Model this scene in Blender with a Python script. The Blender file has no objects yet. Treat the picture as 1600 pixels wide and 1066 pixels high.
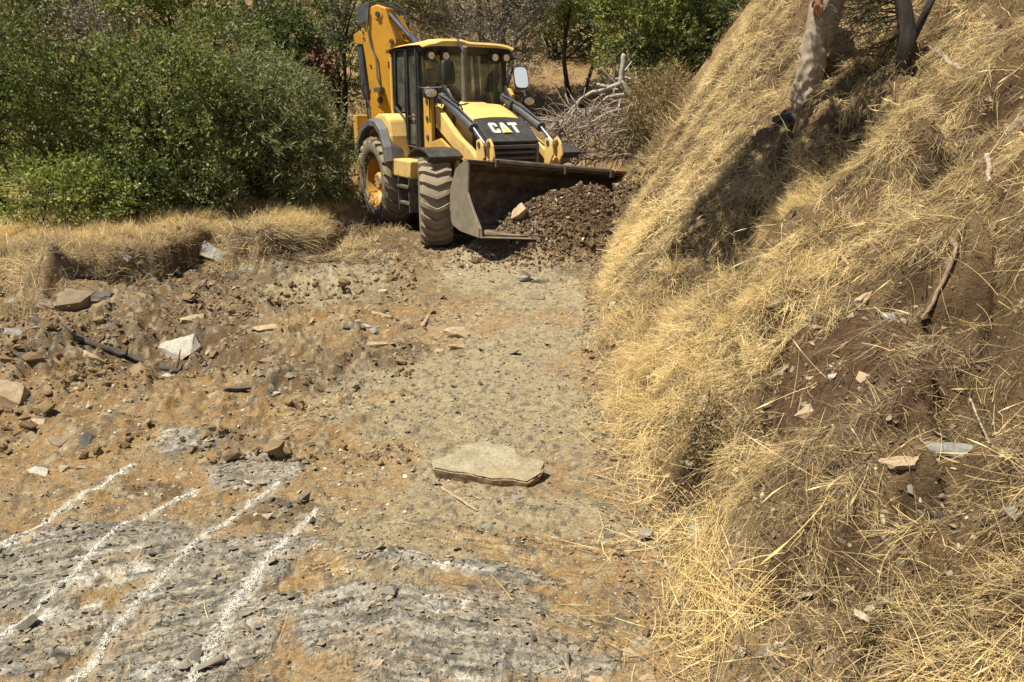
import bpy, bmesh, math, random
import numpy as np
from mathutils import Vector, Matrix, Euler, Quaternion

scene = bpy.context.scene
COL = scene.collection
R = math.radians

# ------------------------------------------------------------------ camera, sky, sun, exposure
CAM = np.array([0.0, 0.0, 1.6])
PITCH = R(16.0)
FPX = 1200.0                       # focal length in pixels of a 1600 pixel wide picture
cam_d = bpy.data.cameras.new("camera")
cam_d.sensor_width = 36.0
cam_d.lens = 36.0 * FPX / 1600.0
cam_d.clip_start = 0.05
cam_d.clip_end = 2000.0
cam = bpy.data.objects.new("camera", cam_d)
cam.location = CAM
cam.rotation_euler = (R(90) - PITCH, 0, 0)
COL.objects.link(cam)
scene.camera = cam

SUN_TRAVEL = Vector((0.37, 0.20, -0.91)).normalized()
to_sun = -SUN_TRAVEL
sun_el = math.asin(to_sun.z)
sun_az = math.atan2(to_sun.x, to_sun.y)
world = bpy.data.worlds.new("World")
scene.world = world
world.use_nodes = True
wn = world.node_tree
bg = wn.nodes['Background']
sky = wn.nodes.new('ShaderNodeTexSky')
sky.sky_type = 'NISHITA'
sky.sun_disc = False
sky.sun_elevation = sun_el
sky.sun_rotation = sun_az
sky.altitude = 600
wn.links.new(sky.outputs[0], bg.inputs[0])
bg.inputs[1].default_value = 0.06
sun_d = bpy.data.lights.new("sun", 'SUN')
sun_d.energy = 5.0
sun_d.angle = R(0.5)
sun_d.color = (1.0, 0.94, 0.79)
sun = bpy.data.objects.new("sun", sun_d)
sun.rotation_euler = SUN_TRAVEL.to_track_quat('-Z', 'Y').to_euler()
sun.location = (-8, 0, 20)
COL.objects.link(sun)
scene.view_settings.view_transform = 'Standard'
scene.view_settings.look = 'None'
scene.view_settings.exposure = 0.84
scene.view_settings.gamma = 1.0
scene.render.use_persistent_data = False
scene.cycles.max_bounces = 7
scene.cycles.diffuse_bounces = 3
scene.cycles.transparent_max_bounces = 10

# ------------------------------------------------------------------ helpers: noise
def _h(ix, iy, s):
    a = (ix.astype(np.int64) * 374761393 + iy.astype(np.int64) * 668265263 + s * 974634777) & 0xFFFFFFFF
    a = ((a ^ (a >> 13)) * 1274126177) & 0xFFFFFFFF
    a = ((a ^ (a >> 16)) * 2246822519) & 0xFFFFFFFF
    return ((a ^ (a >> 15)) & 0xFFFFFF) / float(0xFFFFFF)

def vnoise(x, y, s=0):
    ix = np.floor(x); iy = np.floor(y)
    fx = x - ix; fy = y - iy
    fx = fx * fx * fx * (fx * (fx * 6 - 15) + 10); fy = fy * fy * fy * (fy * (fy * 6 - 15) + 10)
    a = _h(ix, iy, s); b = _h(ix + 1, iy, s); c = _h(ix, iy + 1, s); d = _h(ix + 1, iy + 1, s)
    return (a + (b - a) * fx) + ((c + (d - c) * fx) - (a + (b - a) * fx)) * fy

def fbm(x, y, s=0, o=4, g=0.5):
    r = 0; a = 1; t = 0
    for i in range(o):
        r = r + a * vnoise(x * 2 ** i + 17.3 * i, y * 2 ** i - 9.1 * i, s + i); t += a; a *= g
    return r / t * 2 - 1          # about -1..1

def worley(x, y, s=0):
    """F1, F2-F1, cell random a, b, and offset to the cell's centre"""
    ix = np.floor(x); iy = np.floor(y)
    f1 = np.full(x.shape, 9.0); f2 = np.full(x.shape, 9.0)
    ra = np.zeros(x.shape); rb = np.zeros(x.shape); ox = np.zeros(x.shape); oy = np.zeros(x.shape)
    for dx in (-1, 0, 1):
        for dy in (-1, 0, 1):
            cx = ix + dx; cy = iy + dy
            px = cx + _h(cx, cy, s + 1); py = cy + _h(cx, cy, s + 2)
            d = np.hypot(x - px, y - py)
            m = d < f1
            f2 = np.where(m, f1, np.minimum(f2, d))
            f1 = np.where(m, d, f1)
            ra = np.where(m, _h(cx, cy, s + 3), ra); rb = np.where(m, _h(cx, cy, s + 4), rb)
            ox = np.where(m, x - px, ox); oy = np.where(m, y - py, oy)
    return f1, f2 - f1, ra, rb, ox, oy

def sstep(a, b, x):
    t = np.clip((x - a) / (b - a), 0, 1)
    return t * t * (3 - 2 * t)

# ------------------------------------------------------------------ pixels <-> world (only to find where things stand)
cp, sp = math.cos(PITCH), math.sin(PITCH)
def ray(u, v):
    a = (u - 800.0) / FPX; b = (533.0 - v) / FPX
    return np.array([a, cp + b * sp, -sp + b * cp])
def flat_pt(u, v, z=0.0):
    d = ray(u, v); t = (z - CAM[2]) / d[2]
    return CAM + d * t
def at_depth(u, v, Y):
    d = ray(u, v)
    return CAM + d * (Y / d[1])
def proj(p):
    q = np.asarray(p, float) - CAM
    zc = q[1] * cp - q[2] * sp; yc = q[1] * sp + q[2] * cp
    return 800 + FPX * q[0] / zc, 533 - FPX * yc / zc

# ------------------------------------------------------------------ the lie of the land
_toe = [flat_pt(u, v) for u, v in ((1095, 1066), (1050, 960), (1015, 860), (990, 770), (972, 700), (950, 630), (940, 550), (938, 470), (948, 410), (974, 350), (998, 312))]
TOE_Y = np.array([-50, 0.5] + [p[1] for p in _toe] + [13.2, 15.0, 20.0, 40.0, 200.0])
TOE_X = np.array([1.5, 0.62] + [p[0] for p in _toe] + [2.6, 4.2, 9.0, 22.0, 120.0])
_led = [flat_pt(u, v, 0.1) for u, v in ((-200, 470), (0, 452), (60, 470), (130, 452), (240, 428), (330, 400), (400, 418), (470, 402), (530, 388), (560, 352))]
_led.sort(key=lambda p: p[0])
LED_X = np.array([-60.0] + [p[0] for p in _led] + [0.0])
LED_Y = np.array([_led[0][1] - 3] + [p[1] for p in _led] + [16.0])

BUMPS = []
def bump(u, v, rx, ry, h, rot=0.0, p=2.0):
    w = flat_pt(u, v); BUMPS.append((w[0], w[1], rx, ry, h, R(rot), p))
BUMPS.append((0.72, 9.92, 0.95, 0.52, 0.54, R(24), 2.6))       # pushed up soil in front of the bucket
BUMPS.append((1.15, 9.95, 0.50, 0.40, 0.20, R(29), 2.0))
BUMPS.append((0.85, 9.45, 0.80, 0.30, 0.30, R(29), 2.4))
BUMPS.append((0.10, 9.50, 0.60, 0.30, 0.24, R(29), 2.0))
bump(765, 395, 0.45, 0.22, 0.06, 20)
bump(250, 540, 0.95, 0.75, -0.30, 10, 3)        # dug hollow on the left
bump(120, 475, 0.40, 0.22, 0.24, 10)
bump(40, 600, 0.55, 0.5, 0.22, 0)
bump(130, 560, 0.5, 0.16, 0.10, -28)
bump(120, 690, 0.22, 0.10, 0.08, 0)
bump(560, 520, 0.5, 0.22, 0.06, 0)
bump(400, 600, 0.5, 0.2, 0.05, 20)
bump(430, 425, 0.55, 0.35, 0.12, 0)
bump(350, 415, 0.35, 0.22, 0.14, 0)
bump(640, 375, 0.6, 0.35, 0.10, 0)
bump(180, 860, 0.55, 0.22, 0.05, 20)
bump(620, 900, 0.5, 0.12, 0.04, -12)
bump(700, 1000, 0.5, 0.16, 0.04, -10)

def toe_x(y): return np.interp(y, TOE_Y, TOE_X)
def slope_s(y): return np.interp(y, [-20, 1, 2, 4, 6, 8, 10, 12, 16, 40], [0.6, 0.78, 0.85, 0.98, 1.10, 1.42, 1.70, 1.80, 1.2, 0.5])

def base(x, y):
    x = np.asarray(x, float); y = np.asarray(y, float)
    z = np.zeros(np.broadcast(x, y).shape)
    # hillside behind
    yb = y - 12.0 - 0.2 * np.sin(x * 0.7)
    z = z + 0.46 * np.where(yb > 0, yb * yb / (yb + 0.8), 0) + 0.0025 * np.clip(y - 22, 0, 60) ** 2 * 0.6
    # bank that climbs on the right
    tx = toe_x(y) + 0.10 * fbm(y * 1.3, y * 0 + 3.1, 5, 3)
    d = x - tx
    s = slope_s(y)
    dd = np.clip(d, 0, None)
    cap = 26.0
    rise = s * dd + 0.19 * (1 - np.exp(-dd / 0.07)) * (0.35 + 1.1 * vnoise(y * 2.3, y * 0 + 1.7, 8))
    rise = cap * (1 - np.exp(-rise / cap))
    fade = 1 - sstep(14, 30, y) * 0.7
    z = z + rise * fade
    # ledge on the left
    ly = np.interp(x, LED_X, LED_Y) + 0.12 * fbm(x * 2.6, x * 0 + 7.7, 9, 4)
    e = sstep(-0.10, 0.38, y - ly) * sstep(-1.9, -2.7, x)
    z = z + 0.30 * e + 0.04 * np.clip(y - ly, 0, 8) * sstep(-2.0, -3.5, x)
    z = z + 0.12 * np.clip(-x - 9, 0, 60)
    for (bx, by, rx, ry, h, a, p) in BUMPS:
        dx = x - bx; dy = y - by
        u = (dx * math.cos(a) + dy * math.sin(a)) / rx; v = (-dx * math.sin(a) + dy * math.cos(a)) / ry
        z = z + h * np.exp(-((u * u + v * v) ** (p / 2)))
    return z

def mid(x, y):
    """metre to decimetre relief"""
    d = x - toe_x(y)
    onb = sstep(0.0, 0.5, d) * (1 - sstep(13, 16, y))
    n1 = fbm(x * 0.9, y * 0.9, 21, 3); n2 = fbm(x * 3.1, y * 3.1, 31, 3); n3 = fbm(x * 8.5, y * 8.5, 41, 2)
    # little treads and slumps on the bank
    tr = np.abs(fbm(x * 1.5 - y * 0.4, y * 1.1, 51, 4))
    holes = np.clip(fbm(x * 2.3, y * 2.3, 61, 2) - 0.42, 0, 1)
    z = onb * (0.17 * n1 + 0.085 * n2 + 0.032 * n3 - 0.15 * (1 - sstep(0, 0.14, tr)) - 0.6 * holes)
    left = sstep(-0.2, -1.8, x - 0.05 * y) * (0.30 + 0.70 * sstep(3.6, 5.2, y))
    z = z + (1 - onb) * ((0.02 + 0.035 * left) * n1 + (0.010 + 0.040 * left) * n2 + (0.004 + 0.020 * left) * n3)
    # wheel marks where the machine came down
    return z

def SURF(x, y): return base(x, y) + mid(x, y)

def px2g(u, v):
    """where the ray through a photograph pixel meets the land"""
    d = ray(u, v)
    t = np.linspace(1.2, 60, 6000)
    P = CAM[None, :] + d[None, :] * t[:, None]
    g = P[:, 2] - SURF(P[:, 0], P[:, 1])
    k = np.argmax(g < 0)
    if g[k] >= 0: k = len(t) - 1
    a, b = t[max(k - 1, 0)], t[k]
    tt = np.linspace(a, b, 20); Q = CAM[None, :] + d[None, :] * tt[:, None]
    gg = Q[:, 2] - SURF(Q[:, 0], Q[:, 1]); j = np.argmax(gg < 0)
    return Q[j]

HOLES = []
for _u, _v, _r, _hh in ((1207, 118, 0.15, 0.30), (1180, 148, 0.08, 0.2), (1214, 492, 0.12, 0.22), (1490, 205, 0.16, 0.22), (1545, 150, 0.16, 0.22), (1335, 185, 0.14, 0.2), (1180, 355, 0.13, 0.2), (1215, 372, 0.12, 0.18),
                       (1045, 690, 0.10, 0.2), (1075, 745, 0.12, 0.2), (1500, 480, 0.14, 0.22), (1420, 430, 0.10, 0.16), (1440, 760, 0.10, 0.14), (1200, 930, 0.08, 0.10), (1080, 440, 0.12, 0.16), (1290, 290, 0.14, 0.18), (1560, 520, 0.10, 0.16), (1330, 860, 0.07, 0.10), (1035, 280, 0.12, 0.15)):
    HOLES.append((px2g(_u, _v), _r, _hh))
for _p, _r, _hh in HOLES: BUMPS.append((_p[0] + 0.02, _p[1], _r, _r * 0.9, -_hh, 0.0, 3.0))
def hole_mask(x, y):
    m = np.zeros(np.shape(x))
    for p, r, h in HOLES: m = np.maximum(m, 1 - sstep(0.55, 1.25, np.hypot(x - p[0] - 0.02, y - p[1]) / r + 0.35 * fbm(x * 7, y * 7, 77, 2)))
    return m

def normal_at(x, y, e=0.06):
    x = np.asarray(x, float); y = np.asarray(y, float)
    gx = (SURF(x + e, y) - SURF(x - e, y)) / (2 * e); gy = (SURF(x, y + e) - SURF(x, y - e)) / (2 * e)
    n = np.stack([-gx, -gy, np.ones_like(gx)], -1)
    return n / np.linalg.norm(n, axis=-1, keepdims=True)

# ------------------------------------------------------------------ helpers: objects
def finish(o, label=None, cat=None, group=None, kind=None):
    if label: o['label'] = label
    if cat: o['category'] = cat
    if group: o['group'] = group
    if kind: o['kind'] = kind
    return o

def empty(name, loc=(0, 0, 0), rot=(0, 0, 0), **k):
    o = bpy.data.objects.new(name, None); COL.objects.link(o)
    o.location = loc; o.rotation_euler = rot; o.empty_display_size = 0.2
    return finish(o, **k)

def np_mesh(name, V, F, mat=None, smooth=False, col=None, tris=False):
    V = np.asarray(V, np.float32); F = np.asarray(F, np.int32)
    me = bpy.data.meshes.new(name)
    me.vertices.add(len(V)); me.vertices.foreach_set('co', V.ravel())
    n, k = F.shape
    me.loops.add(n * k); me.loops.foreach_set('vertex_index', F.ravel())
    me.polygons.add(n); me.polygons.foreach_set('loop_start', np.arange(0, n * k, k, dtype=np.int32))
    me.polygons.foreach_set('loop_total', np.full(n, k, np.int32))
    if smooth: me.polygons.foreach_set('use_smooth', np.ones(n, bool))
    me.update(calc_edges=True)
    if col is not None:
        a = me.color_attributes.new('Col', 'FLOAT_COLOR', 'POINT')
        c = np.ones((len(V), 4), np.float32); c[:, :col.shape[1]] = col
        a.data.foreach_set('color', c.ravel())
    if mat: me.materials.append(mat)
    return me

def add_obj(name, me, parent=None, loc=(0, 0, 0), rot=(0, 0, 0), sc=(1, 1, 1), **k):
    o = bpy.data.objects.new(name, me); COL.objects.link(o)
    o.location = loc; o.rotation_euler = rot; o.scale = sc
    if parent: o.parent = parent
    return finish(o, **k)

class MB:
    """collects shapes, builds ONE mesh object"""
    def __init__(s): s.v = []; s.f = []
    def add(s, V, F):
        n = len(s.v); s.v += [tuple(p) for p in V]; s.f += [tuple(i + n for i in f) for f in F]; return s
    def box(s, c, d, rot=None):
        hx, hy, hz = d[0] / 2, d[1] / 2, d[2] / 2
        P = [Vector((x, y, z)) for x in (-hx, hx) for y in (-hy, hy) for z in (-hz, hz)]
        if rot is not None:
            m = Euler(rot).to_matrix(); P = [m @ p for p in P]
        P = [p + Vector(c) for p in P]
        return s.add(P, [(0, 1, 3, 2), (4, 6, 7, 5), (0, 4, 5, 1), (2, 3, 7, 6), (0, 2, 6, 4), (1, 5, 7, 3)])
    def prism(s, poly, y0, y1):
        """polygon in x,z extruded along y"""
        n = len(poly)
        V = [(x, y0, z) for x, z in poly] + [(x, y1, z) for x, z in poly]
        F = [tuple(range(n))[::-1], tuple(range(n, 2 * n))] + [(i, (i + 1) % n, n + (i + 1) % n, n + i) for i in range(n)]
        return s.add(V, F)
    def loft(s, rings, cap=True):
        n = len(rings[0]); V = [p for r in rings for p in r]; F = []
        for j in range(len(rings) - 1):
            for i in range(n):
                F.append((j * n + i, j * n + (i + 1) % n, (j + 1) * n + (i + 1) % n, (j + 1) * n + i))
        if cap: F += [tuple(range(n))[::-1], tuple(range((len(rings) - 1) * n, len(rings) * n))]
        return s.add(V, F)
    def tube(s, pts, r, n=10, cap=True):
        pts = [Vector(p) for p in pts]
        rs = r if isinstance(r, (list, tuple)) else [r] * len(pts)
        rings = []; prev = None
        for i, p in enumerate(pts):
            t = (pts[min(i + 1, len(pts) - 1)] - pts[max(i - 1, 0)])
            if t.length < 1e-9: t = Vector((0, 0, 1))
            t.normalize()
            if prev is None:
                a = Vector((0, 0, 1)) if abs(t.z) < 0.9 else Vector((1, 0, 0)); u = t.cross(a).normalized()
            else:
                u = (prev - t * prev.dot(t)).normalized()
            prev = u; w = t.cross(u)
            rings.append([p + (u * math.cos(2 * math.pi * k / n) + w * math.sin(2 * math.pi * k / n)) * rs[i] for k in range(n)])
        return s.loft(rings, cap)
    def cyl(s, a, b, r, n=16, r2=None): return s.tube([a, b], [r, r if r2 is None else r2], n)
    def lathe_y(s, prof, n=32, c=(0, 0, 0)):
        """profile of (radius, y) turned about the y axis, closed"""
        m = len(prof); V = []; F = []
        for k in range(n):
            a = 2 * math.pi * k / n
            for r, y in prof: V.append((c[0] + r * math.cos(a), c[1] + y, c[2] + r * math.sin(a)))
        for k in range(n):
            k2 = (k + 1) % n
            for i in range(m - 1): F.append((k * m + i, k2 * m + i, k2 * m + i + 1, k * m + i + 1))
        return s.add(V, F)
    def build(s, name, mat, parent=None, smooth=False, bevel=0, label=None, **k):
        me = bpy.data.meshes.new(name); me.from_pydata([tuple(p) for p in s.v], [], s.f); me.update()
        bm = bmesh.new(); bm.from_mesh(me); bmesh.ops.recalc_face_normals(bm, faces=bm.faces); bm.to_mesh(me); bm.free()
        me.materials.append(mat)
        if smooth:
            me.polygons.foreach_set('use_smooth', np.ones(len(me.polygons), bool))
        o = bpy.data.objects.new(name, me); COL.objects.link(o)
        if parent: o.parent = parent
        if bevel:
            b = o.modifiers.new('bevel', 'BEVEL'); b.width = bevel; b.segments = 2; b.limit_method = 'ANGLE'; b.angle_limit = R(35)
        if smooth and smooth != 'all':
            me.set_sharp_from_angle(angle=R(38))
        return finish(o, label=label, **k)

# ------------------------------------------------------------------ helpers: materials
def new_mat(name):
    m = bpy.data.materials.new(name); m.use_nodes = True
    return m, m.node_tree, m.node_tree.nodes['Principled BSDF']
def N(nt, t, **k):
    n = nt.nodes.new(t)
    for a, b in k.items(): setattr(n, a, b)
    return n
def ramp(nt, fac, stops):
    r = N(nt, 'ShaderNodeValToRGB'); e = r.color_ramp.elements
    while len(e) < len(stops): e.new(0.5)
    for i, (p, c) in enumerate(stops):
        e[i].position = p; e[i].color = (c[0], c[1], c[2], 1)
    nt.links.new(fac, r.inputs[0]); return r.outputs[0]
def noise_tex(nt, scale, detail=4, rough=0.6, coord='Object', stretch=None):
    tc = N(nt, 'ShaderNodeTexCoord'); src = tc.outputs[coord]
    if stretch:
        mp = N(nt, 'ShaderNodeMapping'); mp.inputs['Scale'].default_value = stretch; nt.links.new(src, mp.inputs[0]); src = mp.outputs[0]
    n = N(nt, 'ShaderNodeTexNoise'); n.inputs['Scale'].default_value = scale; n.inputs['Detail'].default_value = detail; n.inputs['Roughness'].default_value = rough
    nt.links.new(src, n.inputs['Vector']); return n.outputs[0]
def mixc(nt, fac, a, b, mode='MIX'):
    m = N(nt, 'ShaderNodeMix', data_type='RGBA', blend_type=mode)
    for i, x in ((0, fac), (6, a), (7, b)):
        if isinstance(x, (int, float)): m.inputs[i].default_value = x
        elif isinstance(x, tuple): m.inputs[i].default_value = (*x[:3], 1)
        else: nt.links.new(x, m.inputs[i])
    return m.outputs[2]
def add_bump(nt, bsdf, h, strength=0.5, dist=0.01):
    b = N(nt, 'ShaderNodeBump'); b.inputs['Strength'].default_value = strength; b.inputs['Distance'].default_value = dist
    nt.links.new(h, b.inputs['Height']); nt.links.new(b.outputs[0], bsdf.inputs['Normal'])

def worn_mat(name, col, col2=None, rough=0.5, metal=0.0, scale=6.0, dirt=(0.20, 0.15, 0.09), dirt_amt=0.35, bumpy=0.0, spec=0.5):
    """paint or metal with blotches, fine scratches and dust"""
    m, nt, b = new_mat(name)
    col2 = col2 or tuple(c * 0.8 for c in col)
    n1 = noise_tex(nt, scale, 5, 0.65); n2 = noise_tex(nt, scale * 7, 4, 0.7)
    c = ramp(nt, n1, [(0.35, col), (0.65, col2)])
    f = N(nt, 'ShaderNodeMath', operation='MULTIPLY'); nt.links.new(n1, f.inputs[0]); nt.links.new(n2, f.inputs[1])
    f2 = N(nt, 'ShaderNodeMapRange'); f2.inputs[1].default_value = 0.22; f2.inputs[2].default_value = 0.40; f2.inputs[4].default_value = dirt_amt
    nt.links.new(f.outputs[0], f2.inputs[0])
    c = mixc(nt, f2.outputs[0], c, dirt)
    tc = N(nt, 'ShaderNodeTexCoord'); sx = N(nt, 'ShaderNodeSeparateXYZ'); nt.links.new(tc.outputs['Object'], sx.inputs[0])
    zr = N(nt, 'ShaderNodeMapRange'); zr.inputs[1].default_value = 1.7; zr.inputs[2].default_value = 0.3; zr.inputs[4].default_value = 1.3 * dirt_amt; nt.links.new(sx.outputs[2], zr.inputs[0])
    zm = N(nt, 'ShaderNodeMath', operation='MULTIPLY'); nt.links.new(zr.outputs[0], zm.inputs[0]); nt.links.new(ramp(nt, noise_tex(nt, scale * 2.2, 6, 0.7), [(0.38, (0.1, 0.1, 0.1)), (0.62, (1, 1, 1))]), zm.inputs[1])
    c = mixc(nt, zm.outputs[0], c, (0.26, 0.20, 0.13))
    nt.links.new(c, b.inputs['Base Color'])
    rr = N(nt, 'ShaderNodeMapRange'); rr.inputs[3].default_value = max(rough - 0.1, 0.05); rr.inputs[4].default_value = min(rough + 0.25, 1); nt.links.new(n2, rr.inputs[0]); nt.links.new(rr.outputs[0], b.inputs['Roughness'])
    b.inputs['Metallic'].default_value = metal
    b.inputs['Specular IOR Level'].default_value = spec
    if bumpy: add_bump(nt, b, n2, bumpy, 0.01)
    return m

# scatter of many tiny copies nobody could count: ONE object each, kind = stuff
def scatter(name, P, ROT, SC, IDX, protos, label, cat, tint=None):
    P = np.asarray(P, np.float32); n = len(P)
    me = bpy.data.meshes.new(name); me.vertices.add(n); me.vertices.foreach_set('co', P.ravel())
    a = me.attributes.new('rot', 'FLOAT_VECTOR', 'POINT'); a.data.foreach_set('vector', np.asarray(ROT, np.float32).ravel())
    a = me.attributes.new('scl', 'FLOAT_VECTOR', 'POINT')
    SC = np.asarray(SC, np.float32)
    if SC.ndim == 1: SC = np.repeat(SC[:, None], 3, 1)
    a.data.foreach_set('vector', SC.ravel())
    a = me.attributes.new('pick', 'INT', 'POINT'); a.data.foreach_set('value', np.asarray(IDX, np.int32))
    a = me.attributes.new('tint', 'FLOAT', 'POINT'); a.data.foreach_set('value', np.asarray(tint if tint is not None else np.random.default_rng(n).random(n), np.float32))
    o = bpy.data.objects.new(name, me); COL.objects.link(o)
    pc = bpy.data.collections.new(name + '_kinds')
    for i, pm in enumerate(protos):
        po = bpy.data.objects.new('%s_kind_%02d' % (name, i), pm); pc.objects.link(po)
    g = bpy.data.node_groups.new(name, 'GeometryNodeTree')
    g.interface.new_socket('Geometry', in_out='INPUT', socket_type='NodeSocketGeometry')
    g.interface.new_socket('Geometry', in_out='OUTPUT', socket_type='NodeSocketGeometry')
    gi = g.nodes.new('NodeGroupInput'); go = g.nodes.new('NodeGroupOutput')
    ci = g.nodes.new('GeometryNodeCollectionInfo'); ci.inputs[0].default_value = pc; ci.inputs[1].default_value = True; ci.inputs[2].default_value = True
    ip = g.nodes.new('GeometryNodeInstanceOnPoints'); ip.inputs['Pick Instance'].default_value = True
    def attr(nm, ty):
        q = g.nodes.new('GeometryNodeInputNamedAttribute'); q.data_type = ty; q.inputs[0].default_value = nm
        return next(s for s in q.outputs if s.enabled and s.name == 'Attribute')
    e2r = g.nodes.new('FunctionNodeEulerToRotation')
    g.links.new(attr('rot', 'FLOAT_VECTOR'), e2r.inputs[0])
    g.links.new(gi.outputs[0], ip.inputs['Points']); g.links.new(ci.outputs[0], ip.inputs['Instance'])
    g.links.new(attr('pick', 'INT'), ip.inputs['Instance Index']); g.links.new(e2r.outputs[0], ip.inputs['Rotation']); g.links.new(attr('scl', 'FLOAT_VECTOR'), ip.inputs['Scale'])
    g.links.new(ip.outputs[0], go.inputs[0])
    md = o.modifiers.new('scatter', 'NODES'); md.node_group = g
    return finish(o, label=label, cat=cat, kind='stuff')

def euler_from_axes(X, Z):
    """rotation that takes local z to Z and local x as near X as can be; arrays (n,3) -> euler XYZ (n,3)"""
    Z = Z / np.linalg.norm(Z, axis=1, keepdims=True)
    X = X - Z * (X * Z).sum(1, keepdims=True); X = X / np.maximum(np.linalg.norm(X, axis=1, keepdims=True), 1e-9)
    Y = np.cross(Z, X)
    # matrix columns X,Y,Z ; euler XYZ: M = Rz Ry Rx
    sy = -X[:, 2]; ry = np.arcsin(np.clip(sy, -1, 1))
    rx = np.arctan2(Y[:, 2], Z[:, 2]); rz = np.arctan2(X[:, 1], X[:, 0])
    return np.stack([rx, ry, rz], 1)
# ------------------------------------------------------------------ what the ground is made of, place by place
def zone(x, y, blobs, edge=0.45, s=0, nf=2.5):
    """union of ragged ellipses; each (u, v, half width px, half height px, turn in degrees)"""
    nz = fbm(x * nf, y * nf, 300 + s, 5, 0.6) * edge; fn_ = 0.30 * fbm(x * 16, y * 16, 330 + s, 4, 0.7)
    w = np.zeros(x.shape)
    for (u, v, ru, rv, a) in blobs:
        c = flat_pt(u, v); e = flat_pt(u + ru, v); f = flat_pt(u, v - rv)
        rx = abs(e[0] - c[0]); ry = abs(f[1] - c[1]); a = R(a)
        dx = x - c[0]; dy = y - c[1]
        q = np.hypot((dx * math.cos(a) + dy * math.sin(a)) / rx, (-dx * math.sin(a) + dy * math.cos(a)) / ry)
        w = np.maximum(w, sstep(-0.14, 0.14, 1 - q + nz + fn_))
    return w

Z_GREY = [(700, 600, 210, 60, 0), (800, 520, 120, 45, 0), (690, 700, 170, 80, 0), (720, 830, 250, 70, 0), (850, 470, 70, 60, 0), (760, 420, 90, 26, 0), (500, 440, 110, 30, 0), (880, 640, 60, 60, 0), (1290, 655, 40, 30, 0)]
Z_OCHRE = [(480, 720, 90, 50, 0), (220, 640, 240, 55, 10), (330, 760, 140, 40, 20), (640, 500, 190, 28, 0), (480, 860, 60, 60, 20), (590, 740, 60, 60, 0), (950, 930, 110, 60, 0), (170, 790, 120, 40, 20), (430, 960, 50, 60, 0), (60, 720, 100, 30, 0), (860, 880, 120, 40, -10), (220, 1000, 60, 30, 20), (870, 495, 40, 16, 0)]
Z_SLATE = [(620, 985, 260, 60, -6), (800, 1030, 180, 36, -10), (330, 905, 130, 50, 25), (180, 870, 120, 40, 25), (60, 900, 130, 60, 25), (40, 1010, 140, 50, 20), (330, 1010, 130, 60, 20), (560, 960, 120, 40, -8), (700, 985, 130, 40, -12), (620, 890, 90, 14, -14), (760, 905, 90, 12, -14), (400, 735, 60, 25, 10), (740, 1050, 120, 30, -10), (640, 1040, 100, 40, 0), (290, 690, 60, 20, 0)]
Z_BUFF = [(770, 850, 160, 14, -12), (800, 960, 160, 22, -12), (560, 1030, 60, 30, 0), (520, 905, 70, 16, 0), (560, 625, 70, 12, 15), (480, 650, 60, 14, 20), (880, 1010, 90, 40, 0)]
Z_DARK = [(850, 378, 130, 24, 4), (900, 350, 110, 40, 0), (960, 330, 60, 30, 0), (625, 372, 80, 26, 0), (240, 520, 170, 48, 0), (60, 560, 110, 50, 0), (540, 350, 40, 22, 0), (820, 400, 60, 12, 0), (440, 805, 70, 22, 0), (240, 770, 50, 14, 0), (330, 440, 120, 26, 0), (480, 590, 70, 30, 0), (620, 555, 60, 20, 0)]
Z_WHITE = [(60, 862, 45, 12, 25), (170, 912, 50, 12, 25), (100, 965, 60, 10, 25), (260, 1060, 45, 16, 0), (620, 886, 45, 5, -16), (700, 905, 55, 5, -14), (25, 870, 30, 8, 0), (720, 965, 60, 8, -12), (480, 975, 40, 7, -8)]

LINES = [((208, 728), (120, 790), (60, 835), (-40, 905)), ((305, 762), (190, 845), (110, 920), (-30, 1030)),
         ((433, 757), (330, 845), (210, 955), (105, 1085)), ((490, 806), (420, 885), (360, 965), (298, 1085))]
LINE_W = [0.024, 0.020, 0.025, 0.034]
def line_dist(x, y, L):
    P = [flat_pt(u, v) for u, v in L]; D = np.full(x.shape, 9.0); T = np.zeros(x.shape)
    for a, b in zip(P[:-1], P[1:]):
        e = (b - a)[:2]; l2 = e @ e
        t = np.clip(((x - a[0]) * e[0] + (y - a[1]) * e[1]) / l2, 0, 1)
        d = np.hypot(x - a[0] - t * e[0], y - a[1] - t * e[1])
        D = np.minimum(D, d)
    return D

def masks(x, y):
    d = x - toe_x(y)
    near = (y < 14)
    m = {}
    m['grey'] = zone(x, y, Z_GREY, 0.5, 1); m['ochre'] = zone(x, y, Z_OCHRE, 0.6, 2); m['slate'] = zone(x, y, Z_SLATE, 0.6, 3, 3.0)
    m['buff'] = zone(x, y, Z_BUFF, 0.7, 4, 4.0); m['dark'] = zone(x, y, Z_DARK, 0.6, 5); m['white'] = zone(x, y, Z_WHITE, 0.9, 6, 6.0)
    m['bank'] = sstep(-0.05, 0.25, d + 0.18 * fbm(x * 2, y * 2, 71, 3))
    return m

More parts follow.
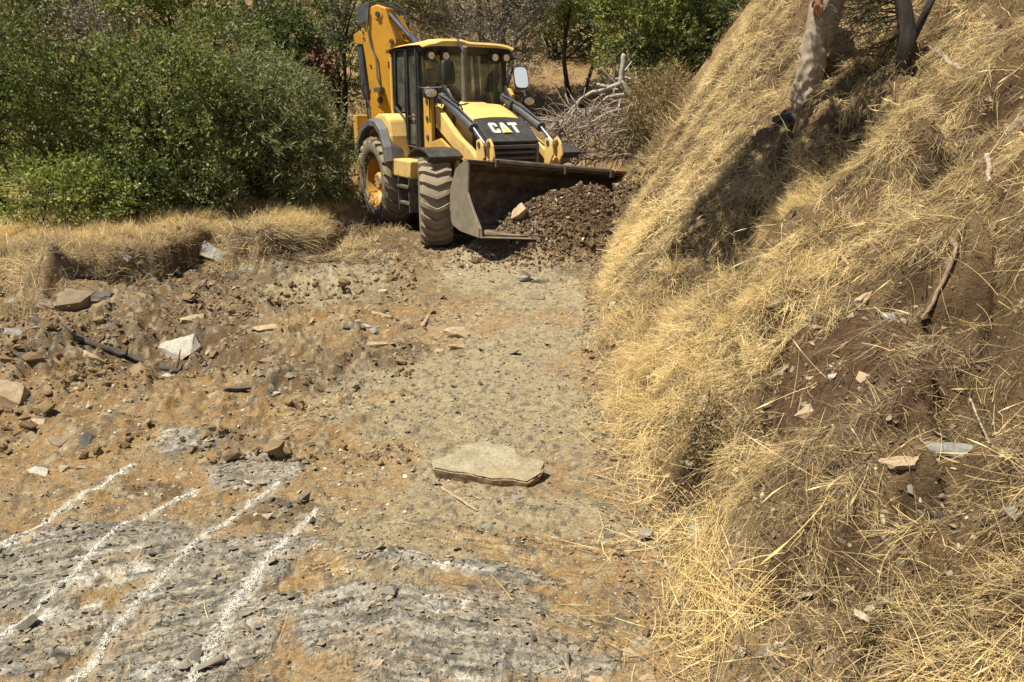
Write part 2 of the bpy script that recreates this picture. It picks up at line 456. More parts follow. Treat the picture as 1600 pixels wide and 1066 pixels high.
def fine(x, y, m):
    """centimetre relief: chips, clods and the edges of the slate layers"""
    bank = m['bank']; road = 1 - bank
    amp = np.clip(1.25 - y / 16, 0.3, 1)
    wx = x + 0.05 * fbm(x * 4, y * 4, 81, 2); wy = y + 0.05 * fbm(x * 4, y * 4, 82, 2)
    # slate: thin beds striking up to the right on the left side and down to the right in the middle
    th = np.where(x < -0.35, R(24), R(-13)) 
    t = sstep(-0.7, -0.1, x + 0.1 * fbm(x * 2, y * 2, 84, 2)); th = R(24) * (1 - t) + R(-13) * t
    c = wx * np.cos(th) + wy * np.sin(th); a = -wx * np.sin(th) + wy * np.cos(th)
    f1, e1, ra, rb, ox, oy = worley(c * 2.6, a * 20 + 1.2 * fbm(c * 3, a * 3, 83, 3), 90)
    f2, e2, rc, rd, ox2, oy2 = worley(c * 8, a * 52 + 1.0 * fbm(c * 7, a * 7, 85, 3), 95)
    slate = (0.020 * ra + 0.030 * (rb - 0.4) * oy - 0.008 * np.exp(-e1 * 9)) + (0.007 * rc + 0.010 * (rd - 0.5) * oy2 - 0.004 * np.exp(-e2 * 8))
    sb = fbm(c * 1.3, a * 9 + 0.7 * fbm(c * 2, a * 2, 86, 3), 87, 5, 0.62) * 9.0; fl_ = np.floor(sb); fr_ = sb - fl_
    slate = slate * 0.55 + 0.016 * (sstep(0.0, 0.14, fr_) - fr_ * 0.9) + 0.004 * _h(fl_, fl_ * 0 + 3, 88)
    # rubble
    g1, h1, qa, qb, px_, py_ = worley(wx * 11, wy * 11, 101)
    g2, h2, qc, qd, px2_, py2_ = worley(wx * 34, wy * 34, 105)
    rub = 0.016 * qa * (qa > 0.55) * sstep(0.02, 0.25, h1) + 0.010 * (qb - 0.5) * px_ + 0.006 * qc * sstep(0.02, 0.3, h2) + 0.004 * (qd - .5) * py2_
    grav = 0.0055 * qc * (qc > 0.4) * sstep(0.02, 0.25, h2) + 0.003 * fbm(x * 60, y * 60, 111, 2)
    soil = 0.010 * fbm(x * 14, y * 14, 121, 4, 0.62)
    left = sstep(-0.1, -1.3, x) 
    z = soil + grav * (0.6 + 0.6 * m['grey']) + rub * (0.25 + 0.75 * np.maximum(left, m['dark'])) * (1 - m['slate'] * 0.7)
    z = z * (1 - 0.75 * m['slate']) + slate * np.maximum(m['slate'], 0.45 * m['buff']) * 0.85
    clod = sstep(0.10, 0.5, fbm(x * 6, y * 6, 131, 4, 0.6)) * (0.065 * left * sstep(3.2, 4.6, y) + 0.05 * m['dark'] * sstep(-0.5, 0.3, x))
    z = z + clod * road
    zb = 0.045 * fbm(x * 11, y * 11, 141, 4, 0.6) + 0.02 * qa * sstep(0.05, 0.3, h1)
    z = z * road + zb * bank * (1 - sstep(13, 16, y) * 0.6)
    cav = dict(band=_h(fl_, fl_ * 0 + 7, 89), fr=fr_, sk=fbm(c * 3, a * 40, 91, 3) * 0.5 + 0.5, e1=e1, e2=e2, ra=ra, rc=rc, qa=qa, qb=qb, qc=qc, qd=qd, h1=h1, h2=h2)
    return z * amp, cav

def lerp3(a, b, w): return a * (1 - w[..., None]) + np.asarray(b) * w[..., None]

def ground_colour(x, y, m, c):
    n1 = fbm(x * 1.7, y * 1.7, 201, 5) * 0.5 + 0.5; n2 = fbm(x * 13, y * 13, 211, 4, 0.65) * 0.5 + 0.5; n3 = fbm(x * 55, y * 55, 221, 2) * 0.5 + 0.5
    tan = np.array([0.285, 0.195, 0.108]); col = np.ones(x.shape + (3,)) * tan
    col = lerp3(col, (0.240, 0.180, 0.115), sstep(0.4, 0.7, n2))
    col = lerp3(col, (0.170, 0.115, 0.062), sstep(0.2, -1.0, x) * sstep(3.0, 4.4, y) * (0.45 + 0.5 * n2))
    col = lerp3(col, (0.305, 0.258, 0.180), m['grey'] * (0.60 + 0.4 * n2))
    col = lerp3(col, (0.270, 0.168, 0.078), m['ochre'] * (0.30 + 0.55 * n1))
    col = lerp3(col, (0.092, 0.056, 0.030), m['dark'] * (0.45 + 0.5 * n2))
    sl = lerp3(np.ones(x.shape + (3,)) * np.array([0.180, 0.172, 0.155]), (0.440, 0.415, 0.360), np.clip(c['band'] * 0.45 + c['rc'] * 0.2 + 0.55 * sstep(0.3, 0.8, c['sk']), 0, 1))
    sl = lerp3(sl, (0.085, 0.080, 0.072), 0.7 * (1 - sstep(0.0, 0.10, c['fr'])) + 0 * n1)
    sl = lerp3(sl, (0.300, 0.215, 0.125), sstep(0.58, 0.78, n2 * 0.6 + 0.4 * c['band']) * 0.75)
    col = col * (1 - (m['slate'] * 0.9)[..., None]) + sl * (m['slate'] * 0.9)[..., None]
    col = lerp3(col, (0.370, 0.265, 0.150), m['buff'] * (0.3 + 0.5 * n1) * (1 - m['slate'] * 0.5))
    # chips of slate and pale bits in the soil
    road = 1 - m['bank']
    chip = sstep(0.72, 0.80, c['qa']) * road * 0.30 * (1 - m['slate'])
    col = lerp3(col, (0.270, 0.235, 0.180), chip * (c['qb'] > 0.4)); col = lerp3(col, (0.130, 0.118, 0.100), chip * (c['qb'] <= 0.4))
    chip = sstep(0.60, 0.70, c['qc']) * road * 0.75
    col = lerp3(col, (0.310, 0.270, 0.200), chip * (c['qd'] > 0.66)); col = lerp3(col, (0.120, 0.110, 0.094), chip * (c['qd'] < 0.36))
    # bank soil
    bs = lerp3(np.ones(x.shape + (3,)) * np.array([0.095, 0.062, 0.034]), (0.165, 0.115, 0.066), n1)
    bs = lerp3(bs, (0.12, 0.055, 0.030), zone(x, y, [], 0.5, 9) )
    col = col * road[..., None] + bs * m['bank'][..., None]
    # reddish bare patch on the bank, and bare soil behind the machine
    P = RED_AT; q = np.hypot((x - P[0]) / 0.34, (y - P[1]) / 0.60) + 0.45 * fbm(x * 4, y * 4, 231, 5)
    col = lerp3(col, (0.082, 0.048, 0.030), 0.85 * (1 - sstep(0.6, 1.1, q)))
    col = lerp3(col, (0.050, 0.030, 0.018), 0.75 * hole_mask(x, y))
    back = sstep(12.4, 13.6, y + 0.5 * fbm(x, y, 241, 3))
    bk = lerp3(np.ones(x.shape + (3,)) * np.array([0.185, 0.120, 0.066]), (0.285, 0.205, 0.118), n1)
    col = col * (1 - back[..., None]) + bk * back[..., None]
    ly = np.interp(x, LED_X, LED_Y)
    vg = sstep(0.25, 0.6, y - ly) * sstep(-1.9, -2.6, x)
    col = lerp3(col, (0.26, 0.185, 0.092), vg * 0.8)
    # white powder washed over the slate near the marks
    wh = m['white'] * 0.75 * sstep(0.35, 0.75, n2 * 0.75 + n3 * 0.35)
    for L, w in zip(LINES, LINE_W):
        wh = np.maximum(wh, 0.75 * np.exp(-(line_dist(x, y, L) / (w * 0.95)) ** 2) * sstep(0.30, 0.70, n2 * 0.6 + n3 * 0.5))
    col = lerp3(col, (0.62, 0.60, 0.55), np.clip(wh, 0, 0.8) * road)
    col = col * (1 + (1 - 0.8 * m['slate'])[..., None] * np.array([0.03, 0.0, -0.12]))
    col = col * (0.80 + 0.40 * n3)[..., None] * (0.88 + 0.24 * n2)[..., None]
    return np.clip(col, 0.01, 0.9)

RED_AT = px2g(1290, 570)
# ------------------------------------------------------------------ the ground as one sheet
NC, NR = 760, 820
wq = np.linspace(-1, 1, NC); wq = 0.74 * wq + 0.55 * wq ** 5 
ys = np.exp(np.linspace(math.log(0.9), math.log(46.0), NR)) - 0.35
GX, GY = np.meshgrid(wq, ys); GX = GX * (GY + 1.0)
M_ = masks(GX, GY)
fz, cav_ = fine(GX, GY, M_)
GZ = SURF(GX, GY) + fz
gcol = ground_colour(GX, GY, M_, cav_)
ii = np.arange(NR * NC).reshape(NR, NC)
quads = np.stack([ii[:-1, :-1], ii[:-1, 1:], ii[1:, 1:], ii[1:, :-1]], -1).reshape(-1, 4)
gm, nt, b = new_mat('earth_and_slate')
at = N(nt, 'ShaderNodeVertexColor', layer_name='Col')
n1 = noise_tex(nt, 90, 5, 0.7); n2 = noise_tex(nt, 260, 3, 0.7)
cc = mixc(nt, 1.0, at.outputs[0], ramp(nt, n1, [(0.30, (0.62, 0.60, 0.58)), (0.5, (1, 1, 1)), (0.72, (1.35, 1.36, 1.38))]), 'MULTIPLY')
def beds(ang, sx_, sy_, detail=6):
    tc = N(nt, 'ShaderNodeTexCoord'); m1 = N(nt, 'ShaderNodeMapping'); m1.inputs['Rotation'].default_value = (0, 0, -ang); nt.links.new(tc.outputs['Object'], m1.inputs[0])
    wn_ = N(nt, 'ShaderNodeTexNoise'); wn_.inputs['Scale'].default_value = 3.0; wn_.inputs['Detail'].default_value = 3; nt.links.new(m1.outputs[0], wn_.inputs['Vector'])
    ad = N(nt, 'ShaderNodeVectorMath', operation='MULTIPLY_ADD'); nt.links.new(wn_.outputs['Color'], ad.inputs[0]); ad.inputs[1].default_value = (0.0, 0.07, 0.0); nt.links.new(m1.outputs[0], ad.inputs[2])
    m2 = N(nt, 'ShaderNodeMapping'); m2.inputs['Scale'].default_value = (sx_, sy_, 6); nt.links.new(ad.outputs[0], m2.inputs[0])
    q = N(nt, 'ShaderNodeTexNoise'); q.inputs['Scale'].default_value = 1.0; q.inputs['Detail'].default_value = detail; q.inputs['Roughness'].default_value = 0.62; nt.links.new(m2.outputs[0], q.inputs['Vector']); return q.outputs[0]
bedm = N(nt, 'ShaderNodeAttribute', attribute_name='bed'); sb_ = N(nt, 'ShaderNodeSeparateColor'); nt.links.new(bedm.outputs['Color'], sb_.inputs[0])
b1 = beds(R(24), 4, 60); b2 = beds(R(-13), 3, 55)
bn_ = N(nt, 'ShaderNodeMix', data_type='FLOAT'); nt.links.new(sb_.outputs[1], bn_.inputs[0]); nt.links.new(b2, bn_.inputs[2]); nt.links.new(b1, bn_.inputs[3]); bedn = bn_.outputs[0]
cc = mixc(nt, sb_.outputs[0], cc, mixc(nt, 1.0, cc, ramp(nt, bedn, [(0.34, (0.42, 0.40, 0.37)), (0.45, (0.85, 0.84, 0.82)), (0.55, (1.15, 1.14, 1.12)), (0.68, (1.65, 1.62, 1.55))]), 'MULTIPLY'))
cc = mixc(nt, 1.0, cc, ramp(nt, n2, [(0.30, (0.75, 0.75, 0.75)), (0.7, (1.22, 1.22, 1.22))]), 'MULTIPLY')
nt.links.new(cc, b.inputs['Base Color']); b.inputs['Roughness'].default_value = 0.95; b.inputs['Specular IOR Level'].default_value = 0.15
n3 = noise_tex(nt, 22, 6, 0.75)
hs = N(nt, 'ShaderNodeMath', operation='MULTIPLY_ADD'); nt.links.new(n3, hs.inputs[0]); hs.inputs[1].default_value = 4.0; nt.links.new(n1, hs.inputs[2])
hb = N(nt, 'ShaderNodeMath', operation='MULTIPLY'); nt.links.new(bedn, hb.inputs[0]); nt.links.new(sb_.outputs[0], hb.inputs[1])
h2 = N(nt, 'ShaderNodeMath', operation='MULTIPLY_ADD'); nt.links.new(hb.outputs[0], h2.inputs[0]); h2.inputs[1].default_value = 5.0; nt.links.new(hs.outputs[0], h2.inputs[2])
add_bump(nt, b, h2.outputs[0], 0.9, 0.008)
V = np.stack([GX, GY, GZ], -1).reshape(-1, 3)
gme = np_mesh('ground', V, quads, gm, False, gcol.reshape(-1, 3))
ba = gme.color_attributes.new('bed', 'FLOAT_COLOR', 'POINT'); bc_ = np.zeros((len(V), 4), np.float32)
bc_[:, 0] = (np.clip(M_['slate'] + 0.8 * M_['buff'] + 0.35 * M_['grey'] * (GY < 4.2), 0, 1) * (1 - M_['bank'])).reshape(-1); bc_[:, 1] = (GX < -0.4).reshape(-1); bc_[:, 3] = 1
ba.data.foreach_set('color', bc_.ravel())
ground = add_obj('ground', gme, kind='structure')

# far land, coarse, a little under the fine sheet
fx = np.concatenate([-np.geomspace(400, 1, 60), np.linspace(-0.9, 0.9, 12), np.geomspace(1, 400, 60)])
fy = np.concatenate([-np.geomspace(120, 1, 30), np.linspace(-0.9, 40, 70), np.geomspace(41, 500, 40)])
FX, FY = np.meshgrid(fx, fy)
FZ = base(FX, FY) - 0.45 - 0.5 * sstep(20, 46, FY) * (FY < 47)
FZ = np.minimum(FZ, 60 + 8 * fbm(FX * 0.02, FY * 0.02, 5, 3))
jj = np.arange(FX.size).reshape(FX.shape)
fq = np.stack([jj[:-1, :-1], jj[:-1, 1:], jj[1:, 1:], jj[1:, :-1]], -1).reshape(-1, 4)
fm_, nt, b = new_mat('dry_hillside')
nt.links.new(ramp(nt, noise_tex(nt, 0.6, 8, 0.7), [(0.35, (0.10, 0.10, 0.05)), (0.5, (0.25, 0.17, 0.09)), (0.7, (0.36, 0.27, 0.14))]), b.inputs['Base Color']); b.inputs['Roughness'].default_value = 1
add_obj('hillside', np_mesh('hillside', np.stack([FX, FY, FZ], -1).reshape(-1, 3), fq, fm_, True), kind='structure')

# ------------------------------------------------------------------ four lines of white powder strewn on the ground
wm, nt, b = new_mat('white_powder')
nt.links.new(ramp(nt, noise_tex(nt, 120, 5, 0.75), [(0.30, (0.36, 0.31, 0.24)), (0.45, (0.44, 0.41, 0.355)), (0.7, (0.58, 0.56, 0.51))]), b.inputs['Base Color']); b.inputs['Roughness'].default_value = 1; b.inputs['Specular IOR Level'].default_value = 0.1
add_bump(nt, b, noise_tex(nt, 200, 4, 0.7), 0.6, 0.004)
qx = GX.reshape(-1)[quads].mean(1); qy = GY.reshape(-1)[quads].mean(1)
LLAB = ['white powder line farthest left, starting below the pale stones', 'white powder line second from the left, crossing the bare blue-grey slate',
        'long white powder line third from the left, broken by slate edges', 'broad white powder line nearest the middle of the track']
SUB = 4
tt_ = np.linspace(0, 1, SUB + 1)
for li, (L, w, lab) in enumerate(zip(LINES, LINE_W, LLAB)):
    idx = np.where((qy < 5.2) & (qx < 0.2))[0]
    idx = idx[line_dist(qx[idx], qy[idx], L) < w * 1.6]
    q = V[quads[idx]]                                   # n,4,3 : corners 00,10,11,01
    s_, t_ = np.meshgrid(tt_, tt_); s_ = s_.reshape(-1)[None, :, None]; t_ = t_.reshape(-1)[None, :, None]
    P = (q[:, None, 0] * (1 - s_) + q[:, None, 1] * s_) * (1 - t_) + (q[:, None, 3] * (1 - s_) + q[:, None, 2] * s_) * t_
    k = np.arange((SUB + 1) ** 2).reshape(SUB + 1, SUB + 1)
    loc = np.stack([k[:-1, :-1], k[:-1, 1:], k[1:, 1:], k[1:, :-1]], -1).reshape(-1, 4)
    F = (loc[None] + (np.arange(len(q)) * (SUB + 1) ** 2)[:, None, None]).reshape(-1, 4)
    P = P.reshape(-1, 3)
    C = P[F].mean(1); X, Y = C[:, 0], C[:, 1]
    D = line_dist(X + 0.006 * fbm(X * 6, Y * 6, 401, 3), Y, L)
    gap = fbm(X * 5, Y * 5, 405 + li, 4, 0.6); gr = fbm(X * 60, Y * 60, 406, 4, 0.8); g2 = vnoise(X * 260, Y * 260, 407)
    dens = 1.0 + 0.45 * gap - (D / (w * 0.62)) ** 1.6 + 0.75 * gr
    keep = dens > 1.75 * np.random.default_rng(li).random(len(X)) ** 1.3
    q = F[keep]
    u, inv = np.unique(q, return_inverse=True)
    VV = P[u].copy(); VV[:, 2] += 0.0035
    add_obj('powder_line', np_mesh('powder_line', VV, inv.reshape(q.shape), wm), label=lab, cat='marking line', group='white powder lines on the ground')
# ------------------------------------------------------------------ materials of the machine
YEL = (0.60, 0.33, 0.035)
m_yel = worn_mat('yellow_paint', (0.62, 0.34, 0.040), (0.55, 0.29, 0.03), 0.45, scale=3, dirt=(0.30, 0.22, 0.12), dirt_amt=0.7)
m_pale = worn_mat('sun_faded_yellow_paint', (0.70, 0.47, 0.14), (0.64, 0.41, 0.11), 0.42, scale=2.5, dirt=(0.36, 0.27, 0.15), dirt_amt=0.65)  # paler yellow than the other painted parts
m_boom = worn_mat('amber_yellow_paint', (0.56, 0.28, 0.016), (0.50, 0.235, 0.012), 0.42, scale=2.5, dirt=(0.22, 0.13, 0.05), dirt_amt=0.3)
m_blk = worn_mat('black_plastic', (0.018, 0.018, 0.019), (0.03, 0.03, 0.03), 0.45, scale=5, dirt=(0.12, 0.10, 0.07), dirt_amt=0.25)
m_gry = worn_mat('grey_fender_plastic', (0.075, 0.078, 0.082), (0.11, 0.11, 0.11), 0.4, scale=4, dirt=(0.20, 0.17, 0.12), dirt_amt=0.4)
m_dark = worn_mat('dark_frame_steel', (0.020, 0.020, 0.020), (0.045, 0.04, 0.035), 0.6, scale=6, dirt=(0.14, 0.11, 0.07), dirt_amt=0.5)
m_cyl = worn_mat('dark_grey_cylinder_paint', (0.050, 0.055, 0.062), (0.065, 0.07, 0.078), 0.4, scale=6, dirt=(0.16, 0.13, 0.1), dirt_amt=0.3)
m_chrome = worn_mat('polished_rod_steel', (0.55, 0.56, 0.58), (0.45, 0.46, 0.48), 0.18, metal=1.0, scale=8, dirt=(0.3, 0.28, 0.25), dirt_amt=0.2)
m_pipe = worn_mat('weathered_exhaust_steel', (0.22, 0.20, 0.18), (0.15, 0.13, 0.12), 0.6, metal=0.4, scale=7, dirt=(0.20, 0.14, 0.10), dirt_amt=0.5)
m_rub = worn_mat('dusty_tyre_rubber', (0.26, 0.215, 0.155), (0.175, 0.148, 0.112), 0.85, scale=5, dirt=(0.28, 0.22, 0.15), dirt_amt=0.7, bumpy=0.3, spec=0.2)
m_side = worn_mat('tyre_sidewall_rubber', (0.130, 0.118, 0.096), (0.085, 0.078, 0.066), 0.75, scale=4, dirt=(0.22, 0.18, 0.12), dirt_amt=0.55, bumpy=0.2, spec=0.25)
m_rust = worn_mat('rusty_bucket_steel', (0.055, 0.028, 0.017), (0.034, 0.028, 0.022), 0.6, metal=0.2, scale=2.5, dirt=(0.10, 0.055, 0.030), dirt_amt=0.8, bumpy=0.25)
m_plate = worn_mat('scuffed_grey_steel', (0.150, 0.138, 0.108), (0.110, 0.104, 0.086), 0.55, metal=0.25, scale=3, dirt=(0.26, 0.21, 0.14), dirt_amt=0.7, bumpy=0.15)
m_orange = worn_mat('worn_orange_bucket_paint', (0.42, 0.13, 0.03), (0.25, 0.09, 0.03), 0.6, scale=5, dirt=(0.20, 0.14, 0.09), dirt_amt=0.7)
m_seat = worn_mat('seat_fabric', (0.03, 0.03, 0.032), (0.05, 0.05, 0.05), 0.9, scale=10)
m_red = worn_mat('red_reflector_plastic', (0.55, 0.03, 0.015), (0.5, 0.03, 0.02), 0.3, scale=10, dirt_amt=0.1)
m_white, nt, b = new_mat('white_print'); b.inputs['Base Color'].default_value = (0.56, 0.54, 0.48, 1); b.inputs['Roughness'].default_value = 0.6
m_tri, nt, b = new_mat('yellow_print'); b.inputs['Base Color'].default_value = (0.75, 0.52, 0.08, 1)
m_lamp, nt, b = new_mat('lamp_glass'); b.inputs['Base Color'].default_value = (0.75, 0.74, 0.70, 1); b.inputs['Roughness'].default_value = 0.12; b.inputs['Metallic'].default_value = 0.75
m_mir, nt, b = new_mat('mirror_glass'); b.inputs['Base Color'].default_value = (0.72, 0.76, 0.78, 1); b.inputs['Roughness'].default_value = 0.15; b.inputs['Metallic'].default_value = 0.45
def glass_mat(name, tint, refl=0.12, dust_haze=0.10):
    m = bpy.data.materials.new(name); m.use_nodes = True; nt = m.node_tree; nt.nodes.clear()
    o = N(nt, 'ShaderNodeOutputMaterial'); t = N(nt, 'ShaderNodeBsdfTransparent'); t.inputs[0].default_value = (*tint, 1)
    g = N(nt, 'ShaderNodeBsdfGlossy'); g.inputs['Roughness'].default_value = 0.03; g.inputs['Color'].default_value = (0.9, 0.95, 0.93, 1)
    d = N(nt, 'ShaderNodeBsdfDiffuse'); d.inputs[0].default_value = (0.33, 0.31, 0.25, 1)
    f = N(nt, 'ShaderNodeFresnel'); f.inputs[0].default_value = 1.5
    a = N(nt, 'ShaderNodeMath', operation='ADD'); a.inputs[1].default_value = refl; nt.links.new(f.outputs[0], a.inputs[0])
    m1 = N(nt, 'ShaderNodeMixShader'); nt.links.new(a.outputs[0], m1.inputs[0]); nt.links.new(t.outputs[0], m1.inputs[1]); nt.links.new(g.outputs[0], m1.inputs[2])
    m2 = N(nt, 'ShaderNodeMixShader'); nz = noise_tex(nt, 3.5, 6, 0.7)
    mr = N(nt, 'ShaderNodeMapRange'); mr.inputs[1].default_value = 0.3; mr.inputs[2].default_value = 0.75; mr.inputs[4].default_value = dust_haze * 2; nt.links.new(nz, mr.inputs[0])
    nt.links.new(mr.outputs[0], m2.inputs[0]); nt.links.new(m1.outputs[0], m2.inputs[1]); nt.links.new(d.outputs[0], m2.inputs[2])
    nt.links.new(m2.outputs[0], o.inputs[0]); return m
m_glass = glass_mat('hazed_tinted_glass', (0.80, 0.87, 0.81), 0.05, 0.20)  # pale diffuse haze stands in for brighter reflections in the panes

# ------------------------------------------------------------------ the backhoe loader; local x forward, y to its left, z up; front axle at x = 0
ALPHA = R(29)
fw = np.array([math.sin(ALPHA), -math.cos(ALPHA)]); lf = np.array([math.cos(ALPHA), math.sin(ALPHA)])
nearf = at_depth(684, 378, 10.25)[:2]                # where the near front tyre stands
org = nearf + lf * 0.90
TZ = float(at_depth(684, 378, 10.25)[2])
machine = empty('backhoe_loader', (org[0], org[1], TZ - 0.02), (R(0.6), R(1.0), ALPHA - R(90)),
                label='yellow backhoe loader with raised boom pushing soil down the track', cat='backhoe loader')
def K(mb, name, mat, parent=None, **k): return mb.build(name, mat, parent or machine, **k)

# ---- tyres with chevron lugs
def tyre_mesh(rad, wid, rimr, lugs, lugh, rear, name):
    hw = wid / 2; mb = MB()
    core = rad - lugh
    prof = [(rimr, -hw * 0.72), (rimr + 0.03, -hw * 0.86), (rimr + (core - rimr) * 0.5, -hw * 1.0), (core - 0.05, -hw * 0.95), (core - 0.012, -hw * 0.80), (core, -hw * 0.4), (core + 0.004, 0),
            (core, hw * 0.4), (core - 0.012, hw * 0.80), (core - 0.05, hw * 0.95), (rimr + (core - rimr) * 0.5, hw * 1.0), (rimr + 0.03, hw * 0.86), (rimr, hw * 0.72)]
    mb.lathe_y(prof, 64)
    for k in range(lugs):
        for sgn in (-1, 1):
            a0 = 2 * math.pi * (k + (0.5 if sgn > 0 and rear else 0.0)) / lugs
            st = 0.42 * (1.0 if rear else 0.75)       # sweep of the bar in radians, backwards from centre to shoulder
            n = 6; rings = []
            for i in range(n + 1):
                f = i / n
                y = sgn * hw * (-0.06 + 1.04 * f)
                a = a0 + st * (f ** 1.25) * (2 * math.pi / lugs) / (2 * math.pi / 22) * 0.55
                top = rad - (0.004 if f < 0.8 else 0.02 + 0.10 * (f - 0.8)); bot = core - (0.01 if f < 0.8 else 0.06)
                wd = (0.42 if not rear else 0.34) * (2 * math.pi / lugs) * (0.55 + 0.35 * f) * 0.5
                if not rear: wd *= 1.25
                ring = []
                for da, rr in ((-wd * 1.25, bot), (-wd * 0.75, top), (wd * 0.75, top), (wd * 1.25, bot)):
                    ring.append((math.cos(a + da) * rr, y, math.sin(a + da) * rr))
                rings.append(ring)
            mb.loft(rings)
    return mb
def wheel(x, y, rad, wid, rimr, lugs, lugh, rear, side, steer=0):
    t = tyre_mesh(rad, wid, rimr, lugs, lugh, rear, 'wheel')
    w = K(t, 'wheel', m_rub, smooth=True); w.location = (x, y, rad - 0.02); w.rotation_euler = (0, R(13) if rear else R(5), steer)
    me = w.data; me.materials.append(m_side)
    for p in me.polygons:
        c = p.center; r_ = math.hypot(c.x, c.z)
        if r_ < rad - lugh * 1.8: p.material_index = 1
    s = side; hw = wid / 2
    rb = MB()      # deep dished rim, open to side s
    rb.lathe_y([(rimr + 0.012, s * hw * 0.80), (rimr + 0.012, s * hw * 0.72), (rimr - 0.02, s * hw * 0.70), (rimr - 0.035, s * hw * 0.2), (rimr - 0.06, -s * hw * 0.05), (rimr * 0.62, -s * hw * 0.02), (rimr * 0.55, s * hw * 0.10), (0.0, s * hw * 0.10)], 48)
    rim = K(rb, 'rim', m_boom if rear else m_yel, w, smooth=True)
    hb = MB(); hb.lathe_y([(0.0, s * hw * 0.55), (rimr * 0.30, s * hw * 0.55), (rimr * 0.36, s * hw * 0.45), (rimr * 0.38, s * hw * 0.08)], 28)
    for k in range(8):
        a = k * math.pi / 4; r_ = rimr * 0.24
        hb.cyl((math.cos(a) * r_, s * hw * 0.5, math.sin(a) * r_), (math.cos(a) * r_, s * hw * 0.62, math.sin(a) * r_), 0.014, 6)
    for k in range(10):
        a = k * math.pi / 5; r_ = rimr * 0.48
        hb.cyl((math.cos(a) * r_, s * hw * 0.08, math.sin(a) * r_), (math.cos(a) * r_, s * hw * 0.17, math.sin(a) * r_), 0.014, 6)
    K(hb, 'hub', m_yel, w, smooth=True)
    return w
wheel(0.0, -0.92, 0.585, 0.42, 0.28, 22, 0.045, False, -1, R(-21))
wheel(0.0, 0.90, 0.585, 0.42, 0.28, 22, 0.045, False, 1, R(-21))
wheel(-2.05, -0.86, 0.68, 0.46, 0.375, 22, 0.045, True, -1)
wheel(-2.05, 0.86, 0.68, 0.46, 0.375, 22, 0.045, True, 1)

# ---- chassis
c = MB(); c.box((-1.1, 0.30, 0.72), (3.0, 0.10, 0.26)); c.box((-1.1, -0.30, 0.72), (3.0, 0.10, 0.26)); c.box((-1.1, 0, 0.62), (2.2, 0.62, 0.34))
c.cyl((0, -0.75, 0.54), (0, 0.75, 0.54), 0.085, 14); c.box((0, 0, 0.56), (0.30, 0.34, 0.30)); c.cyl((-2.05, -0.75, 0.66), (-2.05, 0.75, 0.66), 0.13, 16)
c.box((0.45, 0, 0.80), (0.25, 0.62, 0.40)); c.box((-0.95, -0.62, 0.62), (0.75, 0.42, 0.40)); c.box((-0.95, 0.62, 0.62), (0.75, 0.42, 0.40))
K(c, 'chassis', m_dark, bevel=0.012)
t = MB(); t.prism([(-1.42, 0.80), (-0.72, 0.80), (-0.66, 1.04), (-1.42, 1.04)], -0.98, -0.70); K(t, 'fuel_tank', m_pale, bevel=0.02)
st = MB(); st.box((-0.95, -0.88, 0.45), (0.42, 0.22, 0.03)); st.box((-0.95, -0.90, 0.68), (0.42, 0.22, 0.03))
st.box((-1.15, -0.9, 0.58), (0.02, 0.18, 0.5)); st.box((-0.75, -0.9, 0.58), (0.02, 0.18, 0.5)); K(st, 'step', m_dark)

# ---- hood and grille
def ringh(x, z, w, zb, rr=0.10):
    pts = [(x, -w - 0.015, zb), (x, -w, z - rr)]
    for k in range(1, 5): a = k * math.pi / 8; pts.append((x, -w + rr * (1 - math.cos(a)), z - rr + rr * math.sin(a)))
    pts.append((x, -w * 0.3, z + 0.012)); pts.append((x, w * 0.3, z + 0.012))
    for k in range(4, 0, -1): a = k * math.pi / 8; pts.append((x, w - rr * (1 - math.cos(a)), z - rr + rr * math.sin(a)))
    pts += [(x, w, z - rr), (x, w + 0.015, zb)]
    return pts
h = MB(); h.loft([ringh(-0.93, 1.80, 0.46, 1.02), ringh(-0.6, 1.785, 0.45, 1.02), ringh(-0.25, 1.71, 0.41, 1.00), ringh(0.04, 1.615, 0.37, 0.98, 0.09)])
hood = K(h, 'hood', m_pale, smooth=True)
s_ = MB(); s_.loft([[(-0.75, -0.20, 1.803), (-0.75, 0.20, 1.803), (-0.75, 0.17, 1.83), (-0.75, -0.17, 1.83)], [(-0.25, -0.18, 1.705), (-0.25, 0.18, 1.705), (-0.25, 0.15, 1.735), (-0.25, -0.15, 1.735)], [(0.0, -0.16, 1.60), (0.0, 0.16, 1.60), (0.0, 0.13, 1.622), (0.0, -0.13, 1.622)]])
K(s_, 'hood_scoop', m_pale, hood, bevel=0.008)
g = MB(); g.loft([[(0.041, -0.385, 1.575), (0.041, 0.385, 1.575), (0.041, 0.385, 0.86), (0.041, -0.385, 0.86)],
                  [(0.40, -0.36, 1.36), (0.40, 0.36, 1.36), (0.42, 0.36, 0.80), (0.42, -0.36, 0.80)]])
grille = K(g, 'grille', m_blk, bevel=0.01)
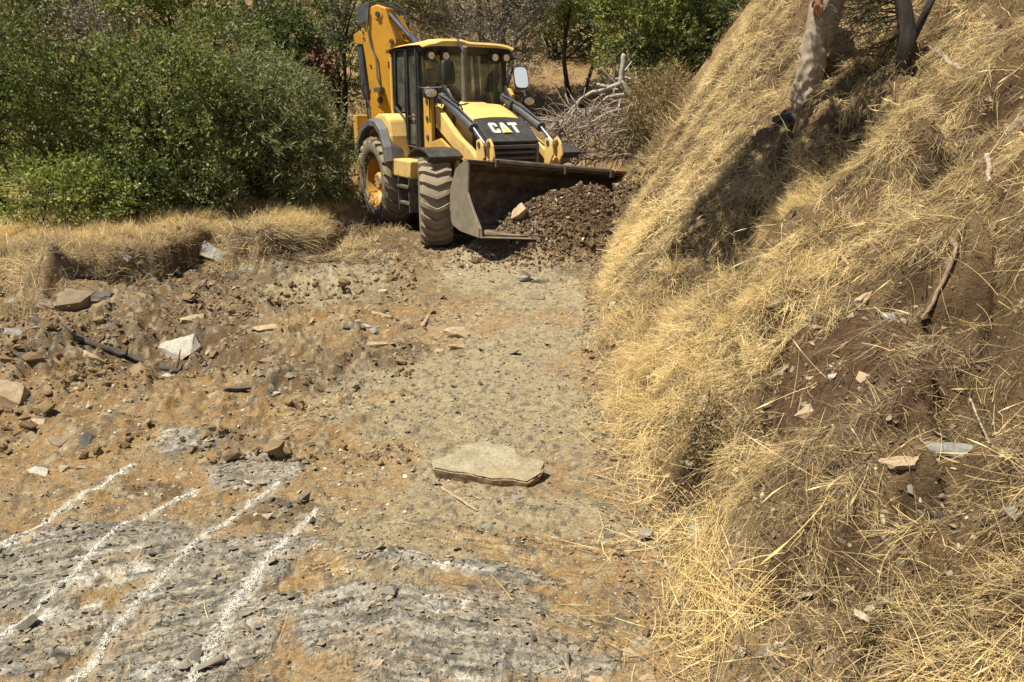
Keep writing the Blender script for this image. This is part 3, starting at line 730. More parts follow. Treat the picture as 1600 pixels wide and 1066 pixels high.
# sloping black plate that carries the letters
pA, pB = Vector((0.06, 0, 1.61)), Vector((0.50, 0, 1.335))
du = (pB - pA).normalized(); nn = Vector((-du.z, 0, du.x)); nn = nn if nn.x > 0 else -nn
pl = MB(); pl.loft([[(0.042, -0.37, 1.60), (0.042, 0.37, 1.60), (0.06, 0.37, 1.53), (0.06, -0.37, 1.53)],
                    [(0.06, -0.37, 1.61), (0.06, 0.37, 1.61), (0.08, 0.37, 1.50), (0.08, -0.37, 1.50)],
                    [(0.50, -0.37, 1.335), (0.50, 0.37, 1.335), (0.47, 0.37, 1.29), (0.47, -0.37, 1.29)]])
plate = K(pl, 'badge_plate', m_blk, grille, bevel=0.008)
fr = MB()
fr.box((0.475, -0.35, 1.05), (0.05, 0.045, 0.50)); fr.box((0.475, 0.35, 1.05), (0.05, 0.045, 0.50)); fr.box((0.477, 0, 1.265), (0.05, 0.655, 0.045)); fr.box((0.475, 0, 0.825), (0.05, 0.655, 0.05))
K(fr, 'grille_frame', m_gry, grille, bevel=0.006)
for z in (1.195, 1.12, 1.045, 0.97, 0.895):
    q = MB(); q.box((0.462, 0, z), (0.035, 0.655, 0.030), (0, R(20), 0)); K(q, 'slat', m_gry, grille, bevel=0.004)
mesh_ = MB()
for k in range(26): mesh_.box((0.435, -0.32 + k * 0.0256, 1.05), (0.008, 0.006, 0.40))
for k in range(14): mesh_.box((0.432, 0, 0.86 + k * 0.028), (0.006, 0.65, 0.006))
K(mesh_, 'grille_mesh', m_dark, grille)
# letters C A T, strokes of even weight, and the small triangle
def letter(polys, name, mat, y0, off=0.004, hgt=0.130):
    mb = MB()
    for poly in polys:
        rings = []
        for o2 in (off, off + 0.006):
            ring = []
            for (u, v) in poly:
                p = pA.lerp(pB, 0.22) + du * (hgt * 1.75 * (1 - v)) + nn * o2
                ring.append((p.x, y0 + u * hgt, p.z))
            rings.append(ring)
        mb.loft(rings)
    return K(mb, name, mat, plate)
TOPC = [[(0.92, 0.62), (0.62, 0.62), (0.62, 0.76), (0.34, 0.76), (0.34, 0.24), (0.0, 0.12), (0.0, 0.88), (0.14, 1.0), (0.80, 1.0), (0.92, 0.88)],
        [(0.34, 0.24), (0.62, 0.24), (0.62, 0.40), (0.92, 0.40), (0.92, 0.12), (0.80, 0.0), (0.14, 0.0), (0.0, 0.12)]]
# machine's left is +y; seen from the front the text runs towards +y
letter(TOPC, 'letter_c', m_white, -0.225)
letter([[(0.0, 0), (0.36, 1.0), (0.74, 1.0), (0.60, 0.68), (0.50, 0.68), (0.30, 0.0)], [(0.74, 1.0), (1.12, 0.0), (0.80, 0.0), (0.50, 0.68), (0.60, 0.68)]], 'letter_a', m_white, -0.090)
letter([[(0.0, 1.0), (1.0, 1.0), (1.0, 0.74), (0.0, 0.74)], [(0.33, 0.74), (0.67, 0.74), (0.67, 0.0), (0.33, 0.0)]], 'letter_t', m_white, 0.070)
letter([[(0.10, -0.02), (0.56, 0.50), (1.02, -0.02)]], 'badge_triangle', m_tri, -0.090, off=0.013)

# ---- front fenders
for s in (-1, 1):
    f = MB(); yy = s * 0.90; rings = []
    for k in range(9):
        a = R(20 + k * 13); r_ = 0.70
        x, z = r_ * math.cos(a), 0.545 + r_ * math.sin(a)
        rings.append([(x, yy - 0.23, z - 0.012), (x, yy + 0.23, z - 0.012), (x * 1.02, yy + 0.23, z + 0.018), (x * 1.02, yy - 0.23, z + 0.018)])
    rings = rings[3:]
    f.loft(rings)
    f.box((-0.18, s * 0.60, 1.05), (0.06, 0.34, 0.05)); f.box((-0.18, s * 0.48, 0.85), (0.06, 0.05, 0.42))
    f.box((0.30, s * 0.90, 1.13), (0.02, 0.46, 0.10), (0, R(28), 0))
    K(f, 'front_fender', m_blk, bevel=0.006)

# ---- rear fenders: yellow body with a grey lip
for s in (-1, 1):
    yi, yo = s * 0.60, s * 1.03
    prof = [(-1.42, 1.04), (-1.43, 1.35), (-1.50, 1.58), (-1.66, 1.66), (-1.95, 1.655), (-2.25, 1.56), (-2.55, 1.36), (-2.76, 1.06)]
    inner = [(-2.68, 1.04), (-2.48, 1.28), (-2.18, 1.44), (-1.90, 1.46), (-1.62, 1.30), (-1.50, 1.04)]
    f = MB(); f.prism(prof + inner, min(yi, yo * 0.94), max(yi, yo * 0.94)); rf = K(f, 'rear_fender', m_pale, bevel=0.035)
    l = MB(); rings = []
    arc = [(-1.42, 0.96), (-1.47, 1.14), (-1.60, 1.36), (-1.80, 1.47), (-2.05, 1.48), (-2.32, 1.40), (-2.56, 1.22), (-2.74, 0.98)]
    for (x, z) in arc:
        cx, cz = x + 2.05, z - 0.68; L_ = math.hypot(cx, cz); ux, uz = cx / L_, cz / L_
        rings.append([(x, s * 0.78, z), (x, s * 1.09, z), (x + ux * 0.09, s * 1.09, z + uz * 0.09), (x + ux * 0.12, s * 0.99, z + uz * 0.12), (x + ux * 0.05, s * 0.78, z + uz * 0.05)])
    l.loft(rings); K(l, 'fender_lip', m_gry, rf, bevel=0.01)

# ---- cab
XF, XR, HW = -1.00, -2.10, 0.68
cb = MB()
cb.box((-1.55, 0, 1.10), (1.15, 1.30, 0.10))
cb.prism([(-0.98, 1.00), (-0.98, 1.46), (-1.42, 1.46), (-1.42, 1.00)], -HW, -HW + 0.04); cb.prism([(-0.98, 1.00), (-0.98, 1.46), (-1.42, 1.46), (-1.42, 1.00)], HW - 0.04, HW)
cb.box((XF + 0.01, 0, 1.38), (0.05, 1.30, 0.55)); cb.box((XR, 0, 1.38), (0.05, 1.30, 0.60))
cab = K(cb, 'cab', m_blk, bevel=0.01)
def post(p, q, r_, name='post'):
    mb = MB(); p, q = Vector(p), Vector(q)
    mb.loft([[p + Vector(d) for d in ((r_, r_, 0), (-r_, r_, 0), (-r_, -r_, 0), (r_, -r_, 0))], [q + Vector(d) for d in ((r_, r_, 0), (-r_, r_, 0), (-r_, -r_, 0), (r_, -r_, 0))]])
    return K(mb, name, m_blk, cab, bevel=0.008)
for s in (-1, 1):
    post((XF, s * HW, 1.10), (XF - 0.03, s * (HW - 0.02), 2.54), 0.032)
    post((XF - 0.38, s * (HW + 0.01), 1.10), (XF - 0.40, s * (HW - 0.015), 2.54), 0.022)
    post((XR + 0.25, s * (HW - 0.01), 1.60), (XR + 0.18, s * (HW - 0.03), 2.54), 0.035)
    post((XR, s * (HW - 0.04), 1.30), (XR, s * (HW - 0.06), 2.54), 0.03)
# door frame on the near side, yellow outer pillar behind it
d = MB()
d.tube([(-1.03, -0.715, 1.20), (-1.03, -0.70, 2.52), (-1.36, -0.70, 2.53), (-1.38, -0.715, 1.22), (-1.03, -0.715, 1.20)], 0.020, 6)
d.tube([(-1.42, -0.715, 1.55), (-1.42, -0.70, 2.53), (-1.82, -0.70, 2.53), (-1.84, -0.715, 1.75), (-1.42, -0.715, 1.55)], 0.020, 6)
d.tube([(-1.03, -0.72, 1.62), (-1.36, -0.72, 1.62)], 0.014, 6)
door = K(d, 'door', m_blk, cab)
q = MB(); q.tube([(-1.33, -0.75, 1.30), (-1.33, -0.765, 1.75), (-1.33, -0.75, 2.1)], 0.010, 6); q.tube([(-1.33, -0.72, 1.30), (-1.33, -0.75, 1.30)], 0.010, 6); q.tube([(-1.33, -0.72, 2.1), (-1.33, -0.75, 2.1)], 0.010, 6)
K(q, 'door_handle', m_blk, cab)
q = MB(); q.tube([(-1.95, -0.72, 1.62), (-1.97, -0.71, 2.45)], 0.022, 8); K(q, 'pillar_cover', m_pale, cab)
q = MB(); q.tube([(-0.93, -0.60, 1.3), (-0.93, -0.62, 1.9), (-0.94, -0.62, 2.45)], 0.011, 6); K(q, 'grab_rail', m_blk, cab)
# panes
def pane(pts, name='window_pane'):
    mb = MB(); p = [Vector(a) for a in pts]; nrm = (p[1] - p[0]).cross(p[2] - p[1]).normalized() * 0.006
    mb.loft([p, [a + nrm for a in p]]); return K(mb, name, m_glass, cab)
pane([(XF + 0.005, -0.64, 1.56), (XF + 0.005, 0.64, 1.56), (XF - 0.025, 0.625, 2.50), (XF - 0.025, -0.625, 2.50)], 'windscreen')
for s in (-1, 1):
    pane([(-1.05, s * 0.69, 1.24), (-1.35, s * 0.69, 1.24), (-1.35, s * 0.68, 2.50), (-1.05, s * 0.68, 2.50)])
    pane([(-1.44, s * 0.69, 1.66), (-1.80, s * 0.69, 1.80), (-1.80, s * 0.68, 2.50), (-1.44, s * 0.68, 2.50)])
pane([(XR, -0.6, 1.7), (XR, 0.6, 1.7), (XR, 0.58, 2.5), (XR, -0.58, 2.5)], 'rear_window')
# roof: black underside, pale yellow cap, raised hump in front
q = MB(); q.loft([[(-0.90, -0.69, 2.46), (-0.90, 0.69, 2.46), (-0.84, 0.70, 2.555), (-0.84, -0.70, 2.555)], [(-2.13, -0.67, 2.50), (-2.13, 0.67, 2.50), (-2.15, 0.68, 2.555), (-2.15, -0.68, 2.555)]])
K(q, 'roof_liner', m_blk, cab, bevel=0.01)
q = MB(); rings = []
for x, zz, w_ in ((-0.80, 2.575, 0.70), (-0.83, 2.605, 0.73), (-1.2, 2.62, 0.745), (-1.8, 2.62, 0.74), (-2.15, 2.60, 0.72), (-2.20, 2.57, 0.70)):
    ring = []
    for f_ in np.linspace(-1, 1, 15):
        hump = 0.032 * (sstep(-0.75, -0.55, np.array(f_)) * (1 - sstep(-0.15, 0.05, np.array(f_)))) * (1 if x > -1.5 else 0.5) + 0.008 * (1 - f_ * f_)
        ring.append((x, f_ * w_, zz + float(hump) - 0.05 * abs(f_) ** 6))
    for f_ in np.linspace(1, -1, 15): ring.append((x, f_ * w_ * 0.985, zz - 0.028 - 0.03 * abs(f_) ** 6))
    rings.append(ring)
q.loft(rings); K(q, 'roof', m_pale, cab, smooth=True)
# interior
q = MB(); q.box((-1.75, 0.0, 1.45), (0.46, 0.48, 0.12)); q.box((-1.98, 0.0, 1.80), (0.12, 0.46, 0.62), (0, R(-8), 0)); q.box((-1.75, 0, 1.28), (0.3, 0.3, 0.25)); q.box((-2.02, 0, 2.22), (0.09, 0.26, 0.18))
K(q, 'driver_seat', m_seat, cab, bevel=0.03)
q = MB(); q.box((-1.12, 0, 1.52), (0.20, 0.5, 0.22)); q.cyl((-1.15, 0, 1.5), (-1.30, 0, 1.86), 0.035, 10)
ringp = [Vector((-1.31, 0, 1.87)) + Vector((math.cos(a) * 0.17 * math.cos(R(20)), math.sin(a) * 0.19, math.cos(a) * 0.17 * math.sin(R(20)))) for a in np.linspace(0, 2 * math.pi, 25)]
q.tube(ringp, 0.014, 6); q.cyl((-1.48, 0.14, 1.865), (-1.14, -0.14, 1.875), 0.012, 6)
K(q, 'steering_wheel', m_blk, cab)
# wipers
q = MB(); q.tube([(XF + 0.03, -0.38, 2.06), (XF + 0.05, 0.10, 1.66)], 0.008, 6); q.tube([(XF + 0.03, -0.30, 2.06), (XF + 0.05, 0.16, 1.68)], 0.008, 6); q.tube([(XF + 0.03, -0.40, 1.60), (XF + 0.03, -0.40, 2.08)], 0.012, 6)
K(q, 'wiper', m_blk, cab)
# lamps under the roof
for y in (-0.56, -0.34, 0.42, 0.60):
    q = MB(); q.box((-0.86, y, 2.420), (0.08, 0.13, 0.115)); q.box((-0.88, y, 2.490), (0.03, 0.03, 0.06)); lamp = K(q, 'work_light', m_blk, cab, bevel=0.01)
    q = MB(); q.cyl((-0.818, y, 2.420), (-0.812, y, 2.420), 0.047, 16); K(q, 'lens', m_lamp, lamp)
# mirrors
for y, z, yaw in ((-0.42, 2.20, 20), (0.70, 2.14, -12)):
    if y < 0:
        q = MB(); q.tube([(-0.98, -0.70, 2.02), (-0.80, -0.72, 2.0), (-0.62, -0.42, 2.01), (-0.60, -0.40, 2.15)], 0.011, 6)
        cx = -0.58
    else:
        q = MB(); q.tube([(-0.98, 0.70, 2.40), (-0.70, 0.76, 2.42), (-0.62, 0.72, 2.25)], 0.011, 6); cx = -0.58
    rot = Euler((0, R(-6 if y < 0 else -24), R(yaw))).to_matrix(); ctr = Vector((cx, y, z))
    def rr_(dx, sc):
        out = []
        for k in range(24):
            a = 2 * math.pi * k / 24; ca, sa = math.cos(a), math.sin(a)
            yy_ = 0.105 * sc * math.copysign(abs(ca) ** 0.5, ca); zz_ = 0.165 * sc * math.copysign(abs(sa) ** 0.55, sa)
            out.append(ctr + rot @ Vector((dx, yy_, zz_)))
        return out
    if y < 0:        # seen edge-on, black shell towards the camera, glass facing the driver's side
        q.loft([rr_(0.035, 0.75), rr_(0.02, 0.97), rr_(-0.01, 1.0), rr_(-0.02, 1.0)])
        mo = K(q, 'mirror', m_blk, cab, smooth=True); g2 = MB(); g2.loft([rr_(-0.022, 0.92), rr_(-0.024, 0.92)]); K(g2, 'mirror_glass', m_mir, mo)
    else:
        q.loft([rr_(-0.035, 0.75), rr_(-0.02, 0.97), rr_(0.01, 1.0), rr_(0.02, 1.0)])
        mo = K(q, 'mirror', m_blk, cab, smooth=True); g2 = MB(); g2.loft([rr_(0.022, 0.92), rr_(0.025, 0.92)]); K(g2, 'mirror_glass', m_mir, mo)
# headlights on stalks
for y, x, z in ((-0.70, -0.55, 1.93), (0.86, -0.62, 1.83)):
    q = MB(); s = 1 if y > 0 else -1
    q.tube([(-0.97, y * 0.9, 1.92), (-0.75, y, 1.96), (x - 0.08, y, z + 0.03)], 0.012, 6); q.tube([(x - 0.06, y, z - 0.05), (x - 0.1, y * 0.97, 1.55)], 0.010, 6)
    rings = []
    for dx, sc in ((-0.14, 0.25), (-0.11, 0.7), (-0.05, 0.95), (0.0, 1.0), (0.01, 0.9)):
        rings.append([(x + dx, y + 0.105 * sc * math.cos(a), z + 0.075 * sc * math.copysign(abs(math.sin(a)) ** 0.8, math.sin(a))) for a in np.linspace(0, 2 * math.pi, 20, endpoint=False)])
    q.loft(rings); hl = K(q, 'headlight', m_blk, smooth=True)
    q = MB(); rings = [[(x + dx, y + 0.088 * sc * math.cos(a), z + 0.060 * sc * math.sin(a)) for a in np.linspace(0, 2 * math.pi, 20, endpoint=False)] for dx, sc in ((0.005, 1), (0.022, 0.9), (0.03, 0.5))]
    q.loft(rings); K(q, 'lens', m_lamp, hl, smooth=True)
# exhaust
q = MB(); q.tube([(-0.72, -0.12, 1.74), (-0.72, -0.12, 2.0), (-0.715, -0.12, 2.46), (-0.68, -0.12, 2.54)], [0.042, 0.038, 0.038, 0.034], 14); q.cyl((-0.72, -0.12, 1.76), (-0.72, -0.12, 1.81), 0.06, 14)
K(q, 'exhaust_pipe', m_pipe, smooth=True)
q = MB(); q.tube([(-0.70, -0.13, 2.47), (-0.78, -0.18, 2.64)], [0.03, 0.012], 6); K(q, 'exhaust_flap', m_blk)

# ---- loader arms, brackets, cylinders, hoses
def arm(s, y0, y1):
    out = [(-0.86, 1.56), (-0.86, 1.76), (-0.72, 1.80), (-0.45, 1.64), (-0.05, 1.40), (0.30, 1.27), (0.52, 1.16), (0.60, 1.02), (0.60, 0.62), (0.50, 0.60), (0.46, 0.84), (0.34, 1.00), (0.08, 1.12), (-0.36, 1.34)]
    mb = MB(); mb.prism(out, min(y0, y1), max(y0, y1)); return K(mb, 'loader_arm', m_pale, bevel=0.012)
BKT = {}
for s in (-1, 1):
    la = arm(s, s * 0.50, s * 0.58)
    # upright tower beside the cab with hoses
    q = MB(); q.prism([(-0.92, 0.80), (-0.92, 1.95), (-0.80, 2.02), (-0.68, 1.92), (-0.66, 1.3), (-0.60, 0.80)], min(s * 0.60, s * 0.66), max(s * 0.60, s * 0.66))
    tw = K(q, 'loader_tower', m_yel, bevel=0.01)
    for z in (1.1, 1.35, 1.6, 1.83):
        q = MB(); q.cyl((-0.78, s * 0.655, z), (-0.78, s * 0.675, z), 0.035, 14); K(q, 'pin', m_dark, tw)
    q = MB(); q.prism([(-0.55, 0.95), (-0.50, 1.30), (-0.2, 1.36), (0.18, 1.22), (0.42, 0.98), (0.5, 0.78), (0.30, 0.78), (0.1, 0.95), (-0.2, 1.05)], min(s * 0.70, s * 0.74), max(s * 0.70, s * 0.74))
    K(q, 'lift_link', m_yel, bevel=0.012)
    # tilt cylinder, thick dark tube with bright rod
    p0, p1, p2 = Vector((-0.62, s * 0.48, 1.86)), Vector((0.32, s * 0.50, 1.50)), Vector((0.64, s * 0.50, 1.31))
    q = MB(); q.cyl(p0, p1, 0.058, 18); q.cyl(p1 - (p1 - p0) * 0.06, p1 + (p1 - p0) * 0.01, 0.066, 18); q.cyl(p0 - (p1 - p0) * 0.06, p0 + (p1 - p0) * 0.03, 0.066, 18)
    cy = K(q, 'tilt_cylinder', m_cyl, smooth=True); q = MB(); q.cyl(p1, p2, 0.028, 14); K(q, 'rod', m_chrome, cy, smooth=True)
    q = MB(); q.tube([p0 + Vector((-0.02, -0.06, 0.06)), p0.lerp(p1, 0.5) + Vector((0, -0.04, 0.11)), p1 + Vector((0, -0.02, 0.085))], 0.012, 6); K(q, 'cylinder_pipe', m_cyl, cy, smooth=True)
    # A-shaped brackets at the bucket
    for dy in (-0.07, 0.07):
        q = MB(); yb = s * 0.50 + dy
        q.prism([(0.56, 1.36), (0.64, 1.38), (0.72, 1.30), (0.76, 1.16), (0.70, 1.08), (0.62, 0.95), (0.61, 0.60), (0.54, 0.60)], yb - 0.014, yb + 0.014)
        bo = K(q, 'bucket_bracket', m_pale, bevel=0.006); q = MB(); q.cyl((0.64, yb - 0.025, 1.31), (0.64, yb + 0.025, 1.31), 0.035, 12); K(q, 'pin', m_dark, bo)
    # hoses looping at the tower
    for j in range(5):
        q = MB(); o = j * 0.028
        pts = [Vector((-0.74 + o, s * (0.60 - o), 1.45)), Vector((-0.80 + o, s * (0.56 - o), 1.75)), Vector((-0.70 + o, s * (0.50 - o * 0.5), 2.02 - o)), Vector((-0.50 + o, s * (0.45), 1.96 - o)), Vector((-0.42 + o, s * (0.46 - o), 1.72)), Vector((-0.40, s * (0.52 - o), 1.48))]
        cur = [pts[0]]
        for i in range(len(pts) - 1):
            for f in (0.33, 0.66, 1.0):
                a = pts[max(i - 1, 0)]; b_ = pts[i]; c_ = pts[i + 1]; d_ = pts[min(i + 2, len(pts) - 1)]
                cur.append(0.5 * ((2 * b_) + (-a + c_) * f + (2 * a - 5 * b_ + 4 * c_ - d_) * f * f + (-a + 3 * b_ - 3 * c_ + d_) * f ** 3))
        q.tube(cur, 0.011, 6); K(q, 'hose', m_blk, smooth=True)

# ---- front bucket
BW = 1.145
bk = MB()
outer = [(1.13, 1.16), (1.02, 1.17), (0.80, 1.05), (0.70, 0.80), (0.72, 0.52), (0.84, 0.34), (1.10, 0.29), (1.56, 0.285)]
innr = [(1.56, 0.305), (1.12, 0.32), (0.87, 0.37), (0.76, 0.54), (0.735, 0.80), (0.83, 1.03), (1.03, 1.145), (1.13, 1.14)]
bk.prism(outer + innr, -BW, BW)
bucket = K(bk, 'bucket', m_rust)
for s in (-1, 1):
    q = MB(); q.prism([(1.13, 1.17), (1.00, 1.16), (0.80, 1.05), (0.70, 0.80), (0.72, 0.52), (0.84, 0.34), (1.10, 0.28), (1.62, 0.27), (1.58, 0.38), (1.28, 0.66), (1.18, 0.78), (1.15, 1.05)], min(s * BW, s * (BW + 0.025)), max(s * BW, s * (BW + 0.025)))
    K(q, 'side_plate', m_plate if s < 0 else m_orange, bucket, bevel=0.004)
    q = MB(); q.prism([(1.60, 0.265), (1.10, 0.275), (0.86, 0.33), (0.80, 0.44), (0.90, 0.50), (1.10, 0.60), (1.30, 0.66), (1.36, 0.62), (1.585, 0.38)], min(s * (BW + 0.026), s * (BW + 0.045)), max(s * (BW + 0.026), s * (BW + 0.045)))
    K(q, 'wear_plate', m_plate, bucket, bevel=0.004)
q = MB(); q.prism([(1.40, 0.262), (1.66, 0.270), (1.66, 0.280), (1.40, 0.284)], -BW - 0.03, BW + 0.03); K(q, 'cutting_edge', m_plate, bucket)
q = MB(); q.tube([(1.09, -BW + 0.33, 1.195), (1.09, BW - 0.22, 1.195)], 0.032, 12); q.box((1.12, -BW + 0.35, 1.17), (0.10, 0.04, 0.09)); q.box((1.12, 0.18, 1.155), (0.10, 0.025, 0.10)); q.box((1.12, BW - 0.24, 1.16), (0.10, 0.05, 0.10))
K(q, 'top_bar', m_rust, bucket, smooth=True)
q = MB(); q.prism([(1.03, 1.172), (1.14, 1.172), (1.14, 1.19), (1.03, 1.19)], -BW - 0.03, BW + 0.03); K(q, 'top_lip', m_plate, bucket)
q = MB(); q.box((1.09, BW - 0.08, 1.20), (0.16, 0.24, 0.03)); K(q, 'bucket_corner', m_orange, bucket, bevel=0.004)
bucket_parts = [bucket]
bucket.rotation_euler = (R(-6.2), 0, 0); bucket.location = (0.0, 0.07, -0.04); bucket.scale = (1, 1, 0.92)

# ---- rear frame, boom, stick, stabilisers
q = MB(); q.box((-2.72, 0, 0.85), (0.20, 1.9, 0.75)); q.box((-2.60, 0, 0.6), (0.4, 0.8, 0.3)); K(q, 'rear_frame', m_yel, bevel=0.015)
for s in (-1, 1):
    q = MB(); q.box((-2.90, s * 0.92, 1.00), (0.18, 0.18, 1.25)); so = K(q, 'stabiliser', m_yel, bevel=0.01)
    q = MB(); q.box((-2.90, s * 0.92, 0.36), (0.36, 0.30, 0.05)); q.cyl((-2.90, s * 0.92, 0.36), (-2.90, s * 0.92, 0.5), 0.05, 10); K(q, 'foot_pad', m_dark, so)
BOX, BOY = -3.05, -0.44
BA = ALPHA - R(90)
# the boom's own plane is swung round so that its broad side shows; direction of its plane in local coordinates
BSW = R(61 - 22 + 180)
bd = Vector((math.cos(BSW), math.sin(BSW), 0)); bn = Vector((-bd.y, bd.x, 0))   # along the plate, across the plate
def bpt(u, z, w): return Vector((BOX, BOY, 0)) + bd * u * 0.92 + bn * w + Vector((0, 0, z * 0.915))
def bplate(poly, w0, w1, name, mat, parent=None, bevel=0.008, **k):
    mb = MB(); mb.loft([[bpt(u, z, w0) for u, z in poly], [bpt(u, z, w1) for u, z in poly]]); return K(mb, name, mat, parent, bevel=bevel, **k)
boomp = [(-0.30, 3.02), (-0.33, 3.36), (-0.20, 3.52), (0.02, 3.58), (0.20, 3.52), (0.26, 3.28), (0.36, 3.02), (0.38, 2.84), (0.30, 2.40), (0.26, 1.95), (0.24, 1.45), (0.20, 1.10), (0.02, 0.95), (-0.14, 1.10), (-0.18, 1.5), (-0.20, 2.1), (-0.25, 2.65)]
boom = bplate([(-u, z) for u, z in boomp], -0.15, 0.15, 'boom', m_boom, bevel=0.02)
near_w = 0.15 if bn.dot(Vector((0.87, -0.48, 0))) > 0 else -0.15
sgn = 1 if near_w > 0 else -1
# raised ribs and pins on the near face (u is mirrored: photograph left is -u forward)
def disc(u, z, r_, t_, mat, name, parent):
    mb = MB(); mb.cyl(bpt(u, z, near_w), bpt(u, z, near_w + sgn * t_), r_, 20); return K(mb, name, mat, parent, smooth=True)
for (u, z, r_) in ((-0.02, 2.02, 0.10), (-0.02, 1.60, 0.09), (-0.05, 3.42, 0.075), (0.25, 3.3, 0.04), (-0.30, 2.98, 0.07)):
    disc(u, z, r_, 0.012, m_boom, 'boss', boom); disc(u, z, r_ * 0.5, 0.04, m_dark, 'boom_pin', boom)
for (u, z) in ((0.27, 3.15), (0.26, 3.05), (0.15, 2.6), (-0.02, 1.80), (-0.02, 1.40), (0.20, 2.2)):
    disc(u, z, 0.016, 0.015, m_dark, 'bolt', boom)
bplate([(0.16, 3.30), (0.36, 3.26), (0.36, 3.56), (0.10, 3.62)], -0.17, 0.17, 'knuckle', m_cyl, boom)
bplate([(0.34, 2.95), (0.50, 2.98), (0.52, 3.12), (0.40, 3.18), (0.32, 3.12)], -0.08, 0.08, 'boom_lug', m_boom, boom)
# stick folded down behind the boom, and its cylinder
stp = [(-0.20, 3.45), (-0.38, 3.10), (-0.60, 3.0), (-0.95, 2.86), (-1.10, 2.76), (-1.05, 2.5), (-0.85, 2.1), (-0.75, 1.5), (-0.60, 0.9), (-0.45, 0.95), (-0.50, 1.6), (-0.50, 2.3), (-0.42, 2.75)]
bplate(stp, -sgn * 0.16, -sgn * 0.36, 'stick', m_boom)
q = MB(); q.cyl(bpt(-0.25, 3.42, 0.1 * sgn), bpt(-0.80, 2.86, 0.1 * sgn), 0.035, 12); sc_ = K(q, 'stick_cylinder', m_chrome, smooth=True)
q = MB(); q.cyl(bpt(-0.62, 3.06, 0.1 * sgn), bpt(-1.25, 2.40, 0.1 * sgn), 0.065, 14); K(q, 'cylinder_barrel', m_cyl, sc_, smooth=True)
q = MB(); q.cyl(bpt(0.44, 3.05, 0), bpt(0.40, 2.88, 0), 0.05, 12); q.cyl(bpt(0.42, 2.92, 0), bpt(0.36, 2.03, 0), 0.075, 16); bc = K(q, 'boom_cylinder', m_cyl, smooth=True)
q = MB(); q.cyl(bpt(0.36, 2.03, 0), bpt(0.26, 0.9, 0), 0.032, 12); K(q, 'rod', m_chrome, bc, smooth=True)
q = MB(); q.tube([bpt(0.30, 2.9, near_w), bpt(0.28, 2.4, near_w), bpt(0.31, 2.2, near_w + sgn * 0.05), bpt(0.24, 1.9, near_w)], 0.014, 6); K(q, 'hose', m_blk, smooth=True)
q = MB(); q.tube([bpt(0.13, 3.50, near_w + sgn * 0.03), bpt(0.16, 3.2, near_w + sgn * 0.03), bpt(0.10, 2.9, near_w + sgn * 0.035), bpt(0.02, 2.75, near_w + sgn * 0.03), bpt(0.0, 2.4, near_w + sgn * 0.04), bpt(-0.06, 2.22, near_w + sgn * 0.04), bpt(-0.07, 2.12, near_w + sgn * 0.03)], 0.016, 6); K(q, 'boom_hose', m_pipe, smooth=True)
q = MB(); q.loft([[bpt(u, z, near_w + sgn * w) for u, z in ((0.04, 2.24), (-0.10, 2.24), (-0.10, 2.16), (0.04, 2.16))] for w in (0.0, 0.12)]); K(q, 'hose_clamp', m_gry, boom, bevel=0.004)
for j, (r0, dz) in enumerate(((0.33, 0.0), (0.28, 0.02), (0.24, 0.05), (0.30, -0.04))):
    q = MB(); q.tube([bpt(0.20 - r0 * (1 - math.cos(a)) * 1.15, 3.28 + dz + r0 * math.sin(a), (0.04 - j * 0.05) * sgn) for a in np.linspace(0.1, 2.6 + 0.1 * j, 12)], 0.014, 6); K(q, 'hose', m_blk, smooth=True)
# swing post at the boom foot
q = MB(); q.loft([[bpt(u, z, w) for u, z in ((-0.24, 0.62), (0.24, 0.62), (0.22, 1.30), (0.0, 1.42), (-0.22, 1.30))] for w in (-0.20, -0.16)]); q.loft([[bpt(u, z, w) for u, z in ((-0.24, 0.62), (0.24, 0.62), (0.22, 1.30), (0.0, 1.42), (-0.22, 1.30))] for w in (0.16, 0.20)])
q.box(bpt(0, 0.70, 0), (0.5, 0.5, 0.10), (0, 0, BSW)); K(q, 'swing_post', m_boom, bevel=0.01)
q = MB(); q.box((-2.34, -0.55, 2.36), (0.03, 0.14, 0.10)); K(q, 'reflector', m_red)
# ------------------------------------------------------------------ people
m_skin, nt, b = new_mat('tanned_skin'); nt.links.new(ramp(nt, noise_tex(nt, 25, 4), [(0.3, (0.24, 0.11, 0.065)), (0.7, (0.34, 0.17, 0.105))]), b.inputs['Base Color']); b.inputs['Roughness'].default_value = 0.5
def cloth(name, c1, c2, sc=14):
    m, nt, b = new_mat(name); n = noise_tex(nt, sc, 5, 0.6)
    nt.links.new(ramp(nt, n, [(0.3, c1), (0.7, c2)]), b.inputs['Base Color']); b.inputs['Roughness'].default_value = 0.92; b.inputs['Specular IOR Level'].default_value = 0.15
    w = noise_tex(nt, 9, 3, 0.5, stretch=(1.0, 1.0, 0.45)); add_bump(nt, b, w, 0.6, 0.05); return m
m_khaki = cloth('dusty_khaki_cloth', (0.245, 0.195, 0.145), (0.335, 0.275, 0.210))
m_shirt = cloth('pale_checked_cloth', (0.42, 0.43, 0.44), (0.55, 0.55, 0.54), 30)
m_shoe = cloth('dark_dusty_leather', (0.035, 0.033, 0.030), (0.075, 0.066, 0.055))
m_hair, nt, b = new_mat('black_hair'); b.inputs['Base Color'].default_value = (0.012, 0.010, 0.009, 1); b.inputs['Roughness'].default_value = 0.6
m_navy = cloth('dark_blue_cloth', (0.02, 0.025, 0.04), (0.035, 0.04, 0.06))

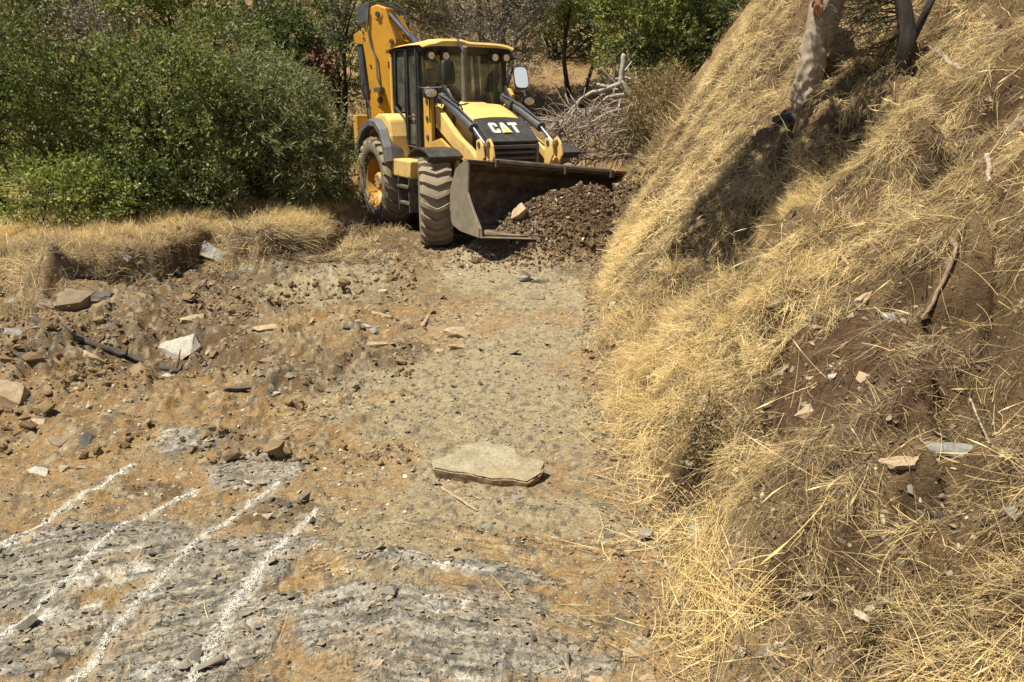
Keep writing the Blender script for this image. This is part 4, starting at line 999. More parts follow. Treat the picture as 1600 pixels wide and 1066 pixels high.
def skinned(name, J, E, mat, parent=None, root=0, sub=2, **k):
    """J: list of (x, y, z, rx, ry); E: edges"""
    me = bpy.data.meshes.new(name); me.from_pydata([j[:3] for j in J], E, []); me.update()
    o = bpy.data.objects.new(name, me); COL.objects.link(o)
    sk = o.modifiers.new('skin', 'SKIN'); sk.use_smooth_shade = True
    if not me.skin_vertices: me.attributes.update() if hasattr(me.attributes, 'update') else None
    lay = me.skin_vertices[0].data
    for i, j in enumerate(J): lay[i].radius = (j[3], j[4]); lay[i].use_root = (i == root)
    ss = o.modifiers.new('sub', 'SUBSURF'); ss.levels = sub; ss.render_levels = sub
    dg = bpy.context.evaluated_depsgraph_get(); ev = o.evaluated_get(dg)
    m2 = bpy.data.meshes.new_from_object(ev); m2.name = name
    bpy.data.objects.remove(o); bpy.data.meshes.remove(me)
    m2.materials.clear(); m2.materials.append(mat)
    m2.polygons.foreach_set('use_smooth', np.ones(len(m2.polygons), bool))
    o = bpy.data.objects.new(name, m2); COL.objects.link(o)
    if parent: o.parent = parent
    return finish(o, **k)

def chain(J, E, start, pts):
    last = start
    for p in pts:
        J.append(p); E.append((last, len(J) - 1)); last = len(J) - 1
    return last

def hand(J, E, wrist, d, side, curl=0.5, sc=1.0):
    """palm and five fingers grown from the wrist joint; d = direction of the hand, side = direction of the thumb"""
    w = Vector(J[wrist][:3]); d = Vector(d).normalized(); s = Vector(side); s = (s - d * s.dot(d)).normalized(); n = d.cross(s)
    pc = w + d * 0.045 * sc; J.append((*pc, 0.036 * sc, 0.018 * sc)); E.append((wrist, len(J) - 1)); palm = len(J) - 1
    for k, (off, ln) in enumerate(((0.028, 0.070), (0.010, 0.078), (-0.009, 0.072), (-0.027, 0.056))):
        p = w + (d * 0.088 + s * off) * sc; pts = [(*p, 0.0095 * sc, 0.0095 * sc)]
        dd = d.copy()
        for q, f in enumerate((0.45, 0.32, 0.23)):
            dd = (dd + n * curl * (0.5 + 0.25 * q)).normalized(); p = p + dd * ln * f * sc
            r_ = (0.0085, 0.0078, 0.0065)[q] * sc; pts.append((*p, r_, r_))
        chain(J, E, palm, pts)
    p = w + (d * 0.03 + s * 0.03) * sc; pts = [(*p, 0.013 * sc, 0.013 * sc)]
    p = p + (d * 0.025 + s * 0.022 + n * 0.01) * sc; pts.append((*p, 0.0105 * sc, 0.0105 * sc)); p = p + (d * 0.028 + s * 0.006 + n * 0.012) * sc; pts.append((*p, 0.008 * sc, 0.008 * sc))
    chain(J, E, palm, pts)

def head_mesh(parent, at, face, skin, hairm, cap=None):
    """an ovoid head with brow, nose, lips, chin, eyes and ears"""
    face = Vector(face).normalized(); up = Vector((0, 0, 1)); rt = face.cross(up).normalized()
    n, m = 28, 20; V = []; F = []
    for j in range(m + 1):
        ph = math.pi * j / m
        for i in range(n):
            th = 2 * math.pi * i / n
            x = math.sin(ph) * math.cos(th); y = math.sin(ph) * math.sin(th); z = math.cos(ph)
            px_, py_, pz_ = x * 0.098, y * 0.076, z * 0.118
            if z < 0: py_ *= 1 - 0.28 * (-z) ** 1.5; px_ *= 1 - 0.12 * (-z)
            if x > 0:
                g = math.exp(-(y / 0.13) ** 2)
                px_ += g * (0.022 * math.exp(-((z + 0.12) / 0.13) ** 2) + 0.008 * math.exp(-((z - 0.25) / 0.08) ** 2) + 0.007 * math.exp(-((z + 0.48) / 0.06) ** 2) + 0.010 * math.exp(-((z + 0.78) / 0.10) ** 2))
                px_ -= 0.010 * math.exp(-((abs(y) - 0.38) / 0.15) ** 2) * math.exp(-((z - 0.08) / 0.10) ** 2)
            V.append(Vector(at) + face * px_ + rt * py_ + up * pz_)
    for j in range(m):
        for i in range(n): F.append((j * n + i, (j + 1) * n + i, (j + 1) * n + (i + 1) % n, j * n + (i + 1) % n))
    return V, F, face, rt, up

def person(root, J, E, headat, face, trousers, shirt, shoes, hat=False, skinroot=0):
    body = skinned('body', J, E, m_skin, root, skinroot)
    V, F, f, r_, u = head_mesh(root, headat, face, m_skin, m_hair)
    hd = MB(); hd.add(V, F)
    for s in (-1, 1):
        c = Vector(headat) + r_ * s * 0.076 - f * 0.005
        hd.add([c + f * (0.022 * math.cos(a)) + u * (0.034 * math.sin(a)) + r_ * s * o for o in (0.0, 0.014) for a in np.linspace(0, 2 * math.pi, 12, endpoint=False)],
               [(i, (i + 1) % 12, 12 + (i + 1) % 12, 12 + i) for i in range(12)] + [tuple(range(12, 24))])
    h_ = hd.build('head', m_skin, root, smooth='all')
    for s in (-1, 1):
        e = MB(); c = Vector(headat) + r_ * s * 0.030 + f * 0.083 + u * 0.010
        e.loft([[c + r_ * (0.012 * q * math.cos(a)) + u * (0.007 * q * math.sin(a)) + f * o for a in np.linspace(0, 2 * math.pi, 10, endpoint=False)] for q, o in ((1, 0.0), (0.8, 0.006), (0.3, 0.008))])
        e.build('eye', m_hair, h_, smooth='all')
    hh = MB(); VV = []; FF = []
    n, m = 28, 9
    for j in range(m + 1):
        ph = math.pi * 0.56 * j / m
        for i in range(n):
            th = 2 * math.pi * i / n; x = math.sin(ph) * math.cos(th); y = math.sin(ph) * math.sin(th); z = math.cos(ph)
            if x > 0.35 and z < 0.45: z = 0.45 + (z - 0.45) * 0.1
            VV.append(Vector(headat) + f * (x * 0.105 - 0.004) + r_ * y * 0.083 + u * (z * 0.127 + 0.002))
    for j in range(m):
        for i in range(n): FF.append((j * n + i, (j + 1) * n + i, (j + 1) * n + (i + 1) % n, j * n + (i + 1) % n))
    hh.add(VV, FF)
    if hat:
        hh.add([Vector(headat) + f * (0.09 + 0.075 * q) + r_ * (0.06 * s) + u * (0.055 - 0.01 * q) for q in (0, 1) for s in (-1, 1)], [(0, 1, 3, 2)])
    hh.build('cap' if hat else 'hair', m_navy if hat else m_hair, root, smooth='all')
    for nm, (JJ, EE, mt) in dict(trousers=trousers, shirt=shirt).items(): skinned(nm, JJ, EE, mt, root, 0, sub=3)
    return body

# the man who stands on the bank, mostly out of the top of the picture
foot = px2g(1236, 190)
foot[2] += 0.0
man = empty('person', foot, (0, 0, 0), label='person standing on the grassy bank in dusty khaki trousers and dark shoes', cat='person')
fx0, fy0, fz0 = 0, 0, 0
# local axes are the world's; he faces left (-x) and a little to the camera
hipz = 0.93
AR = (0.20, -0.02, 0.10)     # front foot ankle (lower on the slope), relative to root
a1 = Vector((0.07, -0.02, 0.10)); k1 = Vector((0.085, -0.05, 0.50)); h1 = Vector((0.17, -0.08, hipz))
g2 = px2g(1275, 165) - foot
a2 = Vector((0.36, 0.14, float(SURF(foot[0] + 0.35, foot[1] + 0.14) - foot[2]) / 0.89 + 0.10)); k2 = Vector((0.20, 0.11, 0.74)); h2 = Vector((0.21, 0.09, hipz))
pel = Vector((0.19, 0.0, hipz + 0.06)); wst = Vector((0.19, 0.0, hipz + 0.20)); chs = Vector((0.16, 0.0, hipz + 0.42)); nek = Vector((0.15, 0.0, hipz + 0.60)); shl = hipz + 0.52
J = [(*pel, 0.14, 0.11)]; E = []
up_ = chain(J, E, 0, [(*wst, 0.125, 0.10), (*chs, 0.15, 0.11), (0.155, 0, shl, 0.12, 0.09)])
nk = chain(J, E, up_, [(*nek, 0.055, 0.055), (0.135, 0, hipz + 0.70, 0.06, 0.06)])
for hh_, kk_, aa_ in ((h1, k1, a1), (h2, k2, a2)):
    e_ = chain(J, E, 0, [(*hh_, 0.085, 0.085), (*kk_, 0.055, 0.055), (*(kk_ * 0.5 + aa_ * 0.5), 0.052, 0.052), (*aa_, 0.036, 0.036)])
    chain(J, E, e_, [(*(aa_ + Vector((-0.08, -0.01, -0.055))), 0.035, 0.028), (*(aa_ + Vector((-0.15, -0.02, -0.075))), 0.030, 0.020)])
# right arm hangs in front of the thigh, left arm at his far side
sh1 = Vector((0.155, -0.20, shl)); el1 = Vector((0.13, -0.25, shl - 0.28)); wr1 = Vector((0.045, -0.20, shl - 0.56))
w1 = chain(J, E, up_, [(*sh1, 0.052, 0.052), (*el1, 0.040, 0.040), (*wr1, 0.027, 0.024)]); hand(J, E, w1, (-0.05, 0.03, -1), (-0.6, 0.8, 0), 0.45)
sh2 = Vector((0.155, 0.20, shl)); el2 = Vector((0.27, 0.26, shl - 0.27)); wr2 = Vector((0.26, 0.24, shl - 0.50))
w2 = chain(J, E, up_, [(*sh2, 0.052, 0.052), (*el2, 0.040, 0.040), (*wr2, 0.027, 0.024)]); hand(J, E, w2, (-0.1, 0, -1), (-0.6, -0.8, 0), -0.45)
TJ = [(*pel, 0.155, 0.125)]; TE = []
chain(TJ, TE, 0, [(*(pel + Vector((0, 0, 0.10))), 0.145, 0.115)])
def leg_cloth(hh_, kk_, aa_):
    mid1 = hh_ * 0.5 + kk_ * 0.5; mid2 = kk_ * 0.5 + aa_ * 0.5
    chain(TJ, TE, 0, [(*hh_, 0.125, 0.115), (*mid1, 0.112, 0.105), (*(kk_ + Vector((0.01, 0, 0.03))), 0.094, 0.090), (*(kk_ + Vector((0.005, 0, -0.06))), 0.096, 0.090), (*mid2, 0.088, 0.084), (*(aa_ + Vector((0.012, 0, 0.10))), 0.088, 0.082), (*(aa_ + Vector((0.010, 0, 0.045))), 0.092, 0.086), (*(aa_ + Vector((0.010, 0, -0.01))), 0.092, 0.086), (*(aa_ + Vector((0.012, 0, -0.045))), 0.078, 0.072)])
leg_cloth(h1, k1, a1); leg_cloth(h2, k2, a2)
SJ = [(*(wst + Vector((0, 0, -0.06))), 0.150, 0.125)]; SE = []
u2 = chain(SJ, SE, 0, [(*wst, 0.145, 0.12), (*chs, 0.165, 0.125), (0.155, 0, shl + 0.01, 0.13, 0.10)])
chain(SJ, SE, u2, [(0.15, 0, shl + 0.06, 0.075, 0.07)])
for a_, b_ in ((sh1, el1), (sh2, el2)): chain(SJ, SE, u2, [(*a_, 0.070, 0.070), (*(a_ * 0.3 + b_ * 0.7), 0.062, 0.060)])
person(man, J, E, Vector((0.125, 0, hipz + 0.79)), (-1, -0.15, -0.1), (TJ, TE, m_khaki), (SJ, SE, m_shirt), None)
man.scale = (0.97, 0.97, 0.89)
# folds pressed into the trousers
for ch in man.children:
    if ch.name.startswith('trousers'):
        me = ch.data; co = np.empty(len(me.vertices) * 3, np.float32); me.vertices.foreach_get('co', co); co = co.reshape(-1, 3)
        nr = np.empty(len(me.vertices) * 3, np.float32); me.vertices.foreach_get('normal', nr); nr = nr.reshape(-1, 3)
        ang = np.arctan2(co[:, 1], co[:, 0] - 0.15)
        kz = 1.0 + 1.6 * np.exp(-((co[:, 2] - 0.18) / 0.10) ** 2) + 0.8 * np.exp(-((co[:, 2] - 0.52) / 0.10) ** 2)
        rdg = 1 - np.abs(fbm(ang * 1.3 + co[:, 2] * 5, co[:, 2] * 8 - ang * 1.1 + co[:, 1] * 6, 705, 2)) * 3
        dsp = 0.012 * np.clip(rdg, -0.5, 1) * np.sqrt(kz) + 0.014 * kz * fbm(ang * 2.2 + co[:, 2] * 3, co[:, 2] * 9 + co[:, 0] * 12, 700, 3) + 0.006 * np.sin(co[:, 2] * 70 + ang * 3) * np.exp(-((co[:, 2] - 0.17) / 0.07) ** 2)
        me.vertices.foreach_set('co', (co + nr * dsp[:, None]).ravel()); me.update()
for aa_ in (a1, a2):
    mb = MB(); rings = []
    for t_, w_, hgt, lift in ((0.075, 0.026, 0.05, 0), (0.06, 0.040, 0.10, 0), (0.0, 0.044, 0.105, 0), (-0.06, 0.048, 0.075, 0), (-0.12, 0.052, 0.055, 0), (-0.18, 0.046, 0.045, 0), (-0.215, 0.025, 0.03, 0)):
        cx = aa_ + Vector((t_, -0.01 - t_ * 0.05 * -1, -0.095))
        rings.append([cx + Vector((0, w_ * math.cos(a), max(0, hgt * math.sin(a)) if math.sin(a) > 0 else 0.012 * math.sin(a))) for a in np.linspace(0, 2 * math.pi, 16, endpoint=False)])
    mb.loft(rings); mb.build('shoe', m_shoe, man, smooth='all')

# the driver, a dark shape behind the windscreen
drv = empty('person', (0, 0, 0), label='person in dark clothes and cap sitting at the wheel inside the cab', cat='person')
drv.matrix_world = Matrix.Translation((org[0], org[1], TZ)) @ Matrix.Rotation(ALPHA - R(90), 4, 'Z')
px0 = -1.72; zs = 1.53; dy = 0.0
J = [(px0, dy, zs + 0.10, 0.13, 0.11)]; E = []
u_ = chain(J, E, 0, [(px0 - 0.02, dy, zs + 0.30, 0.12, 0.09), (px0 - 0.03, dy, zs + 0.50, 0.13, 0.09)])
chain(J, E, u_, [(px0 - 0.01, dy, zs + 0.60, 0.055, 0.055), (px0, dy, zs + 0.66, 0.06, 0.06)])
TJ = [(px0, dy, zs + 0.10, 0.15, 0.12)]; TE = []; SJ = [(px0, dy, zs + 0.16, 0.15, 0.12)]; SE = []
u3 = chain(SJ, SE, 0, [(px0 - 0.02, dy, zs + 0.32, 0.14, 0.11), (px0 - 0.03, dy, zs + 0.50, 0.15, 0.11)])
for s in (-1, 1):
    l_ = [(px0 + 0.05, dy + s * 0.10, zs + 0.10, 0.08, 0.08), (px0 + 0.42, dy + s * 0.14, zs + 0.10, 0.06, 0.06), (px0 + 0.46, dy + s * 0.14, zs - 0.30, 0.04, 0.04), (px0 + 0.55, dy + s * 0.14, zs - 0.36, 0.035, 0.03)]
    chain(J, E, 0, l_); chain(TJ, TE, 0, [(a, b_, c_, r1 * 1.25, r2 * 1.25) for a, b_, c_, r1, r2 in l_[:3]])
    ar = [(px0 - 0.02, dy + s * 0.20, zs + 0.48, 0.05, 0.05), (px0 + 0.12, dy + s * 0.25, zs + 0.28, 0.04, 0.04), (px0 + 0.35, dy + s * 0.17, zs + 0.36, 0.027, 0.025)]
    w_ = chain(J, E, u_, ar); hand(J, E, w_, (0.5, 0, -0.3), (0, -s, 0.3), 0.6 * s)
    chain(SJ, SE, u3, [(a, b_, c_, r1 * 1.3, r2 * 1.3) for a, b_, c_, r1, r2 in ar])
person(drv, J, E, Vector((px0 + 0.02, dy, zs + 0.76)), (1, 0, -0.1), (TJ, TE, m_navy), (SJ, SE, m_navy), None, hat=True)
# ------------------------------------------------------------------ trees and shrubs
def leaf_mat(name, c1, c2, c3, trans=0.35, rough=0.55):
    m = bpy.data.materials.new(name); m.use_nodes = True; nt = m.node_tree; nt.nodes.clear()
    o = N(nt, 'ShaderNodeOutputMaterial'); vc = N(nt, 'ShaderNodeVertexColor', layer_name='Col')
    sep = N(nt, 'ShaderNodeSeparateColor'); nt.links.new(vc.outputs[0], sep.inputs[0])
    c = ramp(nt, sep.outputs[0], [(0.0, c1), (0.5, c2), (1.0, c3)])
    p = N(nt, 'ShaderNodeBsdfPrincipled'); p.inputs['Roughness'].default_value = rough; p.inputs['Specular IOR Level'].default_value = 0.35; nt.links.new(c, p.inputs['Base Color'])
    t = N(nt, 'ShaderNodeBsdfTranslucent'); tc = mixc(nt, 1.0, c, (1.0, 1.05, 0.55), 'MULTIPLY'); nt.links.new(tc, t.inputs[0])
    mx = N(nt, 'ShaderNodeMixShader'); mx.inputs[0].default_value = trans; nt.links.new(p.outputs[0], mx.inputs[1]); nt.links.new(t.outputs[0], mx.inputs[2]); nt.links.new(mx.outputs[0], o.inputs[0])
    return m
LM = dict(
    broad=leaf_mat('broad_green_leaves', (0.097, 0.124, 0.035), (0.149, 0.184, 0.053), (0.238, 0.226, 0.084)),
    willow=leaf_mat('narrow_green_leaves', (0.114, 0.141, 0.057), (0.184, 0.204, 0.088), (0.306, 0.289, 0.156)),
    dark=leaf_mat('dark_green_leaves', (0.054, 0.078, 0.024), (0.090, 0.119, 0.037), (0.149, 0.163, 0.064)),
    olive=leaf_mat('grey_green_olive_leaves', (0.149, 0.148, 0.096), (0.254, 0.232, 0.174), (0.438, 0.373, 0.330), 0.2),
    brown=leaf_mat('withered_red_brown_leaves', (0.130, 0.057, 0.037), (0.191, 0.078, 0.050), (0.263, 0.133, 0.079)),
    dry=leaf_mat('yellowing_dry_leaves', (0.228, 0.148, 0.069), (0.333, 0.211, 0.105), (0.455, 0.304, 0.184)),
    fresh=leaf_mat('bright_green_leaves', (0.141, 0.184, 0.041), (0.219, 0.254, 0.066), (0.325, 0.317, 0.105)),
    pine=leaf_mat('needle_foliage', (0.105, 0.105, 0.037), (0.176, 0.148, 0.062), (0.288, 0.197, 0.105)),
    broom=leaf_mat('green_broom_stems', (0.176, 0.154, 0.053), (0.263, 0.197, 0.084), (0.385, 0.246, 0.132), 0.1))
m_bark, nt, b = new_mat('rough_dark_bark')
n_ = noise_tex(nt, 22, 6, 0.7, stretch=(1, 1, 0.25)); nt.links.new(ramp(nt, n_, [(0.35, (0.014, 0.011, 0.009)), (0.6, (0.050, 0.040, 0.030))]), b.inputs['Base Color']); b.inputs['Roughness'].default_value = 0.95; add_bump(nt, b, n_, 0.8, 0.02)
m_gbark, nt, b = new_mat('grey_smooth_bark')
n_ = noise_tex(nt, 14, 6, 0.7, stretch=(1, 1, 0.3)); nt.links.new(ramp(nt, n_, [(0.35, (0.085, 0.072, 0.058)), (0.6, (0.20, 0.175, 0.145))]), b.inputs['Base Color']); b.inputs['Roughness'].default_value = 0.9; add_bump(nt, b, n_, 0.6, 0.015)

def leaves(P, D, L, W, rng, tone, fold=0.25):
    """rhombic folded leaves: P base points, D directions, L lengths, W widths -> verts, faces, tone"""
    n = len(P); D = D / np.linalg.norm(D, axis=1, keepdims=True)
    rnd = rng.normal(size=(n, 3)); rnd[:, 2] *= 0.6
    S = np.cross(D, rnd); S /= np.linalg.norm(S, axis=1, keepdims=True); U = np.cross(S, D)
    L = L[:, None]; W = W[:, None]
    V = np.stack([P, P + D * L * 0.45 + S * W * 0.5 + U * W * fold, P + D * L - U * L * 0.08, P + D * L * 0.45 - S * W * 0.5 + U * W * fold], 1)
    F = np.arange(n * 4).reshape(n, 4)
    return V.reshape(-1, 3), F, np.repeat(tone, 4)

def crown_points(blobs, n, rng, shell=0.45, lump=0.35, seed=0):
    """anchors for twigs, clustered in clumps that fill the blobs unevenly"""
    vol = np.array([b[3] * b[4] * b[5] for b in blobs]) ** 0.75; vol /= vol.sum()
    out = []; dr = []
    k = rng.choice(len(blobs), n, p=vol)
    d = rng.normal(size=(n, 3)); d /= np.linalg.norm(d, axis=1, keepdims=True)
    r_ = (1 - shell) + shell * rng.random(n) ** 0.6; r_ = np.where(rng.random(n) < 0.22, rng.random(n) ** 0.5, r_)
    B = np.array([b[:6] for b in blobs])[k]
    az = np.arctan2(d[:, 1], d[:, 0])
    nz = fbm(d[:, 0] * 2.2 + k * 7.1 + d[:, 2] * 1.7, d[:, 1] * 2.2 + d[:, 2] * 2.4, 500 + seed, 3)
    r_ = r_ * (1 + lump * nz)
    P = B[:, :3] + d * B[:, 3:6] * r_[:, None]
    gap = fbm(P[:, 0] * 1.6 + P[:, 2] * 2.1, P[:, 1] * 1.6 - P[:, 2] * 1.9, 520 + seed, 3)
    keep = gap > -0.38
    return P[keep], d[keep], B[keep]

def make_plant(name, at, blobs, kind, n_twigs, per, L, W, label, cat, seed, stems=4, stem_r=0.05, droop=0.3, bark=None, twig=0.22, group=None, trunks=None, tonebias=0.0, second=None, ln='foliage', lump=0.35):
    """blobs are relative to the foot: (x, y, z, rx, ry, rz)"""
    rng = np.random.default_rng(seed)
    root = empty(name, at, label=label, cat=cat, group=group)
    A, d, B = crown_points(blobs, n_twigs, rng, seed=seed, lump=lump)
    A[:, 2] = np.maximum(A[:, 2], 0.03)
    dirs = d * 0.8 + rng.normal(size=d.shape) * 0.45 + np.array([0, 0, 0.35]); dirs /= np.linalg.norm(dirs, axis=1, keepdims=True)
    m = len(A)
    t = np.tile((np.arange(per) + 0.5) / per, (m, 1))
    P = A[:, None, :] + dirs[:, None, :] * (t * twig * rng.uniform(0.6, 1.4, (m, 1)))[..., None] + rng.normal(size=(m, per, 3)) * 0.012
    P[:, :, 2] -= droop * (t * twig) ** 1.5
    LD = dirs[:, None, :] * 0.7 + rng.normal(size=(m, per, 3)) * 0.55; LD[:, :, 2] -= droop * 0.4
    tw = np.clip(0.5 + 0.22 * rng.normal(size=(m, 1)) + 0.35 * fbm(A[:, 0] * 1.3, A[:, 2] * 1.3 + A[:, 1], 540 + seed, 3)[:, None] + 0.15 * rng.normal(size=(m, per)) + tonebias, 0, 1)
    P = P.reshape(-1, 3); LD = LD.reshape(-1, 3); tn = tw.reshape(-1); q = len(P)
    LL = L * rng.uniform(0.6, 1.3, q); WW = W * rng.uniform(0.7, 1.2, q)
    if second:
        sk, frac = second
        sel = (fbm(P[:, 0] * 1.1 + 3, P[:, 2] * 1.3 + P[:, 1], 560 + seed, 3) + rng.normal(size=q) * 0.12) > frac
        if sel.any():
            V2, F2, T2 = leaves(P[sel], LD[sel], LL[sel], WW[sel], rng, tn[sel]); add_obj('crown' if ln == 'crown' else ln, np_mesh(ln, V2, F2, LM[sk], True, np.repeat(T2[:, None], 3, 1)), root)
            P, LD, LL, WW, tn = P[~sel], LD[~sel], LL[~sel], WW[~sel], tn[~sel]
    V_, F_, T_ = leaves(P, LD, LL, WW, rng, tn)
    add_obj(ln, np_mesh(ln, V_, F_, LM[kind], True, np.repeat(T_[:, None], 3, 1)), root)
    # stems and limbs
    rr = random.Random(seed); mb = MB()
    def limb(a, b_, r0, r1, wob=0.08, n=7, sides=7):
        a, b_ = Vector(a), Vector(b_); ln_ = (b_ - a).length; pts = []
        ox = Vector((rr.uniform(-1, 1), rr.uniform(-1, 1), rr.uniform(-.3, .3))) * wob * ln_; o2 = Vector((rr.uniform(-1, 1), rr.uniform(-1, 1), 0)) * wob * 0.5 * ln_
        for i in range(n + 1):
            f = i / n; pts.append(a.lerp(b_, f) + ox * math.sin(math.pi * f) + o2 * math.sin(2 * math.pi * f))
        mb.tube(pts, [r0 + (r1 - r0) * (i / n) for i in range(n + 1)], sides); return pts
    if trunks is None:
        trunks = []
        for k in range(stems):
            bl = blobs[k % len(blobs)]
            trunks.append(((rr.uniform(-.15, .15), rr.uniform(-.1, .1), -0.15), (bl[0] + rr.uniform(-.3, .3) * bl[3], bl[1] + rr.uniform(-.3, .3) * bl[4], bl[2] + bl[5] * rr.uniform(0, .5)), stem_r * rr.uniform(.6, 1)))
    for a, b_, r0 in trunks:
        pts = limb(a, b_, r0, r0 * 0.4)
        for j in (3, 4, 5, 6, 7):
            for _ in range(2):
                q = A[rr.randrange(len(A))]
                cand = [A[rr.randrange(len(A))] for _ in range(6)]; q = min(cand, key=lambda c: (Vector(c) - pts[j]).length)
                limb(pts[j], q, r0 * 0.32, 0.005, 0.10, 5, 5)
    mb.build('trunk' if cat == 'tree' else 'stems', bark or m_bark, root, smooth='all')
    return root

def foot_at(u, v): 
    p = px2g(u, v); return (float(p[0]), float(p[1]), float(p[2]) - 0.02)
def ground_at(x, y): return (x, y, float(SURF(x, y)) - 0.02)
def gp(u, Y):        # ground point in the column of photograph pixel u at distance Y
    x = (u - 800) / 1245.0 * Y; return ground_at(x, Y)

# left-hand thicket, front row
make_plant('broadleaf_shrub', gp(235, 10.4), [(-0.1, 0.1, 1.2, 1.15, 0.9, 0.95), (-0.75, 0.2, 0.9, 0.8, 0.7, 0.8), (0.55, 0.0, 0.75, 0.65, 0.6, 0.7), (0.1, 0.1, 1.75, 0.85, 0.7, 0.5), (-0.2, 0, 0.55, 1.0, 0.6, 0.5)], 'broad', 3300, 9, 0.062, 0.030,
           'largest green broadleaf shrub of the thicket left of the machine', 'shrub', 11, stems=7, tonebias=0.02)
make_plant('willow_shrub', gp(418, 11.2), [(0.0, 0, 1.15, 0.85, 0.7, 0.95), (0.5, -0.1, 0.8, 0.55, 0.5, 0.65), (-0.5, 0.1, 1.0, 0.55, 0.5, 0.8), (0.1, 0.0, 1.45, 0.75, 0.55, 0.45)], 'willow', 2500, 10, 0.105, 0.017,
           'narrow-leaved green shrub between the big thicket and the rear wheel', 'shrub', 12, stems=6, droop=0.6, twig=0.30)
make_plant('broadleaf_tree', gp(-15, 9.9), [(0.0, 0, 2.3, 1.0, 0.9, 1.0), (-0.7, 0.2, 1.5, 0.9, 0.8, 0.9), (0.45, 0.1, 1.3, 0.45, 0.6, 0.8), (0.1, 0.1, 2.7, 0.8, 0.7, 0.5)], 'dark', 2200, 9, 0.062, 0.030,
           'dark-trunked tree at the left edge of the picture', 'tree', 13, trunks=[((0.12, -0.5, -0.1), (0.16, -0.3, 2.6), 0.11), ((0.1, 0.0, -0.1), (0.0, -0.1, 2.4), 0.07)], second=('broad', 0.0), ln='crown')
make_plant('low_shrub', gp(45, 9.0), [(0, 0, 0.42, 0.55, 0.45, 0.42), (0.5, 0.1, 0.35, 0.4, 0.4, 0.35)], 'fresh', 700, 8, 0.055, 0.026, 'low bright green shrub at the far left above the straw', 'shrub', 14, stems=3, stem_r=0.02)
make_plant('low_shrub', gp(185, 9.6), [(0, 0, 0.45, 0.55, 0.35, 0.48), (-0.4, 0, 0.35, 0.3, 0.3, 0.35)], 'dark', 650, 8, 0.050, 0.026, 'low dark shrub under the largest green shrub', 'shrub', 15, stems=3, stem_r=0.02, second=('broad', 0.1))
make_plant('low_shrub', gp(300, 10.1), [(0, 0, 0.32, 0.45, 0.3, 0.34)], 'willow', 420, 8, 0.055, 0.020, 'low pale green shrub with straw grass at its foot', 'shrub', 16, stems=3, stem_r=0.02)
make_plant('dark_shrub', gp(508, 12.3), [(0, 0, 0.55, 0.35, 0.35, 0.50), (-0.3, 0, 0.9, 0.35, 0.35, 0.4)], 'dark', 800, 8, 0.060, 0.028, 'small dark shrub just left of the rear wheel', 'shrub', 17, stems=4, stem_r=0.03)
make_plant('dark_shrub', gp(330, 11.9), [(0, 0, 1.0, 0.7, 0.5, 0.9), (0.3, 0, 1.9, 0.7, 0.5, 0.7)], 'broad', 1300, 8, 0.062, 0.026, 'mid green shrub filling the gap behind the two front shrubs', 'shrub', 18, stems=4, tonebias=-0.1)
# second row
make_plant('dark_shrub', gp(60, 12.2), [(0, 0, 1.1, 0.9, 0.7, 0.8), (0.3, 0, 1.6, 0.9, 0.7, 0.5)], 'broad', 1300, 8, 0.066, 0.028, 'mid green shrub behind the dark-trunked tree', 'shrub', 19, stems=4)
make_plant('dark_shrub', gp(190, 12.8), [(0, 0, 1.2, 0.9, 0.7, 0.8), (-0.2, 0, 1.7, 1.0, 0.7, 0.4)], 'willow', 1400, 8, 0.070, 0.022, 'pale green shrub rising just behind the largest green shrub', 'shrub', 20, stems=4, tonebias=0.1)
make_plant('dark_shrub', gp(-60, 13.0), [(0, 0, 1.3, 1.0, 0.7, 0.9), (0.3, 0, 2.0, 0.9, 0.7, 0.5)], 'dark', 1300, 8, 0.066, 0.030, 'dark shrub cut off by the upper left corner', 'shrub', 201, stems=4)
make_plant('olive_tree', gp(120, 14.6), [(0, 0, 2.6, 1.5, 1.2, 1.0), (-1.2, 0, 2.0, 1.0, 1.0, 0.9), (1.2, 0, 2.2, 0.9, 0.9, 0.8)], 'olive', 2300, 8, 0.075, 0.020, 'grey-green olive tree behind the large shrub at the left', 'tree', 21, stems=3, stem_r=0.12, bark=m_gbark, ln='crown', second=('broad', 0.12))
make_plant('young_tree', gp(282, 14.0), [(0, 0, 2.9, 0.75, 0.6, 0.6), (-0.5, 0, 2.3, 0.5, 0.5, 0.4), (0.5, 0.1, 2.4, 0.5, 0.5, 0.45)], 'fresh', 900, 8, 0.075, 0.040, 'bright green young tree with a bare thin trunk above the thicket', 'tree', 22, trunks=[((0.02, 0, -0.1), (0.0, 0, 2.7), 0.045), ((0.2, 0, -0.1), (0.35, 0, 2.5), 0.035)], ln='crown')
make_plant('olive_tree', gp(385, 15.2), [(0, 0, 2.0, 0.9, 0.8, 0.9), (0.7, 0, 2.7, 0.9, 0.8, 0.7), (-0.3, 0, 2.9, 0.9, 0.8, 0.7)], 'olive', 1900, 8, 0.075, 0.018, 'silvery olive tree behind the narrow-leaved shrub', 'tree', 23, stems=3, stem_r=0.10, bark=m_gbark, ln='crown', tonebias=0.15)
make_plant('withered_shrub', gp(452, 13.4), [(0, 0, 1.9, 0.50, 0.45, 0.50), (-0.2, 0, 1.45, 0.35, 0.35, 0.40), (0.35, 0, 1.6, 0.35, 0.35, 0.35)], 'dark', 1000, 8, 0.070, 0.036, 'dark shrub with withered red-brown leaves above the narrow-leaved shrub', 'shrub', 24, stems=4, stem_r=0.05, second=('brown', 0.05))
